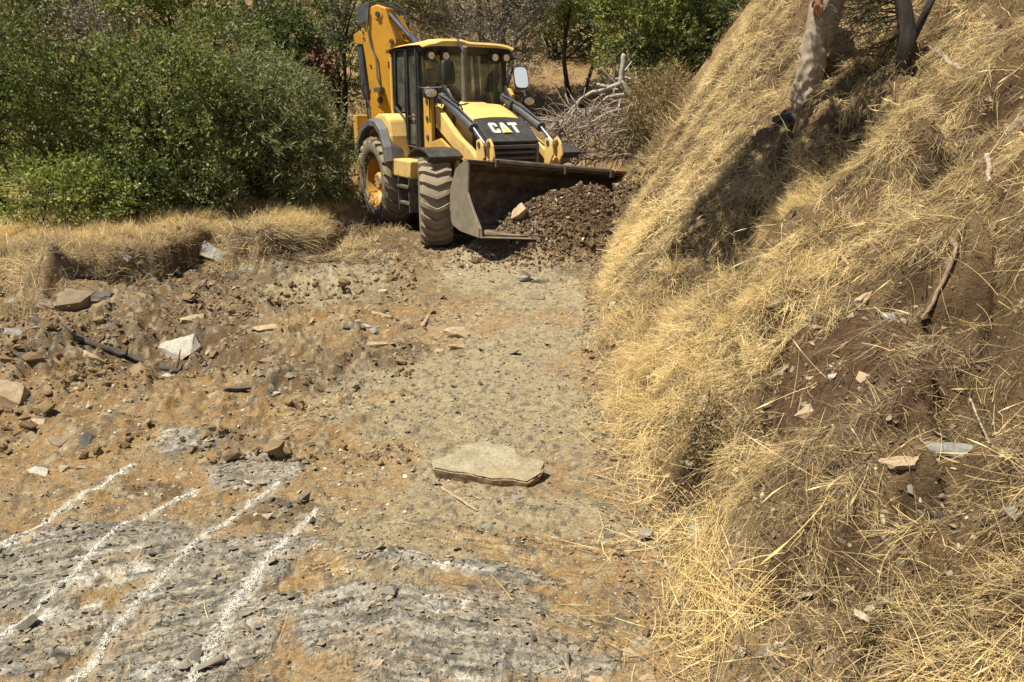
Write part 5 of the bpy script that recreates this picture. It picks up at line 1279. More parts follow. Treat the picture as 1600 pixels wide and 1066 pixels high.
make_plant('broadleaf_shrub', gp(535, 14.0), [(0, 0, 1.5, 0.65, 0.6, 0.8), (-0.4, 0, 1.9, 0.6, 0.5, 0.5), (0.3, 0, 2.3, 0.6, 0.5, 0.5)], 'dark', 1300, 8, 0.062, 0.028, 'dark green shrub left of the raised boom', 'shrub', 25, stems=4, second=('willow', 0.15))
make_plant('withered_shrub', gp(655, 16.2), [(0, 0, 1.9, 0.65, 0.6, 0.9), (-0.5, 0, 2.4, 0.6, 0.5, 0.6)], 'dry', 1100, 8, 0.055, 0.022, 'brown half-dry shrub between the boom and the cab roof', 'shrub', 26, stems=5, stem_r=0.03, second=('dark', 0.10))
make_plant('olive_tree', gp(775, 16.4), [(0, 0, 2.0, 1.00, 0.9, 1.1), (-0.7, 0, 2.7, 0.9, 0.8, 0.8), (0.6, 0, 2.7, 0.8, 0.8, 0.8), (0.1, 0, 1.2, 0.85, 0.8, 0.6), (0, 0, 3.3, 1.2, 0.9, 0.6)], 'olive', 4200, 9, 0.070, 0.017, 'large silvery olive tree directly behind the cab roof', 'tree', 27, stems=4, stem_r=0.12, bark=m_gbark, ln='crown')
make_plant('broadleaf_tree', gp(893, 17.2), [(0, 0, 2.75, 0.70, 0.6, 0.75), (-0.45, 0, 1.9, 0.40, 0.4, 0.55), (0.5, 0, 3.0, 0.6, 0.5, 0.5)], 'fresh', 1400, 8, 0.085, 0.036, 'bright green tree with a thin straight trunk right of the olive tree', 'tree', 28, trunks=[((0.0, -0.2, -0.1), (0.04, 0, 2.9), 0.055)], ln='crown', tonebias=-0.1)
make_plant('leaning_tree', gp(905, 16.8), [(0.9, 0, 3.0, 0.6, 0.5, 0.5)], 'broad', 600, 8, 0.085, 0.036, 'thin tree leaning to the right over the bare brown slope', 'tree', 29, trunks=[((0.0, 0, -0.1), (0.85, 0, 2.9), 0.045)], ln='crown')
make_plant('broadleaf_tree', gp(995, 14.6), [(0, 0.2, 2.5, 0.75, 0.6, 0.65), (0.5, 0.1, 2.1, 0.55, 0.5, 0.5), (-0.4, 0.0, 1.75, 0.38, 0.35, 0.3), (0.1, 0.3, 3.1, 1.0, 0.7, 0.5), (0.45, 0, 1.5, 0.4, 0.35, 0.3)], 'broad', 1900, 8, 0.090, 0.034, 'multi-stemmed green tree growing above the heap of cut branches', 'tree', 30, trunks=[((0.05, -0.1, -0.1), (-0.55, 0, 2.1), 0.06), ((0.1, -0.1, -0.1), (-0.1, 0, 2.3), 0.055), ((0.15, -0.1, -0.1), (0.25, 0, 2.2), 0.05), ((0.0, -0.15, -0.1), (-0.25, 0, 2.5), 0.045), ((0.45, -0.1, -0.1), (0.6, 0, 2.3), 0.05), ((0.5, -0.1, -0.1), (0.9, 0, 2.2), 0.04)], ln='crown', second=('fresh', 0.1), bark=m_gbark)
make_plant('broadleaf_shrub', gp(1065, 15.0), [(0, 0, 1.9, 0.6, 0.6, 0.6), (0.6, 0, 2.3, 0.8, 0.6, 0.6), (0.9, 0.2, 2.9, 1.0, 0.7, 0.5)], 'willow', 1700, 8, 0.085, 0.026, 'green shrub whose top meets the crest of the grassy bank', 'shrub', 31, stems=5, second=('dark', 0.1))
make_plant('dark_shrub', gp(862, 19.5), [(0, 0, 0.8, 1.1, 0.6, 0.7), (1.2, 0, 0.9, 1.0, 0.6, 0.7)], 'dark', 1300, 7, 0.075, 0.034, 'dark low shrub in the shade beyond the bare brown slope', 'shrub', 32, stems=5)
# back rows: each tree its own, of three kinds
rng = np.random.default_rng(77)
kinds = [('olive', 0.085, 0.024, 'silvery olive tree'), ('broad', 0.085, 0.042, 'mid green broadleaf tree'), ('dark', 0.085, 0.042, 'dark green broadleaf tree')]
spots = [(-60, 17.5, 1), (60, 19.0, 2), (200, 18.0, 0), (320, 19.5, 1), (420, 20.0, 0), (520, 18.5, 0), (600, 20.5, 2), (700, 21.5, 0), (840, 22.5, 0), (930, 22.0, 2), (1020, 21.0, 1), (1110, 20.0, 2), (1200, 19.5, 1)]
wherel = ['at the far left', 'left of the thicket top', 'over the large shrub', 'behind the young tree', 'over the withered shrub', 'left of the boom top', 'behind the boom top', 'behind the brown dry shrub', 'over the cab mirror', 'behind the thin straight trunk', 'behind the multi-stemmed tree', 'behind the bank crest', 'hidden mostly by the bank']
for i, (u, Y, k) in enumerate(spots):
    kn, L_, W_, lb = kinds[k]; s_ = rng.uniform(0.9, 1.2)
    make_plant('background_tree', gp(u, Y), [(0, 0, 2.3 * s_, 1.3, 1.1, 1.1), (-1.0, 0, 1.7 * s_, 0.9, 0.9, 0.9), (1.0, 0, 1.9 * s_, 0.9, 0.9, 0.9), (0.1, 0, 3.2 * s_, 1.0, 0.9, 0.7)], kn, 1500, 7, L_, W_,
               '%s of the back row %s' % (lb, wherel[i]), 'tree', 100 + i, stems=4, stem_r=0.10, bark=m_gbark if k == 0 else m_bark, ln='crown', group='trees behind the clearing')
ORD = ['leftmost', 'second from the left', 'third from the left', 'fourth from the left', 'middle one', 'fourth from the right', 'third from the right', 'second from the right', 'rightmost']
for i in range(9):
    u = -20 + i * 125; Y = 27 + 3 * rng.random(); k = int(rng.integers(0, 3)); kn, L_, W_, lb = kinds[k]
    make_plant('background_tree', gp(u, Y), [(0, 0, 2.5, 1.9, 1.4, 1.5), (-1.3, 0, 1.8, 1.2, 1.1, 1.2), (1.3, 0, 2.0, 1.2, 1.1, 1.2)], kn, 800, 6, 0.13, 0.06,
               'far %s on the hillside, %s of the farthest row' % (lb, ORD[i]), 'tree', 140 + i, stems=3, stem_r=0.14, ln='crown', group='far trees on the hillside')

# half-green shrub on the bank beside the branch heap
make_plant('broom_shrub', gp(1020, 12.9), [(0, 0, 0.95, 0.42, 0.35, 0.55), (-0.25, -0.1, 0.6, 0.3, 0.3, 0.4), (0.25, 0, 1.15, 0.3, 0.3, 0.4)], 'broom', 2000, 7, 0.080, 0.008, 'half-dry green broom shrub on the crest of the bank beside the branch heap', 'shrub', 41, stems=10, stem_r=0.015, twig=0.25)
p_ = px2g(1105, 700)
make_plant('broom_shrub', (p_[0], p_[1], p_[2] - 0.03), [(0, 0, 0.14, 0.13, 0.11, 0.15)], 'broom', 420, 6, 0.022, 0.004, 'small greenish shrub at the foot of the golden grass on the bank', 'shrub', 42, stems=6, stem_r=0.004, twig=0.05)

# the thin conifer beside the man: trunk leaning left, sparse twiggy branches, crown above the picture
pf = px2g(1418, 95); pr = empty('pine_tree', pf, label='thin dark-trunked conifer with sparse twigs growing on the bank beside the man', cat='tree')
rr = random.Random(5); tb = MB(); bbm = MB()
tp = [Vector((0.0, 0, -0.2)), Vector((-0.02, 0.0, 0.15)), Vector((-0.10, 0.02, 0.45)), Vector((-0.25, 0.10, 0.95)), Vector((-0.70, -0.05, 1.40)), Vector((-1.25, -0.20, 1.75)), Vector((-1.95, -0.35, 1.90))]
tb.tube(tp, [0.060, 0.050, 0.045, 0.042, 0.045, 0.032, 0.012], 10)
tb.tube([Vector((0.0, 0.0, 0.1)), Vector((0.10, 0.0, 0.35)), Vector((0.14, 0.0, 0.7))], [0.03, 0.022, 0.016], 8)
tb.build('trunk', m_bark, pr, smooth='all')
PP = []; DD = []; TT = []
def sprig(a, d, ln, nn_, r0):
    pts = [Vector(a)]; d = Vector(d).normalized()
    for i in range(6):
        d = (d + Vector((rr.uniform(-.25, .25), rr.uniform(-.25, .25), rr.uniform(-.22, .12)))).normalized(); pts.append(pts[-1] + d * ln / 6)
    bbm.tube(pts, [r0 * (1 - 0.13 * i) for i in range(7)], 5)
    for i in range(1, 7):
        for _ in range(nn_):
            p = pts[i].lerp(pts[i - 1], rr.random()); PP.append(tuple(p)); q = d * 0.5 + Vector((rr.gauss(0, .6), rr.gauss(0, .6), rr.gauss(0, .5))); DD.append(tuple(q))
    return pts
for k in range(26):        # low bare branches reaching left and down in front of the grass
    f = rr.uniform(0.02, 0.6); i = int(f * 5); a = tp[1].lerp(tp[3], f)
    az = rr.uniform(1.6, 3.5); d = (math.cos(az), math.sin(az) * 0.8, rr.uniform(-0.45, 0.45))
    pts = sprig(a, d, rr.uniform(0.20, 0.40), 2, 0.006)
    for _ in range(4):
        j = rr.randrange(2, 6); sprig(pts[j], (math.cos(az) + rr.uniform(-1, 1), math.sin(az) + rr.uniform(-1, 1), rr.uniform(-.5, .5)), rr.uniform(0.12, 0.25), 2, 0.003)
for k in range(52):        # upper crown, dense, out of the picture but casting the shade on the bank
    f = rr.uniform(0, 1); a = tp[5].lerp(tp[6], 0.25 + 0.75 * f)
    az = rr.uniform(0, 6.28); pts = sprig(a, (math.cos(az) - 0.25, math.sin(az) + 0.25, rr.uniform(0.0, 0.5)), rr.uniform(0.35, 0.75), 12, 0.010)
    for _ in range(5):
        j = rr.randrange(2, 6); sprig(pts[j], (math.cos(az) + rr.uniform(-1, 1), math.sin(az) + rr.uniform(-1, 1), rr.uniform(-.2, .6)), rr.uniform(0.2, 0.5), 12, 0.004)
bbm.build('branches', m_bark, pr, smooth='all', kind='stuff')
rng = np.random.default_rng(3); PP = np.array(PP); DD = np.array(DD); n = len(PP)
V_, F_, T_ = leaves(PP, DD, rng.uniform(0.03, 0.06, n), np.full(n, 0.007) + 0.012 * (PP[:, 2] > 1.0), rng, rng.random(n))
add_obj('needles', np_mesh('needles', V_, F_, LM['pine'], True, np.repeat(T_[:, None], 3, 1)), pr, kind='stuff')
p_ = px2g(1290, 42)
# ------------------------------------------------------------------ stones, sticks, heap of branches
def rock_mat(name, c1, c2, c3, layer=1.0, tintattr=False):
    m, nt, b = new_mat(name)
    n1 = noise_tex(nt, 9, 7, 0.7, stretch=(1, 1, 5 * layer)); n2 = noise_tex(nt, 70, 5, 0.75); n3 = noise_tex(nt, 3, 3, 0.5)
    c = ramp(nt, n1, [(0.30, c1), (0.50, c2), (0.72, c3)])
    c = mixc(nt, 1.0, c, ramp(nt, n2, [(0.30, (0.6, 0.58, 0.55)), (0.55, (1, 1, 1)), (0.8, (1.3, 1.28, 1.22))]), 'MULTIPLY')
    f = N(nt, 'ShaderNodeMapRange'); f.inputs[1].default_value = 0.5; f.inputs[2].default_value = 0.7; f.inputs[4].default_value = 0.55; nt.links.new(n3, f.inputs[0])
    c = mixc(nt, f.outputs[0], c, (0.30, 0.20, 0.10))
    nt.links.new(c, b.inputs['Base Color']); b.inputs['Roughness'].default_value = 0.85; b.inputs['Specular IOR Level'].default_value = 0.25
    add_bump(nt, b, n2, 0.7, 0.006); return m
RM = dict(slate=rock_mat('grey_slate_stone', (0.13, 0.13, 0.125), (0.22, 0.215, 0.195), (0.33, 0.32, 0.28)),
          tan=rock_mat('tan_weathered_stone', (0.24, 0.17, 0.10), (0.36, 0.27, 0.17), (0.46, 0.37, 0.25)),
          white=rock_mat('whitish_quartz_stone', (0.26, 0.24, 0.20), (0.36, 0.335, 0.28), (0.46, 0.43, 0.37)),
          dark=rock_mat('dark_slate_stone', (0.055, 0.050, 0.045), (0.10, 0.092, 0.080), (0.16, 0.145, 0.12)),
          brown=rock_mat('brown_earthy_stone', (0.13, 0.095, 0.062), (0.205, 0.155, 0.105), (0.29, 0.23, 0.16)),
          slab=rock_mat('olive_grey_slab_stone', (0.205, 0.170, 0.108), (0.290, 0.248, 0.165), (0.370, 0.322, 0.225), 3.0))
def strata_stone(lx, ly, lz, seed, layers=4, n=40, outline=None, taper=0.12, rough=0.06, dome=0.08):
    """a flat stone split in beds: the rim steps in and out bed by bed"""
    rng = np.random.default_rng(seed); th = np.linspace(0, 2 * math.pi, n, endpoint=False)
    cen = None
    if outline is not None and outline[0] == 'poly':
        o = np.array(outline[1:], float); o2 = np.vstack([o, o[:1]]); sl = np.concatenate([[0], np.cumsum(np.hypot(*np.diff(o2, axis=0).T))])
        q = np.linspace(0, sl[-1], n, endpoint=False); bx_ = np.interp(q, sl, o2[:, 0]); by_ = np.interp(q, sl, o2[:, 1]); th = np.arctan2(by_, bx_); r0 = np.hypot(bx_, by_)
    elif outline is not None:
        o = np.array(outline, float); oa = np.arctan2(o[:, 1], o[:, 0]) % (2 * math.pi); k = np.argsort(oa); oa, orr = oa[k], np.hypot(o[k, 0], o[k, 1])
        r0 = np.interp(th, np.concatenate([oa - 2 * math.pi, oa, oa + 2 * math.pi]), np.tile(orr, 3))
    else:
        r0 = 1 / (np.abs(np.cos(th)) ** 3 + np.abs(np.sin(th)) ** 3) ** (1 / 3); m = rng.integers(5, 8); ca = np.sort(rng.random(m) * 2 * math.pi); cr = rng.uniform(0.72, 1.08, m)
        r0 = r0 * np.interp(th, np.concatenate([ca - 2 * math.pi, ca, ca + 2 * math.pi]), np.tile(cr, 3))
    jag = fbm(np.cos(th) * 3 + seed, np.sin(th) * 3, seed % 97, 4, 0.65)
    rings = []; zs = np.sort(np.concatenate([[0, 1], rng.uniform(0.12, 0.9, layers - 1)]))
    tilt = rng.normal(size=2) * 0.04
    for i in range(layers):
        off = 1 - taper * abs(i / max(layers - 1, 1) - 0.4) + rough * rng.normal() * 0.6
        lj = fbm(np.cos(th) * 5 + i * 3.3 + seed, np.sin(th) * 5 + i, 30 + seed % 91, 3, 0.6)
        r = r0 * (off + rough * 1.2 * jag + rough * lj)
        zj = 0.05 * lj
        for zz, rs in ((zs[i] + 0.01, 0.985), (zs[i + 1] - 0.01, 1.0)):
            z = (zz + zj) * lz; rings.append(np.stack([r * rs * np.cos(th) * lx / 2, r * rs * np.sin(th) * ly / 2, z + 0 * th], 1))
    top = rings[-1]
    for f in (0.93, 0.75, 0.5, 0.25):
        x = top[:, 0] * f; y = top[:, 1] * f
        z = top[:, 2] * 0.0 + lz * (1 + dome * (1 - f)) + lz * 0.10 * fbm(x / lx * 4 + seed, y / ly * 4, 60 + seed % 89, 3)
        z = z * (1 if f < 0.9 else 0.99)
        rings.append(np.stack([x, y, z], 1))
    P = np.concatenate(rings); nr = len(rings); F = []
    for j in range(nr - 1):
        a = j * n + np.arange(n); b = j * n + (np.arange(n) + 1) % n; F.append(np.stack([a, b, b + n, a + n], 1))
    F = np.concatenate(F); c = len(P); P = np.vstack([P, [[0, 0, P[-n:, 2].mean()]]]); q = (nr - 1) * n + np.arange(n)
    F = np.vstack([F, np.stack([q, (nr - 1) * n + (np.arange(n) + 1) % n, np.full(n, c), np.full(n, c)], 1)])
    return P, F
def strata_obj(name, lx, ly, lz, seed, mat, parent=None, **k):
    kk = {a: k.pop(a) for a in list(k) if a in ('layers', 'n', 'outline', 'taper', 'rough', 'dome')}
    P, F = strata_stone(lx, ly, lz, seed, **kk)
    me = bpy.data.meshes.new(name); me.from_pydata([tuple(p) for p in P], [], [tuple(f) if f[2] != f[3] else tuple(f[:3]) for f in F]); me.update(); me.materials.append(mat)
    me.polygons.foreach_set('use_smooth', np.ones(len(me.polygons), bool)); me.set_sharp_from_angle(angle=R(32))
    return add_obj(name, me, parent, **k)
def chip_mesh(name, rng, fl=0.35, npt=12, mat=None, boxy=0.6):
    bm = bmesh.new()
    for _ in range(npt):
        v = rng.uniform(-1, 1, 3); v = v / max(np.abs(v).max(), 1e-6) * rng.uniform(0.75, 1) if rng.random() < boxy else v / np.linalg.norm(v)
        bm.verts.new((v[0] * 0.5, v[1] * 0.5 * 0.72, v[2] * 0.5 * fl))
    r_ = bmesh.ops.convex_hull(bm, input=bm.verts); bmesh.ops.delete(bm, geom=[e for e in r_['geom_interior'] if isinstance(e, bmesh.types.BMVert)], context='VERTS')
    me = bpy.data.meshes.new(name); bm.to_mesh(me); bm.free()
    if mat: me.materials.append(mat)
    return me
def rough_rock(name, rng, lx, ly, lz, mat, npt=15, cuts=2, amp=0.05, bed=0.5):
    """broken rock: boxy hull, edges knocked off, faces roughened, beds stepping along its own flat direction"""
    bm = bmesh.new()
    for _ in range(npt):
        v = rng.uniform(-1, 1, 3); v = v / np.abs(v).max() * rng.uniform(0.80, 1) if rng.random() < 0.75 else v / np.linalg.norm(v)
        bm.verts.new((v[0] * 0.5, v[1] * 0.5, v[2] * 0.5))
    r_ = bmesh.ops.convex_hull(bm, input=bm.verts); bmesh.ops.delete(bm, geom=[e for e in r_['geom_interior'] if isinstance(e, bmesh.types.BMVert)], context='VERTS')
    bmesh.ops.subdivide_edges(bm, edges=bm.edges, cuts=cuts, use_grid_fill=True)
    bmesh.ops.triangulate(bm, faces=bm.faces)
    if len(bm.verts) < 500: bmesh.ops.subdivide_edges(bm, edges=bm.edges, cuts=1, use_grid_fill=True)
    co = np.array([v.co for v in bm.verts]); s0 = float(rng.random() * 50)
    n1 = fbm(co[:, 0] * 3 + s0, co[:, 1] * 3 + co[:, 2] * 2.1, 811, 3); n2 = fbm(co[:, 0] * 9 + s0, co[:, 1] * 9 - co[:, 2] * 7, 812, 3)
    st = vnoise(co[:, 2] * 9 + 0.6 * n1 + s0, co[:, 2] * 0 + s0, 813) - 0.5
    f = 1 + amp * 2.0 * n1 + amp * n2; g = f + bed * 0.16 * st
    co[:, 0] *= g * lx; co[:, 1] *= g * ly; co[:, 2] *= f * lz
    for v, c_ in zip(bm.verts, co): v.co = c_
    me = bpy.data.meshes.new(name); bm.to_mesh(me); bm.free(); me.materials.append(mat)
    me.polygons.foreach_set('use_smooth', np.ones(len(me.polygons), bool)); me.set_sharp_from_angle(angle=R(24)); return me
def depth_of(p): q = np.asarray(p) - CAM; return q[1] * cp - q[2] * sp
def rock_at(u, v, wpx, kind, label, seed, ratio=0.7, thick=0.30, yaw=None, tilt=(0, 0), name='stone', layers=None, sink=0.42, group=None, cat='stone', **k):
    p = px2g(u, v); w = wpx * depth_of(p) / FPX; rng = np.random.default_rng(seed)
    n = normal_at(p[0], p[1], 0.08); n = n * 0.7 + np.array([0, 0, 0.3])
    yw = rng.uniform(-0.5, 0.5) if yaw is None else R(yaw)
    e = euler_from_axes(np.array([[math.cos(yw), math.sin(yw), 0.0]]), n[None])[0]
    q = Euler(e).to_quaternion() @ Euler((R(tilt[0]), R(tilt[1]), 0)).to_quaternion()
    lz = w * thick
    loc = Vector(p) - Vector(n) * lz * sink
    me = rough_rock(name, rng, w, w * ratio, max(lz, 0.012), RM[kind], 13 if wpx < 40 else 18, 1 if wpx < 26 else 2)
    o = add_obj(name, me, loc=loc + Vector(n) * lz * 0.38)
    o.rotation_mode = 'QUATERNION'; o.rotation_quaternion = q
    return finish(o, label, cat, group)

# the big slab lying across the track
p = px2g(762, 752); w = 183 * depth_of(p) / FPX
o = strata_obj('stone_slab', w, w * 0.62, w * 0.115, 4, RM['slab'], loc=(p[0], p[1] + 0.10, p[2] + 0.008), layers=3, n=170, rough=0.012, taper=0.04, dome=0.14,
               outline=['poly', (-1.0, -0.18), (-0.93, -0.55), (-0.58, -0.66), (-0.30, -0.72), (0.10, -0.95), (0.45, -0.90), (0.70, -1.02), (0.93, -0.62), (1.0, -0.05), (0.86, 0.08), (0.62, 0.12), (0.40, 0.62), (-0.08, 0.98), (-0.45, 0.80), (-0.66, 0.20)])
RM['edge'] = rock_mat('tan_broken_rock_edge', (0.17, 0.115, 0.062), (0.30, 0.215, 0.125), (0.42, 0.32, 0.20), 3.0)
me = o.data; me.materials.append(RM['edge'])
for pp in me.polygons: pp.material_index = 0 if pp.normal.z > 0.6 else 1
vz = np.array([v.co[:] for v in me.vertices]); j_ = fbm(vz[:, 0] * 22, vz[:, 1] * 22 + vz[:, 2] * 60, 830, 4, 0.65); j2 = fbm(vz[:, 0] * 7, vz[:, 1] * 7, 831, 3)
vz[:, 2] += (0.004 * j_ + 0.006 * j2) * (vz[:, 2] > w * 0.06); rr0 = np.maximum(np.hypot(vz[:, 0], vz[:, 1]), 1e-6); side = (rr0 > w * 0.2)
vz[:, 0] += side * vz[:, 0] / rr0 * 0.006 * j_; vz[:, 1] += side * vz[:, 1] / rr0 * 0.010 * j_
for v, c_ in zip(me.vertices, vz): v.co = c_
me.set_sharp_from_angle(angle=R(25))
o.rotation_euler = (R(8), R(1.5), R(-2)); finish(o, 'large flat olive-grey slab lying across the middle of the track', 'stone')
S = rock_at
S(278, 548, 72, 'white', 'large pale angular stone in the hollow on the left', 1, 0.8, 0.42, tilt=(22, -8))
S(258, 592, 46, 'white', 'flat pale stone just below the large pale angular stone', 2, 0.6, 0.2)
S(380, 612, 62, 'dark', 'dark plank-like shard of slate propped beside the small pale stone', 3, 0.22, 0.16, yaw=18, tilt=(-12, -6), sink=-0.2)
S(420, 618, 40, 'white', 'pale grey wedge-shaped stone at the end of the dark plank-like shard', 4, 0.8, 0.45)
S(416, 512, 42, 'tan', 'pale flat stone on the brown soil left of centre', 5, 0.5, 0.2)
S(712, 527, 46, 'tan', 'tan stone on top of the small cluster in mid track', 6, 0.7, 0.42, sink=0.0)
S(714, 545, 36, 'tan', 'tan stone below the topmost one of the small cluster', 7, 0.7, 0.5)
S(687, 549, 20, 'tan', 'small round tan stone at the left of the small cluster', 8, 0.9, 0.7)
S(589, 540, 36, 'tan', 'pale elongated stone left of the small tan cluster', 9, 0.5, 0.4)
S(522, 511, 20, 'white', 'small white stone left of the dark slate splinters', 10, 0.9, 0.6)
S(601, 459, 24, 'white', 'small white stone alone on the track below the front tyre', 11, 0.8, 0.6)
S(555, 512, 44, 'dark', 'dark flat slate splinter with white stones beside it', 12, 0.4, 0.2)
S(586, 518, 22, 'slate', 'small grey stone between the slate splinters', 13, 0.8, 0.6)
S(574, 512, 18, 'white', 'tiny white stone touching the dark slate splinter', 14, 0.8, 0.7)
S(530, 550, 34, 'slate', 'grey slate flake under the dark slate splinter', 15, 0.5, 0.25)
S(565, 552, 26, 'slate', 'thin grey flake left of the elongated pale stone', 151, 0.5, 0.25)
S(844, 442, 38, 'dark', 'dark slate block at the right of the upper track', 16, 0.6, 0.4)
S(822, 440, 30, 'slate', 'grey flake leaning on the dark slate block', 17, 0.6, 0.3, sink=-0.3, tilt=(10, 0))
S(836, 467, 34, 'brown', 'brown slate block below the dark slate block', 18, 0.6, 0.45)
S(432, 566, 46, 'brown', 'brown stone with a shaded hollow side', 19, 0.8, 0.6)
S(400, 578, 26, 'tan', 'small tan stone next to the brown hollow-sided stone', 20, 0.8, 0.5)
S(505, 596, 26, 'brown', 'rounded brown stone on the ochre soil', 21, 0.8, 0.8)
S(328, 404, 62, 'slate', 'long grey slab tipped down from the ledge', 22, 0.45, 0.3, yaw=-30, tilt=(0, 14), sink=-0.2)
S(386, 424, 46, 'slate', 'grey slab below the long tipped slab on the ledge', 23, 0.55, 0.35, yaw=-35, tilt=(0, 12))
S(365, 432, 32, 'dark', 'dark stone wedged under the slabs of the ledge', 24, 0.7, 0.5)
S(195, 400, 28, 'slate', 'small grey slab on the straw above the hollow', 25, 0.5, 0.3)
S(28, 472, 34, 'slate', 'blue-grey stone at the left edge near the straw', 26, 0.7, 0.5)
S(10, 625, 62, 'tan', 'big tan block cut off by the left edge', 27, 1.0, 0.7, sink=0.1)
S(120, 475, 60, 'brown', 'grey-brown block overhanging the hollow', 28, 0.7, 0.6, yaw=15)
S(60, 740, 46, 'white', 'pale streaked stone at the left edge above the lines', 29, 0.6, 0.45)
S(98, 735, 20, 'tan', 'small upright tan stone right of the pale streaked stone', 30, 0.8, 0.9)
S(128, 735, 17, 'white', 'small upright white stone above the left powder line', 31, 0.7, 1.0)
S(286, 737, 17, 'dark', 'small black stone alone on the ochre soil', 32, 0.7, 0.5)
S(132, 690, 44, 'dark', 'dark broken rock at the left below the big tan block', 33, 0.7, 0.55, tilt=(14, 0))
S(90, 690, 36, 'brown', 'brown broken rock beside the dark broken rock', 34, 0.7, 0.5)
S(415, 985, 66, 'tan', 'flat ochre plate of rock right of the widest powder line', 35, 0.6, 0.14)
S(375, 1018, 26, 'white', 'pale chip at the right edge of the widest powder line', 36, 0.7, 0.4)
S(412, 1030, 24, 'slate', 'grey chip right of the pale chip near the bottom', 37, 0.6, 0.3)
S(424, 857, 18, 'white', 'white chip beside the upper part of the right powder line', 38, 0.7, 0.7)
S(520, 800, 24, 'slate', 'small slate plate alone left of the big slab', 39, 0.5, 0.3)
S(556, 797, 17, 'tan', 'small tan pebble right of the small slate plate', 40, 0.6, 0.5)
S(810, 778, 27, 'slate', 'small grey stone under the right front of the big slab', 41, 0.7, 0.45)
S(714, 770, 24, 'tan', 'small tan wedge under the left front of the big slab', 42, 0.5, 0.4)
S(759, 824, 17, 'slate', 'pebble in front of the big slab', 43, 0.8, 0.7)
S(936, 1058, 58, 'tan', 'pale flat stone at the bottom right of the track', 44, 0.7, 0.2)
S(984, 1022, 26, 'tan', 'small tan stone above the pale flat bottom stone', 45, 0.8, 0.5)
S(1012, 1062, 30, 'tan', 'tan stone at the bottom edge right of the pale flat stone', 46, 0.8, 0.4)
S(1094, 842, 62, 'slate', 'upright blue-grey slate plate at the foot of the bank', 47, 0.45, 0.2, yaw=60, tilt=(0, -28), sink=0.3)
S(1478, 704, 110, 'slate', 'long layered slate outcrop in the straw of the bank', 48, 0.30, 0.24, yaw=-12)
S(1405, 722, 60, 'tan', 'tan layered rock left of the long slate outcrop', 49, 0.5, 0.35)
S(1148, 882, 52, 'brown', 'brown slate block with a shaded edge low on the bank', 50, 0.6, 0.4)
S(1352, 466, 34, 'tan', 'small tan rock above the red bare soil', 51, 0.7, 0.6)
S(1398, 494, 44, 'slate', 'greenish grey rock right of the red bare soil', 52, 0.8, 0.6)
S(1213, 478, 38, 'brown', 'dark-sided rock ledge left of the red bare soil', 53, 0.7, 1.0)
S(1304, 1014, 26, 'white', 'white quartz chip in the straw at the bottom right', 54, 0.6, 0.6)
S(1226, 1015, 18, 'white', 'small white chip left of the white quartz chip', 55, 0.7, 0.6)
S(1142, 928, 22, 'slate', 'small slate plate low on the bank', 56, 0.7, 0.3)
S(1503, 856, 16, 'white', 'pale blue-grey pebble in the straw at the right', 57, 0.9, 0.9)
S(1262, 642, 40, 'tan', 'tan flat rock at the lower edge of the red bare soil', 58, 0.6, 0.3)
S(1265, 695, 34, 'slate', 'grey rock above the reddish hollow of the bank', 59, 0.7, 0.5)
S(870, 104, 13, 'brown', 'small reddish stone on the bare slope behind the machine', 60, 0.8, 0.8)
S(1585, 200, 44, 'brown', 'brown rock at the right edge in the straw', 61, 0.7, 0.6)
S(815, 340, 32, 'tan', 'light brown boulder on the dark pile in front of the bucket', 62, 0.85, 0.85, sink=0.1, tilt=(0, 20))
S(740, 384, 26, 'tan', 'tan clod at the left tip of the dark pile', 63, 0.7, 0.6)
S(957, 395, 14, 'white', 'white pebble where the dark pile meets the golden grass', 64, 0.8, 0.8)
S(345, 374, 26, 'slate', 'small blue-grey plate on the straw below the thicket', 65, 0.4, 0.2)
S(300, 500, 40, 'tan', 'pale buff rock in the slope above the pale angular stone', 66, 0.7, 0.4)
S(150, 560, 44, 'tan', 'buff rock under the long dark root', 67, 0.6, 0.5)
S(60, 660, 30, 'tan', 'tan rock below the big tan block at the left edge', 68, 0.7, 0.4)
S(640, 965, 28, 'slate', 'grey slate flake on the layered bedrock at the bottom', 69, 0.5, 0.2)

S(232, 436, 44, 'slate', 'grey slab lying on the edge of the ledge beside the dark weathered log', 70, 0.5, 0.25, tilt=(8, 0))
S(272, 420, 36, 'dark', 'dark slab on the ledge between the log and the long tipped slab', 71, 0.5, 0.3)
S(150, 462, 48, 'dark', 'dark slab jutting from the ledge right of the grey-brown block', 72, 0.6, 0.3, tilt=(-8, 6))
S(78, 478, 40, 'brown', 'earthy rock at the left end of the ledge', 73, 0.7, 0.5)
S(212, 478, 42, 'brown', 'earthy rock just inside the dug hollow', 74, 0.6, 0.5)
S(100, 515, 36, 'slate', 'grey slab below the grey-brown block', 75, 0.6, 0.3)
S(180, 510, 30, 'dark', 'dark stone in the middle of the dug hollow', 76, 0.7, 0.4)
S(325, 446, 40, 'brown', 'earthy slab under the ledge below the tipped slabs', 77, 0.5, 0.35)
S(440, 414, 34, 'slate', 'grey slab at the foot of the weedy mound', 78, 0.5, 0.3)
S(484, 408, 28, 'tan', 'tan stone at the right foot of the weedy mound', 79, 0.7, 0.5)
S(40, 560, 44, 'dark', 'dark rock on the left edge above the big tan block', 80, 0.7, 0.5)
S(20, 520, 40, 'slate', 'grey slab at the left edge above the dark rock', 81, 0.6, 0.35)
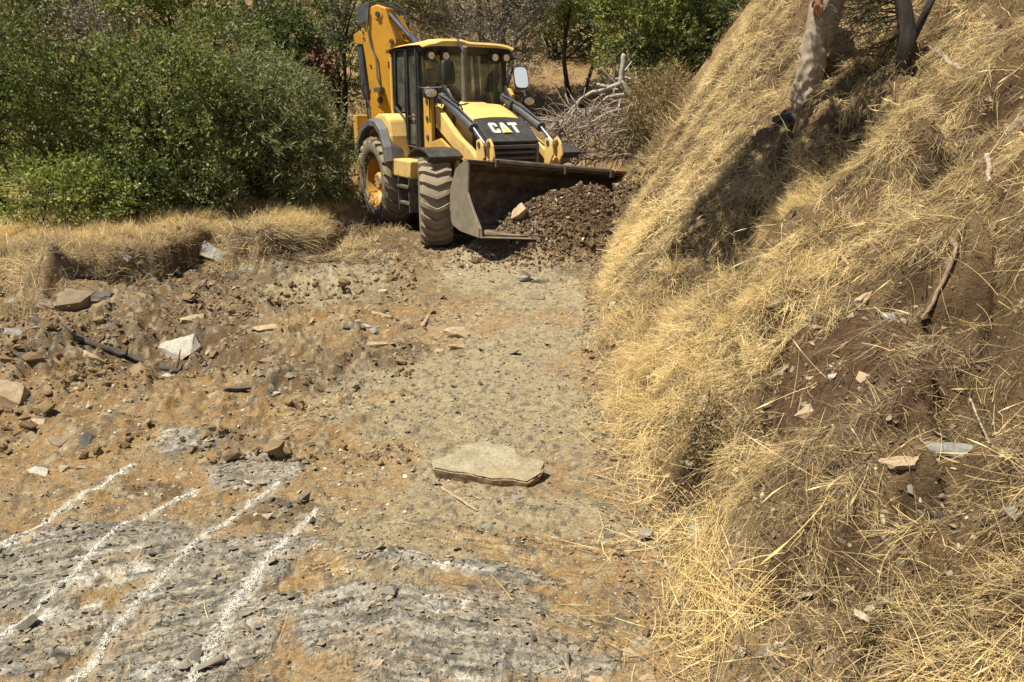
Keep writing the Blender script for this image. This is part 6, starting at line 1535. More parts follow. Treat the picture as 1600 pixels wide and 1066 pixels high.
# unnamed rubble: chips and gravel
def chip_set(name, mats, n, rng, lo=0.22, hi=0.5, nv=7): 
    return [chip_mesh('%s_%d' % (name, i), rng, rng.uniform(lo, hi), nv + int(rng.integers(0, 5)), mats, 0.5) for i in range(n)]
mg, nt, b = new_mat('mixed_gravel')
ta = N(nt, 'ShaderNodeAttribute', attribute_type='INSTANCER', attribute_name='tint')
c = ramp(nt, ta.outputs['Fac'], [(0.0, (0.075, 0.064, 0.050)), (0.25, (0.170, 0.150, 0.116)), (0.5, (0.245, 0.212, 0.152)), (0.72, (0.300, 0.215, 0.125)), (0.9, (0.360, 0.305, 0.215)), (1.0, (0.50, 0.46, 0.38))])
c = mixc(nt, 1.0, c, ramp(nt, noise_tex(nt, 3.0, 3, 0.6), [(0.3, (0.75, 0.75, 0.75)), (0.7, (1.2, 1.2, 1.2))]), 'MULTIPLY'); nt.links.new(c, b.inputs['Base Color']); b.inputs['Roughness'].default_value = 0.9; b.inputs['Specular IOR Level'].default_value = 0.2
rng = np.random.default_rng(12)
CH = chip_set('chip', mg, 12, rng)
def interp_ground(x, y):
    """height of the built sheet, so that small things lie on it"""
    m = masks(x, y); return SURF(x, y) + fine(x, y, m)[0], m
def sample_track(n, rng, y0=1.5, y1=12.5, wl=-0.72, wr=0.30, pw=1.0):
    y = np.exp(rng.uniform(math.log(y0 + 0.4), math.log(y1 + 0.4), n)) - 0.4
    x = rng.uniform(wl, wr, n) * (y + 1.0)
    return x, y
def lay(name, x, y, size, rng, label, cat, protos, tint, lift=0.2, yaw=None, tilt=0.25):
    z, m = interp_ground(x, y); nrm = normal_at(x, y, 0.03) + rng.normal(size=(len(x), 3)) * tilt
    a = rng.uniform(0, 2 * math.pi, len(x)) if yaw is None else yaw + rng.normal(size=len(x)) * 0.35
    e = euler_from_axes(np.stack([np.cos(a), np.sin(a), 0 * a], 1), nrm)
    return scatter(name, np.stack([x, y, z + size * lift * 0.3], 1), e, np.stack([size, size * rng.uniform(0.6, 1.2, len(x)), size * rng.uniform(0.6, 1.1, len(x))], 1), rng.integers(0, len(protos), len(x)), protos, label, cat, tint)
def road_only(x, y, slack=0.05): return (x - toe_x(y)) < slack
# fine gravel
x, y = sample_track(60000, rng, 1.5, 12.0); m = masks(x, y)
ly = np.interp(x, LED_X, LED_Y)
dens = 0.22 + 0.45 * m['grey'] + 0.12 * m['slate'] + 0.5 * m['dark'] + 0.35 * sstep(0.3, -1.2, x) + 0.35 * sstep(0.0, 0.5, fbm(x * 2.2, y * 2.2, 640, 4))
k = (rng.random(len(x)) < dens) & road_only(x, y, 0.3) & (y < ly + 0.35); x, y = x[k], y[k]; m = {a: b_[k] for a, b_ in m.items()}
sz = 0.0036 * (1 + y * 0.30) * np.exp(rng.normal(size=len(x)) * 0.45)
tn = np.clip(rng.random(len(x)) * 0.75 - 0.20 * m['slate'] + 0.28 * m['ochre'] - 0.1 * m['dark'] + 0.12 * rng.normal(size=len(x)), 0, 1)
lay('gravel', x, y, sz * 1.5, rng, 'fine grey and tan gravel spread over the track', 'gravel', CH, tn)
# stones of the rubble
x, y = sample_track(17000, rng, 1.6, 11.8); m = masks(x, y); ly = np.interp(x, LED_X, LED_Y)
cl = sstep(-0.05, 0.55, fbm(x * 2.6, y * 2.6, 650, 4, 0.6))
dens = (0.05 + 0.32 * sstep(0.1, -1.2, x) * sstep(3.0, 4.5, y) + 0.10 * m['slate'] + 0.5 * m['dark'] + 0.12 * m['grey']) * (0.25 + 1.9 * cl) + 0.6 * np.exp(-(((x + 1.15) / 0.9) ** 2 + ((y - 6.3) / 0.55) ** 2))
k = (rng.random(len(x)) < dens) & road_only(x, y, 0.3) & (y < ly + 0.3); x, y = x[k], y[k]; m = {a: b_[k] for a, b_ in m.items()}
sz = 0.014 * (1 + y * 0.12) * np.exp(rng.normal(size=len(x)) * 0.6); sz = np.minimum(sz, 0.105)
tn = np.clip(rng.random(len(x)) * 0.85 + 0.15 * m['ochre'] - 0.25 * m['dark'] * (rng.random(len(x)) < 0.7), 0, 1)
lay('rubble', x, y, sz, rng, 'loose broken slate chips and small stones on the track', 'rubble', CH, tn, 0.5)
# slate flakes that follow the beds
x, y = sample_track(16000, rng, 1.5, 6.0); m = masks(x, y)
k = (rng.random(len(x)) < m['slate'] * 0.38 + m['buff'] * 0.10) & road_only(x, y, 0.0); x, y = x[k], y[k]
FL = chip_set('flake', mg, 8, rng, 0.12, 0.25, 8)
yaw = np.where(x < -0.35, R(24), R(-13)); sz = 0.018 * (0.6 + y * 0.16) * np.exp(rng.normal(size=len(x)) * 0.45)
lay('slate_flakes', x, y, sz, rng, 'thin grey slate flakes lying along the bedrock layers', 'flakes', FL, np.clip(rng.random(len(x)) * 0.62, 0, 1), 0.3, yaw, 0.16)
# stones on the bank
x = rng.uniform(0.0, 4.5, 9000); y = np.exp(rng.uniform(math.log(1.4), math.log(12), 9000)); x = toe_x(y) + rng.exponential(0.6, 9000); k = rng.random(9000) < 0.30; x, y = x[k], y[k]
lay('bank_rubble', x, y, 0.016 * (1 + 0.10 * y) * np.exp(rng.normal(size=len(x)) * 0.5), rng, 'small stones and slate chips in the soil of the bank', 'rubble', CH, np.clip(rng.random(len(x)) * 0.95, 0, 1), 0.5)
# clods and stones of the pushed-up pile
m_soil0 = rock_mat('brown_soil_crumbs', (0.10, 0.060, 0.032), (0.15, 0.095, 0.05), (0.22, 0.15, 0.085))
m_clod = rock_mat('dark_moist_soil', (0.060, 0.036, 0.020), (0.100, 0.062, 0.034), (0.160, 0.105, 0.060))
cl_m = [chip_mesh('clod_%d' % i, rng, 0.75, 14, m_clod if i != 2 else m_soil0, 0.3) for i in range(7)]
cc_ = np.array([0.72, 9.60]); n = 10000; a = rng.normal(size=n) * 0.62; b_ = rng.normal(size=n) * 0.32; x = cc_[0] + a * math.cos(R(29)) - b_ * math.sin(R(29)); y = cc_[1] + a * math.sin(R(29)) + b_ * math.cos(R(29))
k = (x - toe_x(y) < 0.45); x, y = x[k], y[k]
lay('soil_clods', x, y, 0.022 * np.exp(rng.normal(size=len(x)) * 0.55), rng, 'dark brown clods of the soil pile in front of the bucket', 'soil', cl_m, rng.random(len(x)), 0.8, None, 0.8)
n = 700; a = rng.normal(size=n) * 0.75; b_ = rng.normal(size=n) * 0.32; x = cc_[0] + a * math.cos(R(29)) - b_ * math.sin(R(29)); y = cc_[1] + a * math.sin(R(29)) + b_ * math.cos(R(29)); k = (x - toe_x(y) < 0.3); x, y = x[k], y[k]
lay('pile_stones', x, y, 0.030 * np.exp(rng.normal(size=len(x)) * 0.5), rng, 'pale stones mixed into the dark soil pile', 'rubble', CH, np.clip(0.6 + 0.3 * rng.normal(size=len(x)), 0, 1), 0.9, None, 0.6)
# clods on the left
n = 9000; y = rng.uniform(3.4, 9.0, n); x = rng.uniform(-0.75, -0.12, n) * (y + 0.6); ly = np.interp(x, LED_X, LED_Y)
k = (fbm(x * 1.8, y * 1.8, 661, 4) > 0.0) & (y < ly + 0.2); x, y = x[k], y[k]
m_soil = rock_mat('crumbly_soil', (0.14, 0.090, 0.045), (0.22, 0.150, 0.078), (0.29, 0.205, 0.115)); so_m = [chip_mesh('lump_%d' % i, rng, 0.7, 14, m_soil, 0.3) for i in range(6)]
lay('soil_lumps', x, y, 0.022 * (1 + 0.05 * y) * np.exp(rng.normal(size=len(x)) * 0.6), rng, 'crumbly lumps of brown soil on the left side', 'soil', so_m, rng.random(len(x)), 0.6, None, 0.6)

# dead leaves and crumbs of litter on the bank
ml, nt, b = new_mat('dead_leaf_litter'); ta = N(nt, 'ShaderNodeAttribute', attribute_type='INSTANCER', attribute_name='tint')
nt.links.new(ramp(nt, ta.outputs['Fac'], [(0.0, (0.055, 0.035, 0.020)), (0.4, (0.135, 0.085, 0.045)), (0.7, (0.24, 0.165, 0.09)), (1.0, (0.36, 0.27, 0.165))]), b.inputs['Base Color']); b.inputs['Roughness'].default_value = 0.8
LT = [chip_mesh('leaf_bit_%d' % i, rng, rng.uniform(0.06, 0.16), 7, ml, 0.4) for i in range(8)]
n = 26000; y = rng.uniform(1.0, 11.5 ** 0.6, n) ** (1 / 0.6); y = rng.uniform(1.0, 11.5, n); x = toe_x(y) - 0.15 + rng.random(n) ** 1.3 * 3.4
lay('leaf_litter', x, y, 0.013 * (1 + 0.10 * y) * np.exp(rng.normal(size=n) * 0.45), rng, 'brown dead leaves and crumbs of litter on the bank', 'litter', LT, rng.random(n), 0.8, None, 0.5)

# ------------------------------------------------------------------ sticks
def wood_mat(name, c1, c2):
    m, nt, b = new_mat(name); n = noise_tex(nt, 26, 5, 0.7); nt.links.new(ramp(nt, n, [(0.3, c1), (0.7, c2)]), b.inputs['Base Color']); b.inputs['Roughness'].default_value = 0.9; add_bump(nt, b, n, 0.5, 0.006); return m
WM = dict(pale=wood_mat('bleached_wood', (0.25, 0.21, 0.165), (0.42, 0.37, 0.30)), brown=wood_mat('brown_stick_bark', (0.14, 0.090, 0.055), (0.27, 0.19, 0.125)), dark=wood_mat('dark_root_bark', (0.030, 0.024, 0.019), (0.075, 0.060, 0.048)), tan=wood_mat('tan_stick_bark', (0.24, 0.165, 0.095), (0.36, 0.27, 0.17)))
def stick(pxs, r0, kind, label, lift=0.6, name='stick', cat='stick', Y=None, group=None, knots=0, r1=None, sides=8):
    rr = random.Random(hash(label) % 1000 if False else len(label) * 31 + int(pxs[0][0]))
    P = [Vector(px2g(u, v)) if Y is None else Vector(at_depth(u, v, Y if not isinstance(Y, tuple) else Y[i])) for i, (u, v) in enumerate(pxs)]
    r1 = r0 * 0.6 if r1 is None else r1; pts = []; rad = []
    for i in range(len(P) - 1):
        a = P[max(i - 1, 0)]; b_ = P[i]; c_ = P[i + 1]; d_ = P[min(i + 2, len(P) - 1)]
        for j in range(4):
            f = j / 4; pts.append(0.5 * ((2 * b_) + (-a + c_) * f + (2 * a - 5 * b_ + 4 * c_ - d_) * f * f + (-a + 3 * b_ - 3 * c_ + d_) * f ** 3))
    pts.append(P[-1]); n = len(pts)
    for i in range(n): rad.append((r0 + (r1 - r0) * i / (n - 1)) * rr.uniform(0.9, 1.12)); pts[i] = pts[i] + Vector((0, 0, r0 * lift)) + Vector((rr.uniform(-1, 1), rr.uniform(-1, 1), rr.uniform(-1, 1))) * r0 * 0.25
    mb = MB(); mb.tube(pts, rad, sides)
    for _ in range(knots):
        i = rr.randrange(1, n - 1); d = Vector((rr.uniform(-1, 1), rr.uniform(-1, 1), rr.uniform(0, 1))).normalized(); mb.tube([pts[i], pts[i] + d * r0 * 3, pts[i] + (d + Vector((rr.uniform(-.4, .4), 0, .3))) * r0 * 6], [rad[i] * 0.6, rad[i] * 0.45, rad[i] * 0.2], 6)
    return mb.build(name, WM[kind], None, smooth='all', label=label, cat=cat, group=group)
stick([(690, 764), (715, 781), (746, 801)], 0.0085, 'tan', 'thick broken stick in front of the big slab', 0.9)
stick([(664, 742), (672, 756), (690, 766)], 0.003, 'tan', 'thin twig curving from the left end of the big slab')
stick([(838, 778), (858, 785), (878, 789)], 0.005, 'brown', 'crooked twig right in front of the big slab')
stick([(846, 755), (862, 768), (872, 778)], 0.005, 'brown', 'short twig leaning on the right end of the big slab')
stick([(912, 755), (920, 735), (922, 720)], 0.004, 'tan', 'short thin twig upright right of the big slab')
stick([(820, 1037), (850, 1036), (878, 1034)], 0.006, 'tan', 'short stick on the bedrock near the bottom edge')
stick([(744, 945), (738, 962), (715, 985), (690, 1000)], 0.003, 'tan', 'thin straw-coloured twig on the bedrock')
stick([(574, 492), (592, 494), (612, 499)], 0.022, 'tan', 'pale wood splinter above the tan cluster')
stick([(660, 513), (667, 502), (671, 493)], 0.020, 'tan', 'short upright wood piece above the tan cluster')
stick([(56, 503), (110, 528), (160, 547), (215, 566), (265, 582), (282, 584)], 0.030, 'dark', 'long dark root running down the left bank', 0.8, 'root', 'root', knots=4)
stick([(105, 437), (135, 438), (172, 438)], 0.028, 'dark', 'dark grey log end at the left on the ledge', 0.8, 'log', 'log')
stick([(168, 424), (195, 432), (225, 440), (252, 441)], 0.032, 'dark', 'dark weathered log lying above the hollow', 0.8, 'log', 'log', knots=2)
stick([(1483, 388), (1492, 402), (1482, 430), (1466, 462), (1450, 495), (1438, 512)], 0.011, 'brown', 'long curved brown stick standing in the bank straw', 3.0, r1=0.006, sides=8)
stick([(1466, 88), (1482, 104), (1500, 116)], 0.018, 'pale', 'pale crooked stick right of the conifer trunk', 1.5)
stick([(1425, 35), (1445, 68), (1466, 88)], 0.006, 'pale', 'thin pale stick above the pale crooked stick', 2.0)
stick([(1541, 252), (1543, 275), (1543, 292)], 0.012, 'pale', 'short pale stick end poking from the straw at the right', 2.0)
stick([(1075, 790), (1040, 765), (1005, 760)], 0.003, 'tan', 'long thin reddish stem at the foot of the bank', 1.5)
stick([(1515, 628), (1530, 665), (1545, 700)], 0.004, 'pale', 'straight pale stalk near the long slate outcrop', 3.0)

# heap of cut branches behind the machine, big limbs one by one
HL = 'limbs of the branch heap'
def limb_px(pxs, r0, kind, label, Y, knots=2, r1=None): return stick(pxs, r0, kind, label, 0, 'cut_limb', 'branch', Y, HL, knots, r1)
limb_px([(976, 84), (973, 105), (970, 128), (968, 150)], 0.045, 'pale', 'thick pale forked limb standing upright out of the heap', 13.1, 2, 0.040)
limb_px([(968, 132), (945, 140), (922, 146), (905, 158), (893, 172), (880, 188), (866, 206)], 0.038, 'pale', 'long pale limb arching down the left of the heap', 13.0, 3, 0.014)
limb_px([(905, 158), (898, 172), (890, 184), (886, 186)], 0.028, 'pale', 'short hooked pale limb under the arching one', 12.95, 1)
limb_px([(937, 107), (950, 120), (963, 132), (975, 144), (990, 160)], 0.036, 'brown', 'straight limb crossing the heap down to the right', 13.05, 1)
limb_px([(932, 132), (948, 136), (958, 136)], 0.030, 'pale', 'short stub of pale limb near the heap top', 13.0, 0)
limb_px([(948, 122), (950, 132), (955, 140)], 0.050, 'pale', 'thick sawn stub at the heap top', 13.1, 0, 0.05)
limb_px([(985, 150), (978, 138), (972, 128)], 0.045, 'pale', 'thick short limb right of the upright one', 13.0, 0)
limb_px([(996, 122), (985, 124), (975, 121), (962, 124)], 0.030, 'pale', 'horizontal limb behind the upright one', 13.3, 1)
limb_px([(1000, 130), (985, 132), (974, 131)], 0.030, 'brown', 'lower horizontal limb behind the upright one', 13.3, 1)
limb_px([(975, 148), (960, 150), (948, 153), (935, 165), (925, 180), (918, 192)], 0.030, 'pale', 'bent pale limb in the middle of the heap', 12.9, 3, 0.012)
limb_px([(940, 150), (932, 156), (925, 170), (920, 188)], 0.022, 'brown', 'brown limb hanging in the middle of the heap', 12.85, 2)
limb_px([(990, 165), (975, 170), (955, 175), (935, 184), (918, 196)], 0.024, 'pale', 'low limb sweeping to the lower left of the heap', 12.8, 3, 0.010)
limb_px([(970, 155), (968, 165), (963, 175)], 0.034, 'pale', 'short pale limb under the upright one', 12.9, 0)
limb_px([(884, 206), (893, 220), (900, 228), (904, 240)], 0.016, 'pale', 'thin crooked limb at the lower left of the heap', 12.6, 2, 0.008)
mb = MB(); mp_ = MB(); rr = random.Random(8)
for k in range(620):
    u0 = rr.uniform(868, 1000); v0 = rr.uniform(150, 250) ; v0 = max(v0, 150 + (985 - u0) * 0.35); Y = rr.uniform(12.55, 13.4)
    ang = rr.gauss(2.3, 0.7); ln = rr.uniform(15, 60); p = at_depth(u0, v0, Y); 
    g = float(SURF(p[0], p[1])); 
    if p[2] < g + 0.02: p[2] = g + 0.05
    d = Vector((math.cos(ang), rr.uniform(-0.3, 0.3), -math.sin(ang) * rr.choice((1, 1, -0.4)))).normalized(); L_ = ln / 95
    pts = [Vector(p)]; 
    for i in range(5):
        d = (d + Vector((rr.uniform(-.35, .35), rr.uniform(-.2, .2), rr.uniform(-.4, .3)))).normalized(); q = pts[-1] + d * L_ / 5; q.z = max(q.z, float(g) * 0.9 + 0.02); pts.append(q)
    r0 = rr.choice((0.005, 0.006, 0.008, 0.011, 0.014)); (mb if rr.random() < 0.62 else mp_).tube(pts, [r0 * (1 - 0.14 * i) for i in range(6)], 5)
mb.build('brushwood', wood_mat('weathered_twigs', (0.24, 0.195, 0.155), (0.42, 0.35, 0.275)), None, smooth='all', label='tangled grey twigs of the heap of cut branches behind the machine', cat='brushwood', kind='stuff')
mp_.build('brushwood', wood_mat('brown_twigs', (0.14, 0.10, 0.07), (0.27, 0.205, 0.145)), None, smooth='all', label='darker brown twigs inside the heap of cut branches', cat='brushwood', kind='stuff')
# ------------------------------------------------------------------ dry grass
def straw_mat(name, stops, trans=0.30):
    m = bpy.data.materials.new(name); m.use_nodes = True; nt = m.node_tree; nt.nodes.clear()
    o = N(nt, 'ShaderNodeOutputMaterial'); ta = N(nt, 'ShaderNodeAttribute', attribute_type='INSTANCER', attribute_name='tint')
    vc = N(nt, 'ShaderNodeVertexColor', layer_name='Col'); sep = N(nt, 'ShaderNodeSeparateColor'); nt.links.new(vc.outputs[0], sep.inputs[0])
    a = N(nt, 'ShaderNodeMath', operation='ADD'); nt.links.new(ta.outputs['Fac'], a.inputs[0]); nt.links.new(sep.outputs[0], a.inputs[1])
    s2 = N(nt, 'ShaderNodeMath', operation='SUBTRACT', use_clamp=True); nt.links.new(a.outputs[0], s2.inputs[0]); s2.inputs[1].default_value = 0.5
    c = ramp(nt, s2.outputs[0], stops)
    d = N(nt, 'ShaderNodeBsdfPrincipled'); d.inputs['Roughness'].default_value = 0.55; d.inputs['Specular IOR Level'].default_value = 0.3; nt.links.new(c, d.inputs['Base Color'])
    t = N(nt, 'ShaderNodeBsdfTranslucent'); nt.links.new(c, t.inputs[0]); mx = N(nt, 'ShaderNodeMixShader'); mx.inputs[0].default_value = trans
    nt.links.new(d.outputs[0], mx.inputs[1]); nt.links.new(t.outputs[0], mx.inputs[2]); nt.links.new(mx.outputs[0], o.inputs[0]); return m
m_straw = straw_mat('dry_straw', [(0.0, (0.115, 0.078, 0.042)), (0.25, (0.26, 0.195, 0.115)), (0.5, (0.52, 0.39, 0.185)), (0.75, (0.73, 0.535, 0.225)), (1.0, (0.82, 0.67, 0.35))])

def tuft(name, rng, nb, rad, l0, l1, lean0, lean1, az=None, azs=0.6, w=0.0026, bend=0.8, seg=4, flat=0.0, lift=0.0, heads=False):
    b0 = rng.normal(size=(nb, 2)) * rad; L = rng.uniform(l0, l1, nb); lean = rng.uniform(lean0, lean1, nb)
    A = rng.uniform(0, 2 * math.pi, nb) if az is None else az + rng.normal(size=nb) * azs
    bd_ = bend * rng.uniform(0.2, 1.3, nb); kink = rng.normal(size=nb) * 0.5
    P = np.zeros((nb, seg + 1, 3)); P[:, 0, :2] = b0; P[:, 0, 2] = rng.uniform(-0.01, 0.01 + lift, nb)
    th = lean.copy(); aa = A.copy()
    for i in range(seg):
        st = L / seg; P[:, i + 1, 0] = P[:, i, 0] + np.sin(th) * np.cos(aa) * st; P[:, i + 1, 1] = P[:, i, 1] + np.sin(th) * np.sin(aa) * st; P[:, i + 1, 2] = P[:, i, 2] + np.cos(th) * st
        th = np.minimum(th + bd_ / seg, 1.9); aa = aa + kink / seg
    P[:, :, 2] = np.maximum(P[:, :, 2], 0.004 + rng.uniform(0, 0.02 + lift, nb)[:, None])
    sd = rng.uniform(0, 2 * math.pi, nb); S = np.stack([-np.sin(aa) + 0.4 * np.cos(sd), np.cos(aa) + 0.4 * np.sin(sd), 0.5 * np.sin(sd * 2)], 1); S /= np.linalg.norm(S, axis=1, keepdims=True)
    W = w * rng.uniform(0.6, 1.5, nb); prof = np.linspace(1, 0.35, seg + 1)
    if heads: prof[-2] = 2.6; prof[-1] = 0.5
    Vl = P - S[:, None] * (W[:, None] * prof)[..., None] / 2; Vr = P + S[:, None] * (W[:, None] * prof)[..., None] / 2
    V = np.stack([Vl, Vr], 2).reshape(-1, 3); k = np.arange(nb)[:, None] * (2 * (seg + 1)) + np.arange(seg)[None] * 2; k = k.reshape(-1)
    F = np.stack([k, k + 1, k + 3, k + 2], 1)
    tn = np.clip(0.5 + rng.normal(size=nb) * 0.17, 0.05, 0.95); tn = np.repeat(tn, 2 * (seg + 1)) - np.tile(np.repeat(np.linspace(0.10, -0.05, seg + 1), 2), nb)
    return np_mesh(name, V, F, m_straw, False, np.repeat(tn[:, None], 3, 1))
rng = np.random.default_rng(21)
MAT = [tuft('mat_%d' % i, rng, 26, 0.050, 0.07, 0.22, 1.05, 1.60, 0.0, 0.65, bend=0.35, lift=0.012, w=0.0030) for i in range(9)]
MATF = [tuft('far_mat_%d' % i, rng, 16, 0.060, 0.09, 0.24, 1.0, 1.60, 0.0, 0.55, bend=0.3, lift=0.015, w=0.0062, seg=3) for i in range(7)]
TAN = [tuft('tangle_%d' % i, rng, 22, 0.05, 0.06, 0.18, 0.5, 1.6, None, w=0.0027, bend=1.0, lift=0.012) for i in range(8)]
TANF = [tuft('far_tangle_%d' % i, rng, 14, 0.06, 0.08, 0.20, 0.4, 1.6, None, w=0.0060, bend=0.8, lift=0.015, seg=3) for i in range(7)]
GOL = [tuft('golden_%d' % i, rng, 34, 0.035, 0.10, 0.24, 0.1, 1.0, 0.0, 1.6, w=0.0024, bend=0.9, seg=4) for i in range(7)]
GOLF = [tuft('far_golden_%d' % i, rng, 22, 0.04, 0.10, 0.26, 0.1, 0.9, 0.0, 1.6, w=0.0052, bend=0.8, seg=3) for i in range(6)]
LNG = [tuft('long_%d' % i, rng, 4, 0.05, 0.18, 0.42, 0.8, 1.5, 0.0, 1.2, w=0.0030, bend=0.5, seg=6, heads=(i % 2 == 0)) for i in range(6)]
STM = [tuft('stems_%d' % i, rng, 3, 0.03, 0.06, 0.22, 1.45, 1.57, None, w=0.0024, bend=0.05, seg=2) for i in range(5)]

def grass_layer(name, x, y, protos, size, label, tint, rng, lean=0.55, dirx=None, spread=0.4, cat='grass', wide=1.0, up=0.05, fineg=True):
    kk = ~((x > 1.05) & (x < 1.75) & (y > 9.2) & (y < 10.9)) | (rng.random(len(x)) < 0.25)
    x, y, size, tint = x[kk], y[kk], size[kk], np.asarray(tint)[kk]
    z = SURF(x, y)
    if fineg: z = interp_ground(x, y)[0]
    nr = normal_at(x, y, 0.10); n2 = nr * (1 - up) + np.array([0, 0, up]); n2 = n2 + rng.normal(size=n2.shape) * 0.12
    dh = np.stack([nr[:, 0], nr[:, 1], 0 * x], 1); dh = dh / np.maximum(np.linalg.norm(dh, axis=1, keepdims=True), 1e-6)
    a = np.arctan2(dh[:, 1], dh[:, 0]) if dirx is None else np.full(len(x), dirx)
    a = a + rng.normal(size=len(x)) * spread + 0.6 * fbm(x * 1.6, y * 1.6, 720, 3)
    gd = -(nr[:, 0] * np.cos(a) + nr[:, 1] * np.sin(a)) / np.maximum(nr[:, 2], 0.2)
    e = euler_from_axes(np.stack([np.cos(a), np.sin(a), gd], 1), n2)
    return scatter(name, np.stack([x, y, z - 0.004], 1), e, np.stack([size, size, size * wide], 1), rng.integers(0, len(protos), len(x)), protos, label, cat, np.clip(tint, 0, 1))

def on_bank(n, rng, y0, y1, dmax, dmin=-0.05, bias=1.0):
    y = rng.uniform(y0 ** bias, y1 ** bias, n) ** (1 / bias); d = dmin + (dmax - dmin) * rng.random(n) ** 1.0
    return toe_x(y) + d, y, d
MAN_FOOT = (float(foot[0]) + 0.02, float(foot[1]) - 0.05)
def red_patch0(x, y):
    q = np.hypot((x - RED_AT[0]) / 0.32, (y - RED_AT[1]) / 0.55) + 0.40 * fbm(x * 3, y * 3, 231, 4); return 1 - sstep(0.65, 1.05, q)
def red_patch(x, y): return np.maximum(np.maximum(red_patch0(x, y), 1.1 * hole_mask(x, y)), 0.95 * (np.hypot((x - MAN_FOOT[0] + 0.08) / 0.20, (y - MAN_FOOT[1] + 0.12) / 0.26) < 1))
GOLD = [px2g(u, v) for u, v in ((965, 420), (985, 380), (1010, 500), (1050, 555), (1075, 610), (1100, 660), (1180, 520), (1230, 330))]
def goldness(x, y):
    g = np.zeros(x.shape)
    for p_ in GOLD: g = np.maximum(g, np.exp(-(((x - p_[0]) / 0.30) ** 2 + ((y - p_[1]) / 0.45) ** 2)))
    return np.clip(g + 0.35 * fbm(x * 1.4, y * 1.4, 733, 3), 0, 1)
def bank_tint(x, y, rng):
    far = sstep(3.0, 8.0, y); return 0.46 + 0.10 * far + 0.24 * goldness(x, y) + 0.34 * fbm(x * 1.6, y * 1.6, 741, 5, 0.6) + 0.12 * rng.normal(size=len(x)) - 0.34 * (rng.random(len(x)) < 0.26) - 0.25 * red_patch(x, y)

rng = np.random.default_rng(31)
def two(name, x, y, near, far, split, *a, **k):
    """close to the camera the fine tufts, farther off the coarser ones"""
    f = y + rng.normal(size=len(y)) * 0.5 > split
    for nm, sel, pr in ((name, ~f, near), (name, f, far)):
        aa = [q[sel] if isinstance(q, np.ndarray) else q for q in a]
        grass_layer(nm, x[sel], y[sel], pr, *aa, **k)
def bare(x, y): return sstep(-0.04, 0.28, 0.06 * (y > 6) + fbm(x * 1.9 + 4, y * 1.9, 753, 5, 0.6) - 0.05 * sstep(3.5, 6.0, y) - 0.4 * goldness(x, y))
x, y, d = on_bank(52000, rng, 1.0, 13.2, 4.2, 0.02)
near_thin = 0.58 + 0.42 * sstep(2.6, 5.5, y)
cover = (1 - 0.95 * bare(x, y)) * 0.62 * near_thin * sstep(0.04, 0.30, d + 0.22 * fbm(x * 3, y * 3, 752, 3)) * (1 - 0.80 * red_patch(x, y)) * (1 - 0.15 * sstep(5.5, 9, y))
k = rng.random(len(x)) < cover; x, y = x[k], y[k]
two('matted_straw', x, y, MAT, MATF, 5.4, rng.uniform(0.40, 0.82, len(x)) * (1 - 0.15 * (y < 3.5)), 'matted dry straw lying downhill all over the bank', bank_tint(x, y, rng), rng)
x, y, d = on_bank(36000, rng, 1.0, 12.8, 3.6, -0.05, 0.8)
cover = (1 - 0.80 * bare(x, y)) * sstep(0.02, 0.24, d + 0.22 * fbm(x * 3, y * 3, 752, 3)) * (1 - 0.85 * red_patch(x, y)) * 0.50
k = rng.random(len(x)) < cover; x, y = x[k], y[k]
two('tangled_straw', x, y, TAN, TANF, 5.4, rng.uniform(0.36, 0.85, len(x)), 'tangled short dry grass on the bank', bank_tint(x, y, rng) - 0.02, rng, spread=1.2)
x, y, d = on_bank(17000, rng, 2.2, 13.4, 3.4, 0.0)
k = rng.random(len(x)) < goldness(x, y) ** 1.5 * 0.6 * sstep(2.9, 3.9, y) * (1 - red_patch(x, y)); x, y = x[k], y[k]
two('golden_grass', x, y, GOL, GOLF, 5.4, rng.uniform(0.40, 0.80, len(x)), 'thick golden dry grass hanging over the edge of the track', 0.68 + 0.10 * rng.normal(size=len(x)), rng, up=0.25)
x, y, d = on_bank(1300, rng, 1.2, 12.5, 3.4, 0.0, 0.8)
grass_layer('long_stalks', x, y, LNG, rng.uniform(0.4, 0.9, len(x)), 'long single dry stalks standing out of the straw', 0.66 + 0.15 * rng.normal(size=len(x)), rng, spread=1.0)
# straw strewn along the edge of the track
n = 4200; y = np.exp(rng.uniform(math.log(1.9), math.log(9.5), n)); x = toe_x(y) + 0.14 - rng.exponential(0.05 + 0.012 * y, n)
k = rng.random(n) < 0.35 + 0.65 * sstep(-0.1, 0.4, fbm(x * 2, y * 2, 771, 3)); x, y = x[k], y[k]
grass_layer('strewn_straw', x, y, STM, rng.uniform(0.5, 1.3, len(x)), 'loose straws strewn on the edge of the track', 0.62 + 0.16 * rng.normal(size=len(x)), rng, spread=3.0, up=0.0)
n = 500; y = np.exp(rng.uniform(math.log(1.9), math.log(9), n)); x = rng.uniform(-0.5, 0.25, n) * (y + 1)
grass_layer('strewn_straw', x, y, STM, rng.uniform(0.3, 0.8, len(x)), 'few scattered straws lying on the open track', 0.55 + 0.16 * rng.normal(size=len(x)), rng, spread=3.0, up=0.0)

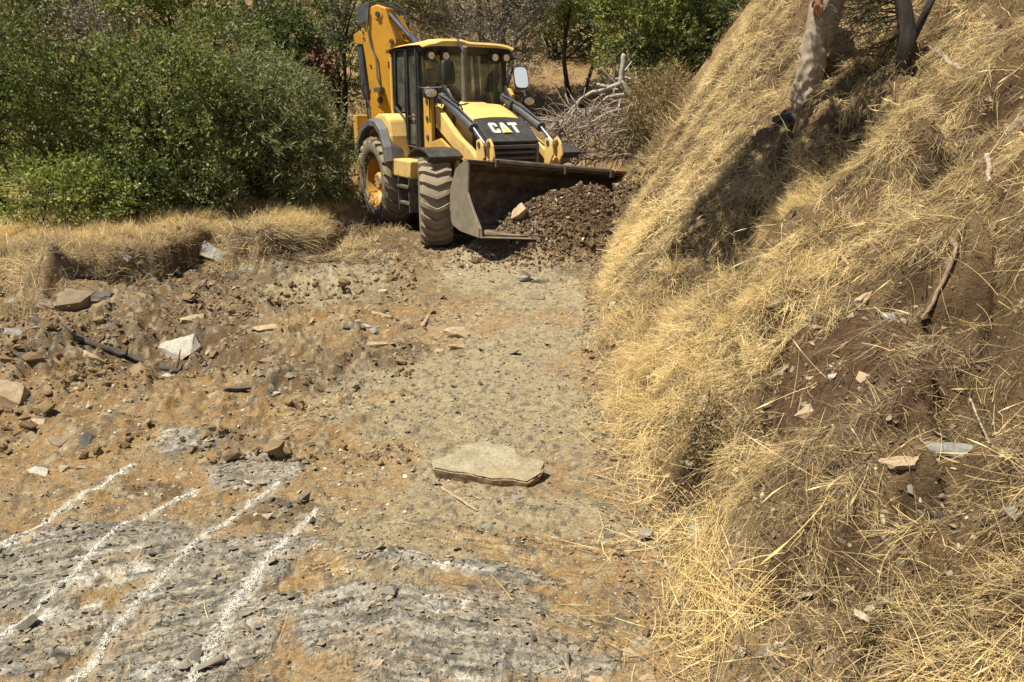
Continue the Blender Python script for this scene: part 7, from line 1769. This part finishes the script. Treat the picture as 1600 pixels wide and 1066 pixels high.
# verge on the left ledge below the thicket
n = 12000; x = rng.uniform(-8.5, -2.5, n); ly = np.interp(x, LED_X, LED_Y); y = ly + 0.15 + rng.random(n) ** 1.3 * 3.2
k = rng.random(n) < sstep(0.35, 0.95, y - ly + 0.65 * fbm(x * 2.4, y * 2.4, 781, 4)) * (0.25 + 0.6 * sstep(-0.2, 0.3, fbm(x * 2.6, y * 2.6, 782, 3))); x, y = x[k], y[k]; ly = np.interp(x, LED_X, LED_Y)
h_ = 0.20 + 0.42 * sstep(0.8, 1.9, y - ly)
grass_layer('verge_grass', x, y, GOLF, h_ * rng.uniform(0.6, 1.2, len(x)), 'golden dry grass on the ledge below the thicket', 0.62 + 0.18 * fbm(x * 1.3, y * 1.3, 783, 3) + 0.08 * rng.normal(size=len(x)), rng, dirx=-0.6, spread=2.5, up=0.9)
n = 4200; x = rng.uniform(-7.5, -1.6, n); ly = np.interp(x, LED_X, LED_Y); y = ly - 0.25 + rng.random(n) * 1.6; k = rng.random(n) < 0.5 * (1 - 0.0 * x); x, y = x[k], y[k]
grass_layer('verge_straw', x, y, TANF, rng.uniform(0.5, 1.1, len(x)), 'flattened straw and dead weeds on the edge of the ledge', 0.40 + 0.2 * fbm(x * 2, y * 2, 784, 3), rng, up=0.5)
pw = px2g(470, 400); n = 260; x = pw[0] + rng.normal(size=n) * 0.35; y = pw[1] + rng.normal(size=n) * 0.25
grass_layer('grey_weeds', x, y, MATF, rng.uniform(0.8, 1.4, n), 'grey-brown dead weeds on the mound before the rear wheel', 0.22 + 0.12 * rng.normal(size=n), rng, up=0.5)
# slope behind the machine
n = 9000; y = rng.uniform(12.7, 24, n); x = rng.uniform(-0.45, 0.5, n) * y
k = rng.random(n) < 0.25 + 0.6 * sstep(-0.1, 0.4, fbm(x * 0.9, y * 0.9, 791, 4)); x, y = x[k], y[k]
grass_layer('hill_grass', x, y, TANF, rng.uniform(0.7, 1.5, len(x)), 'dry brown grass and litter on the slope behind the machine', 0.34 + 0.2 * fbm(x, y, 792, 3) + 0.08 * rng.normal(size=len(x)), rng, up=0.7)
# dead grass under the broom shrub, round the branch heap
n = 2600; y = rng.uniform(11.6, 13.6, n); x = toe_x(np.minimum(y, 12.9)) - 0.35 + rng.normal(size=n) * 0.4 + 0.2
k = x > 1.2; x, y = x[k], y[k]
grass_layer('grey_weeds', x, y, GOLF, rng.uniform(0.9, 1.8, len(x)), 'tall dull dead grass between the branch heap and the bank', 0.30 + 0.15 * rng.normal(size=len(x)), rng, up=0.6)
for u, v, s in ((1490, 30, 1.0), (1560, 60, 1.2), (1600, 110, 1.0), (1360, 160, 1.2), (1340, 200, 1.0), (1120, 330, 1.0), (1160, 300, 1.2)):
    pass
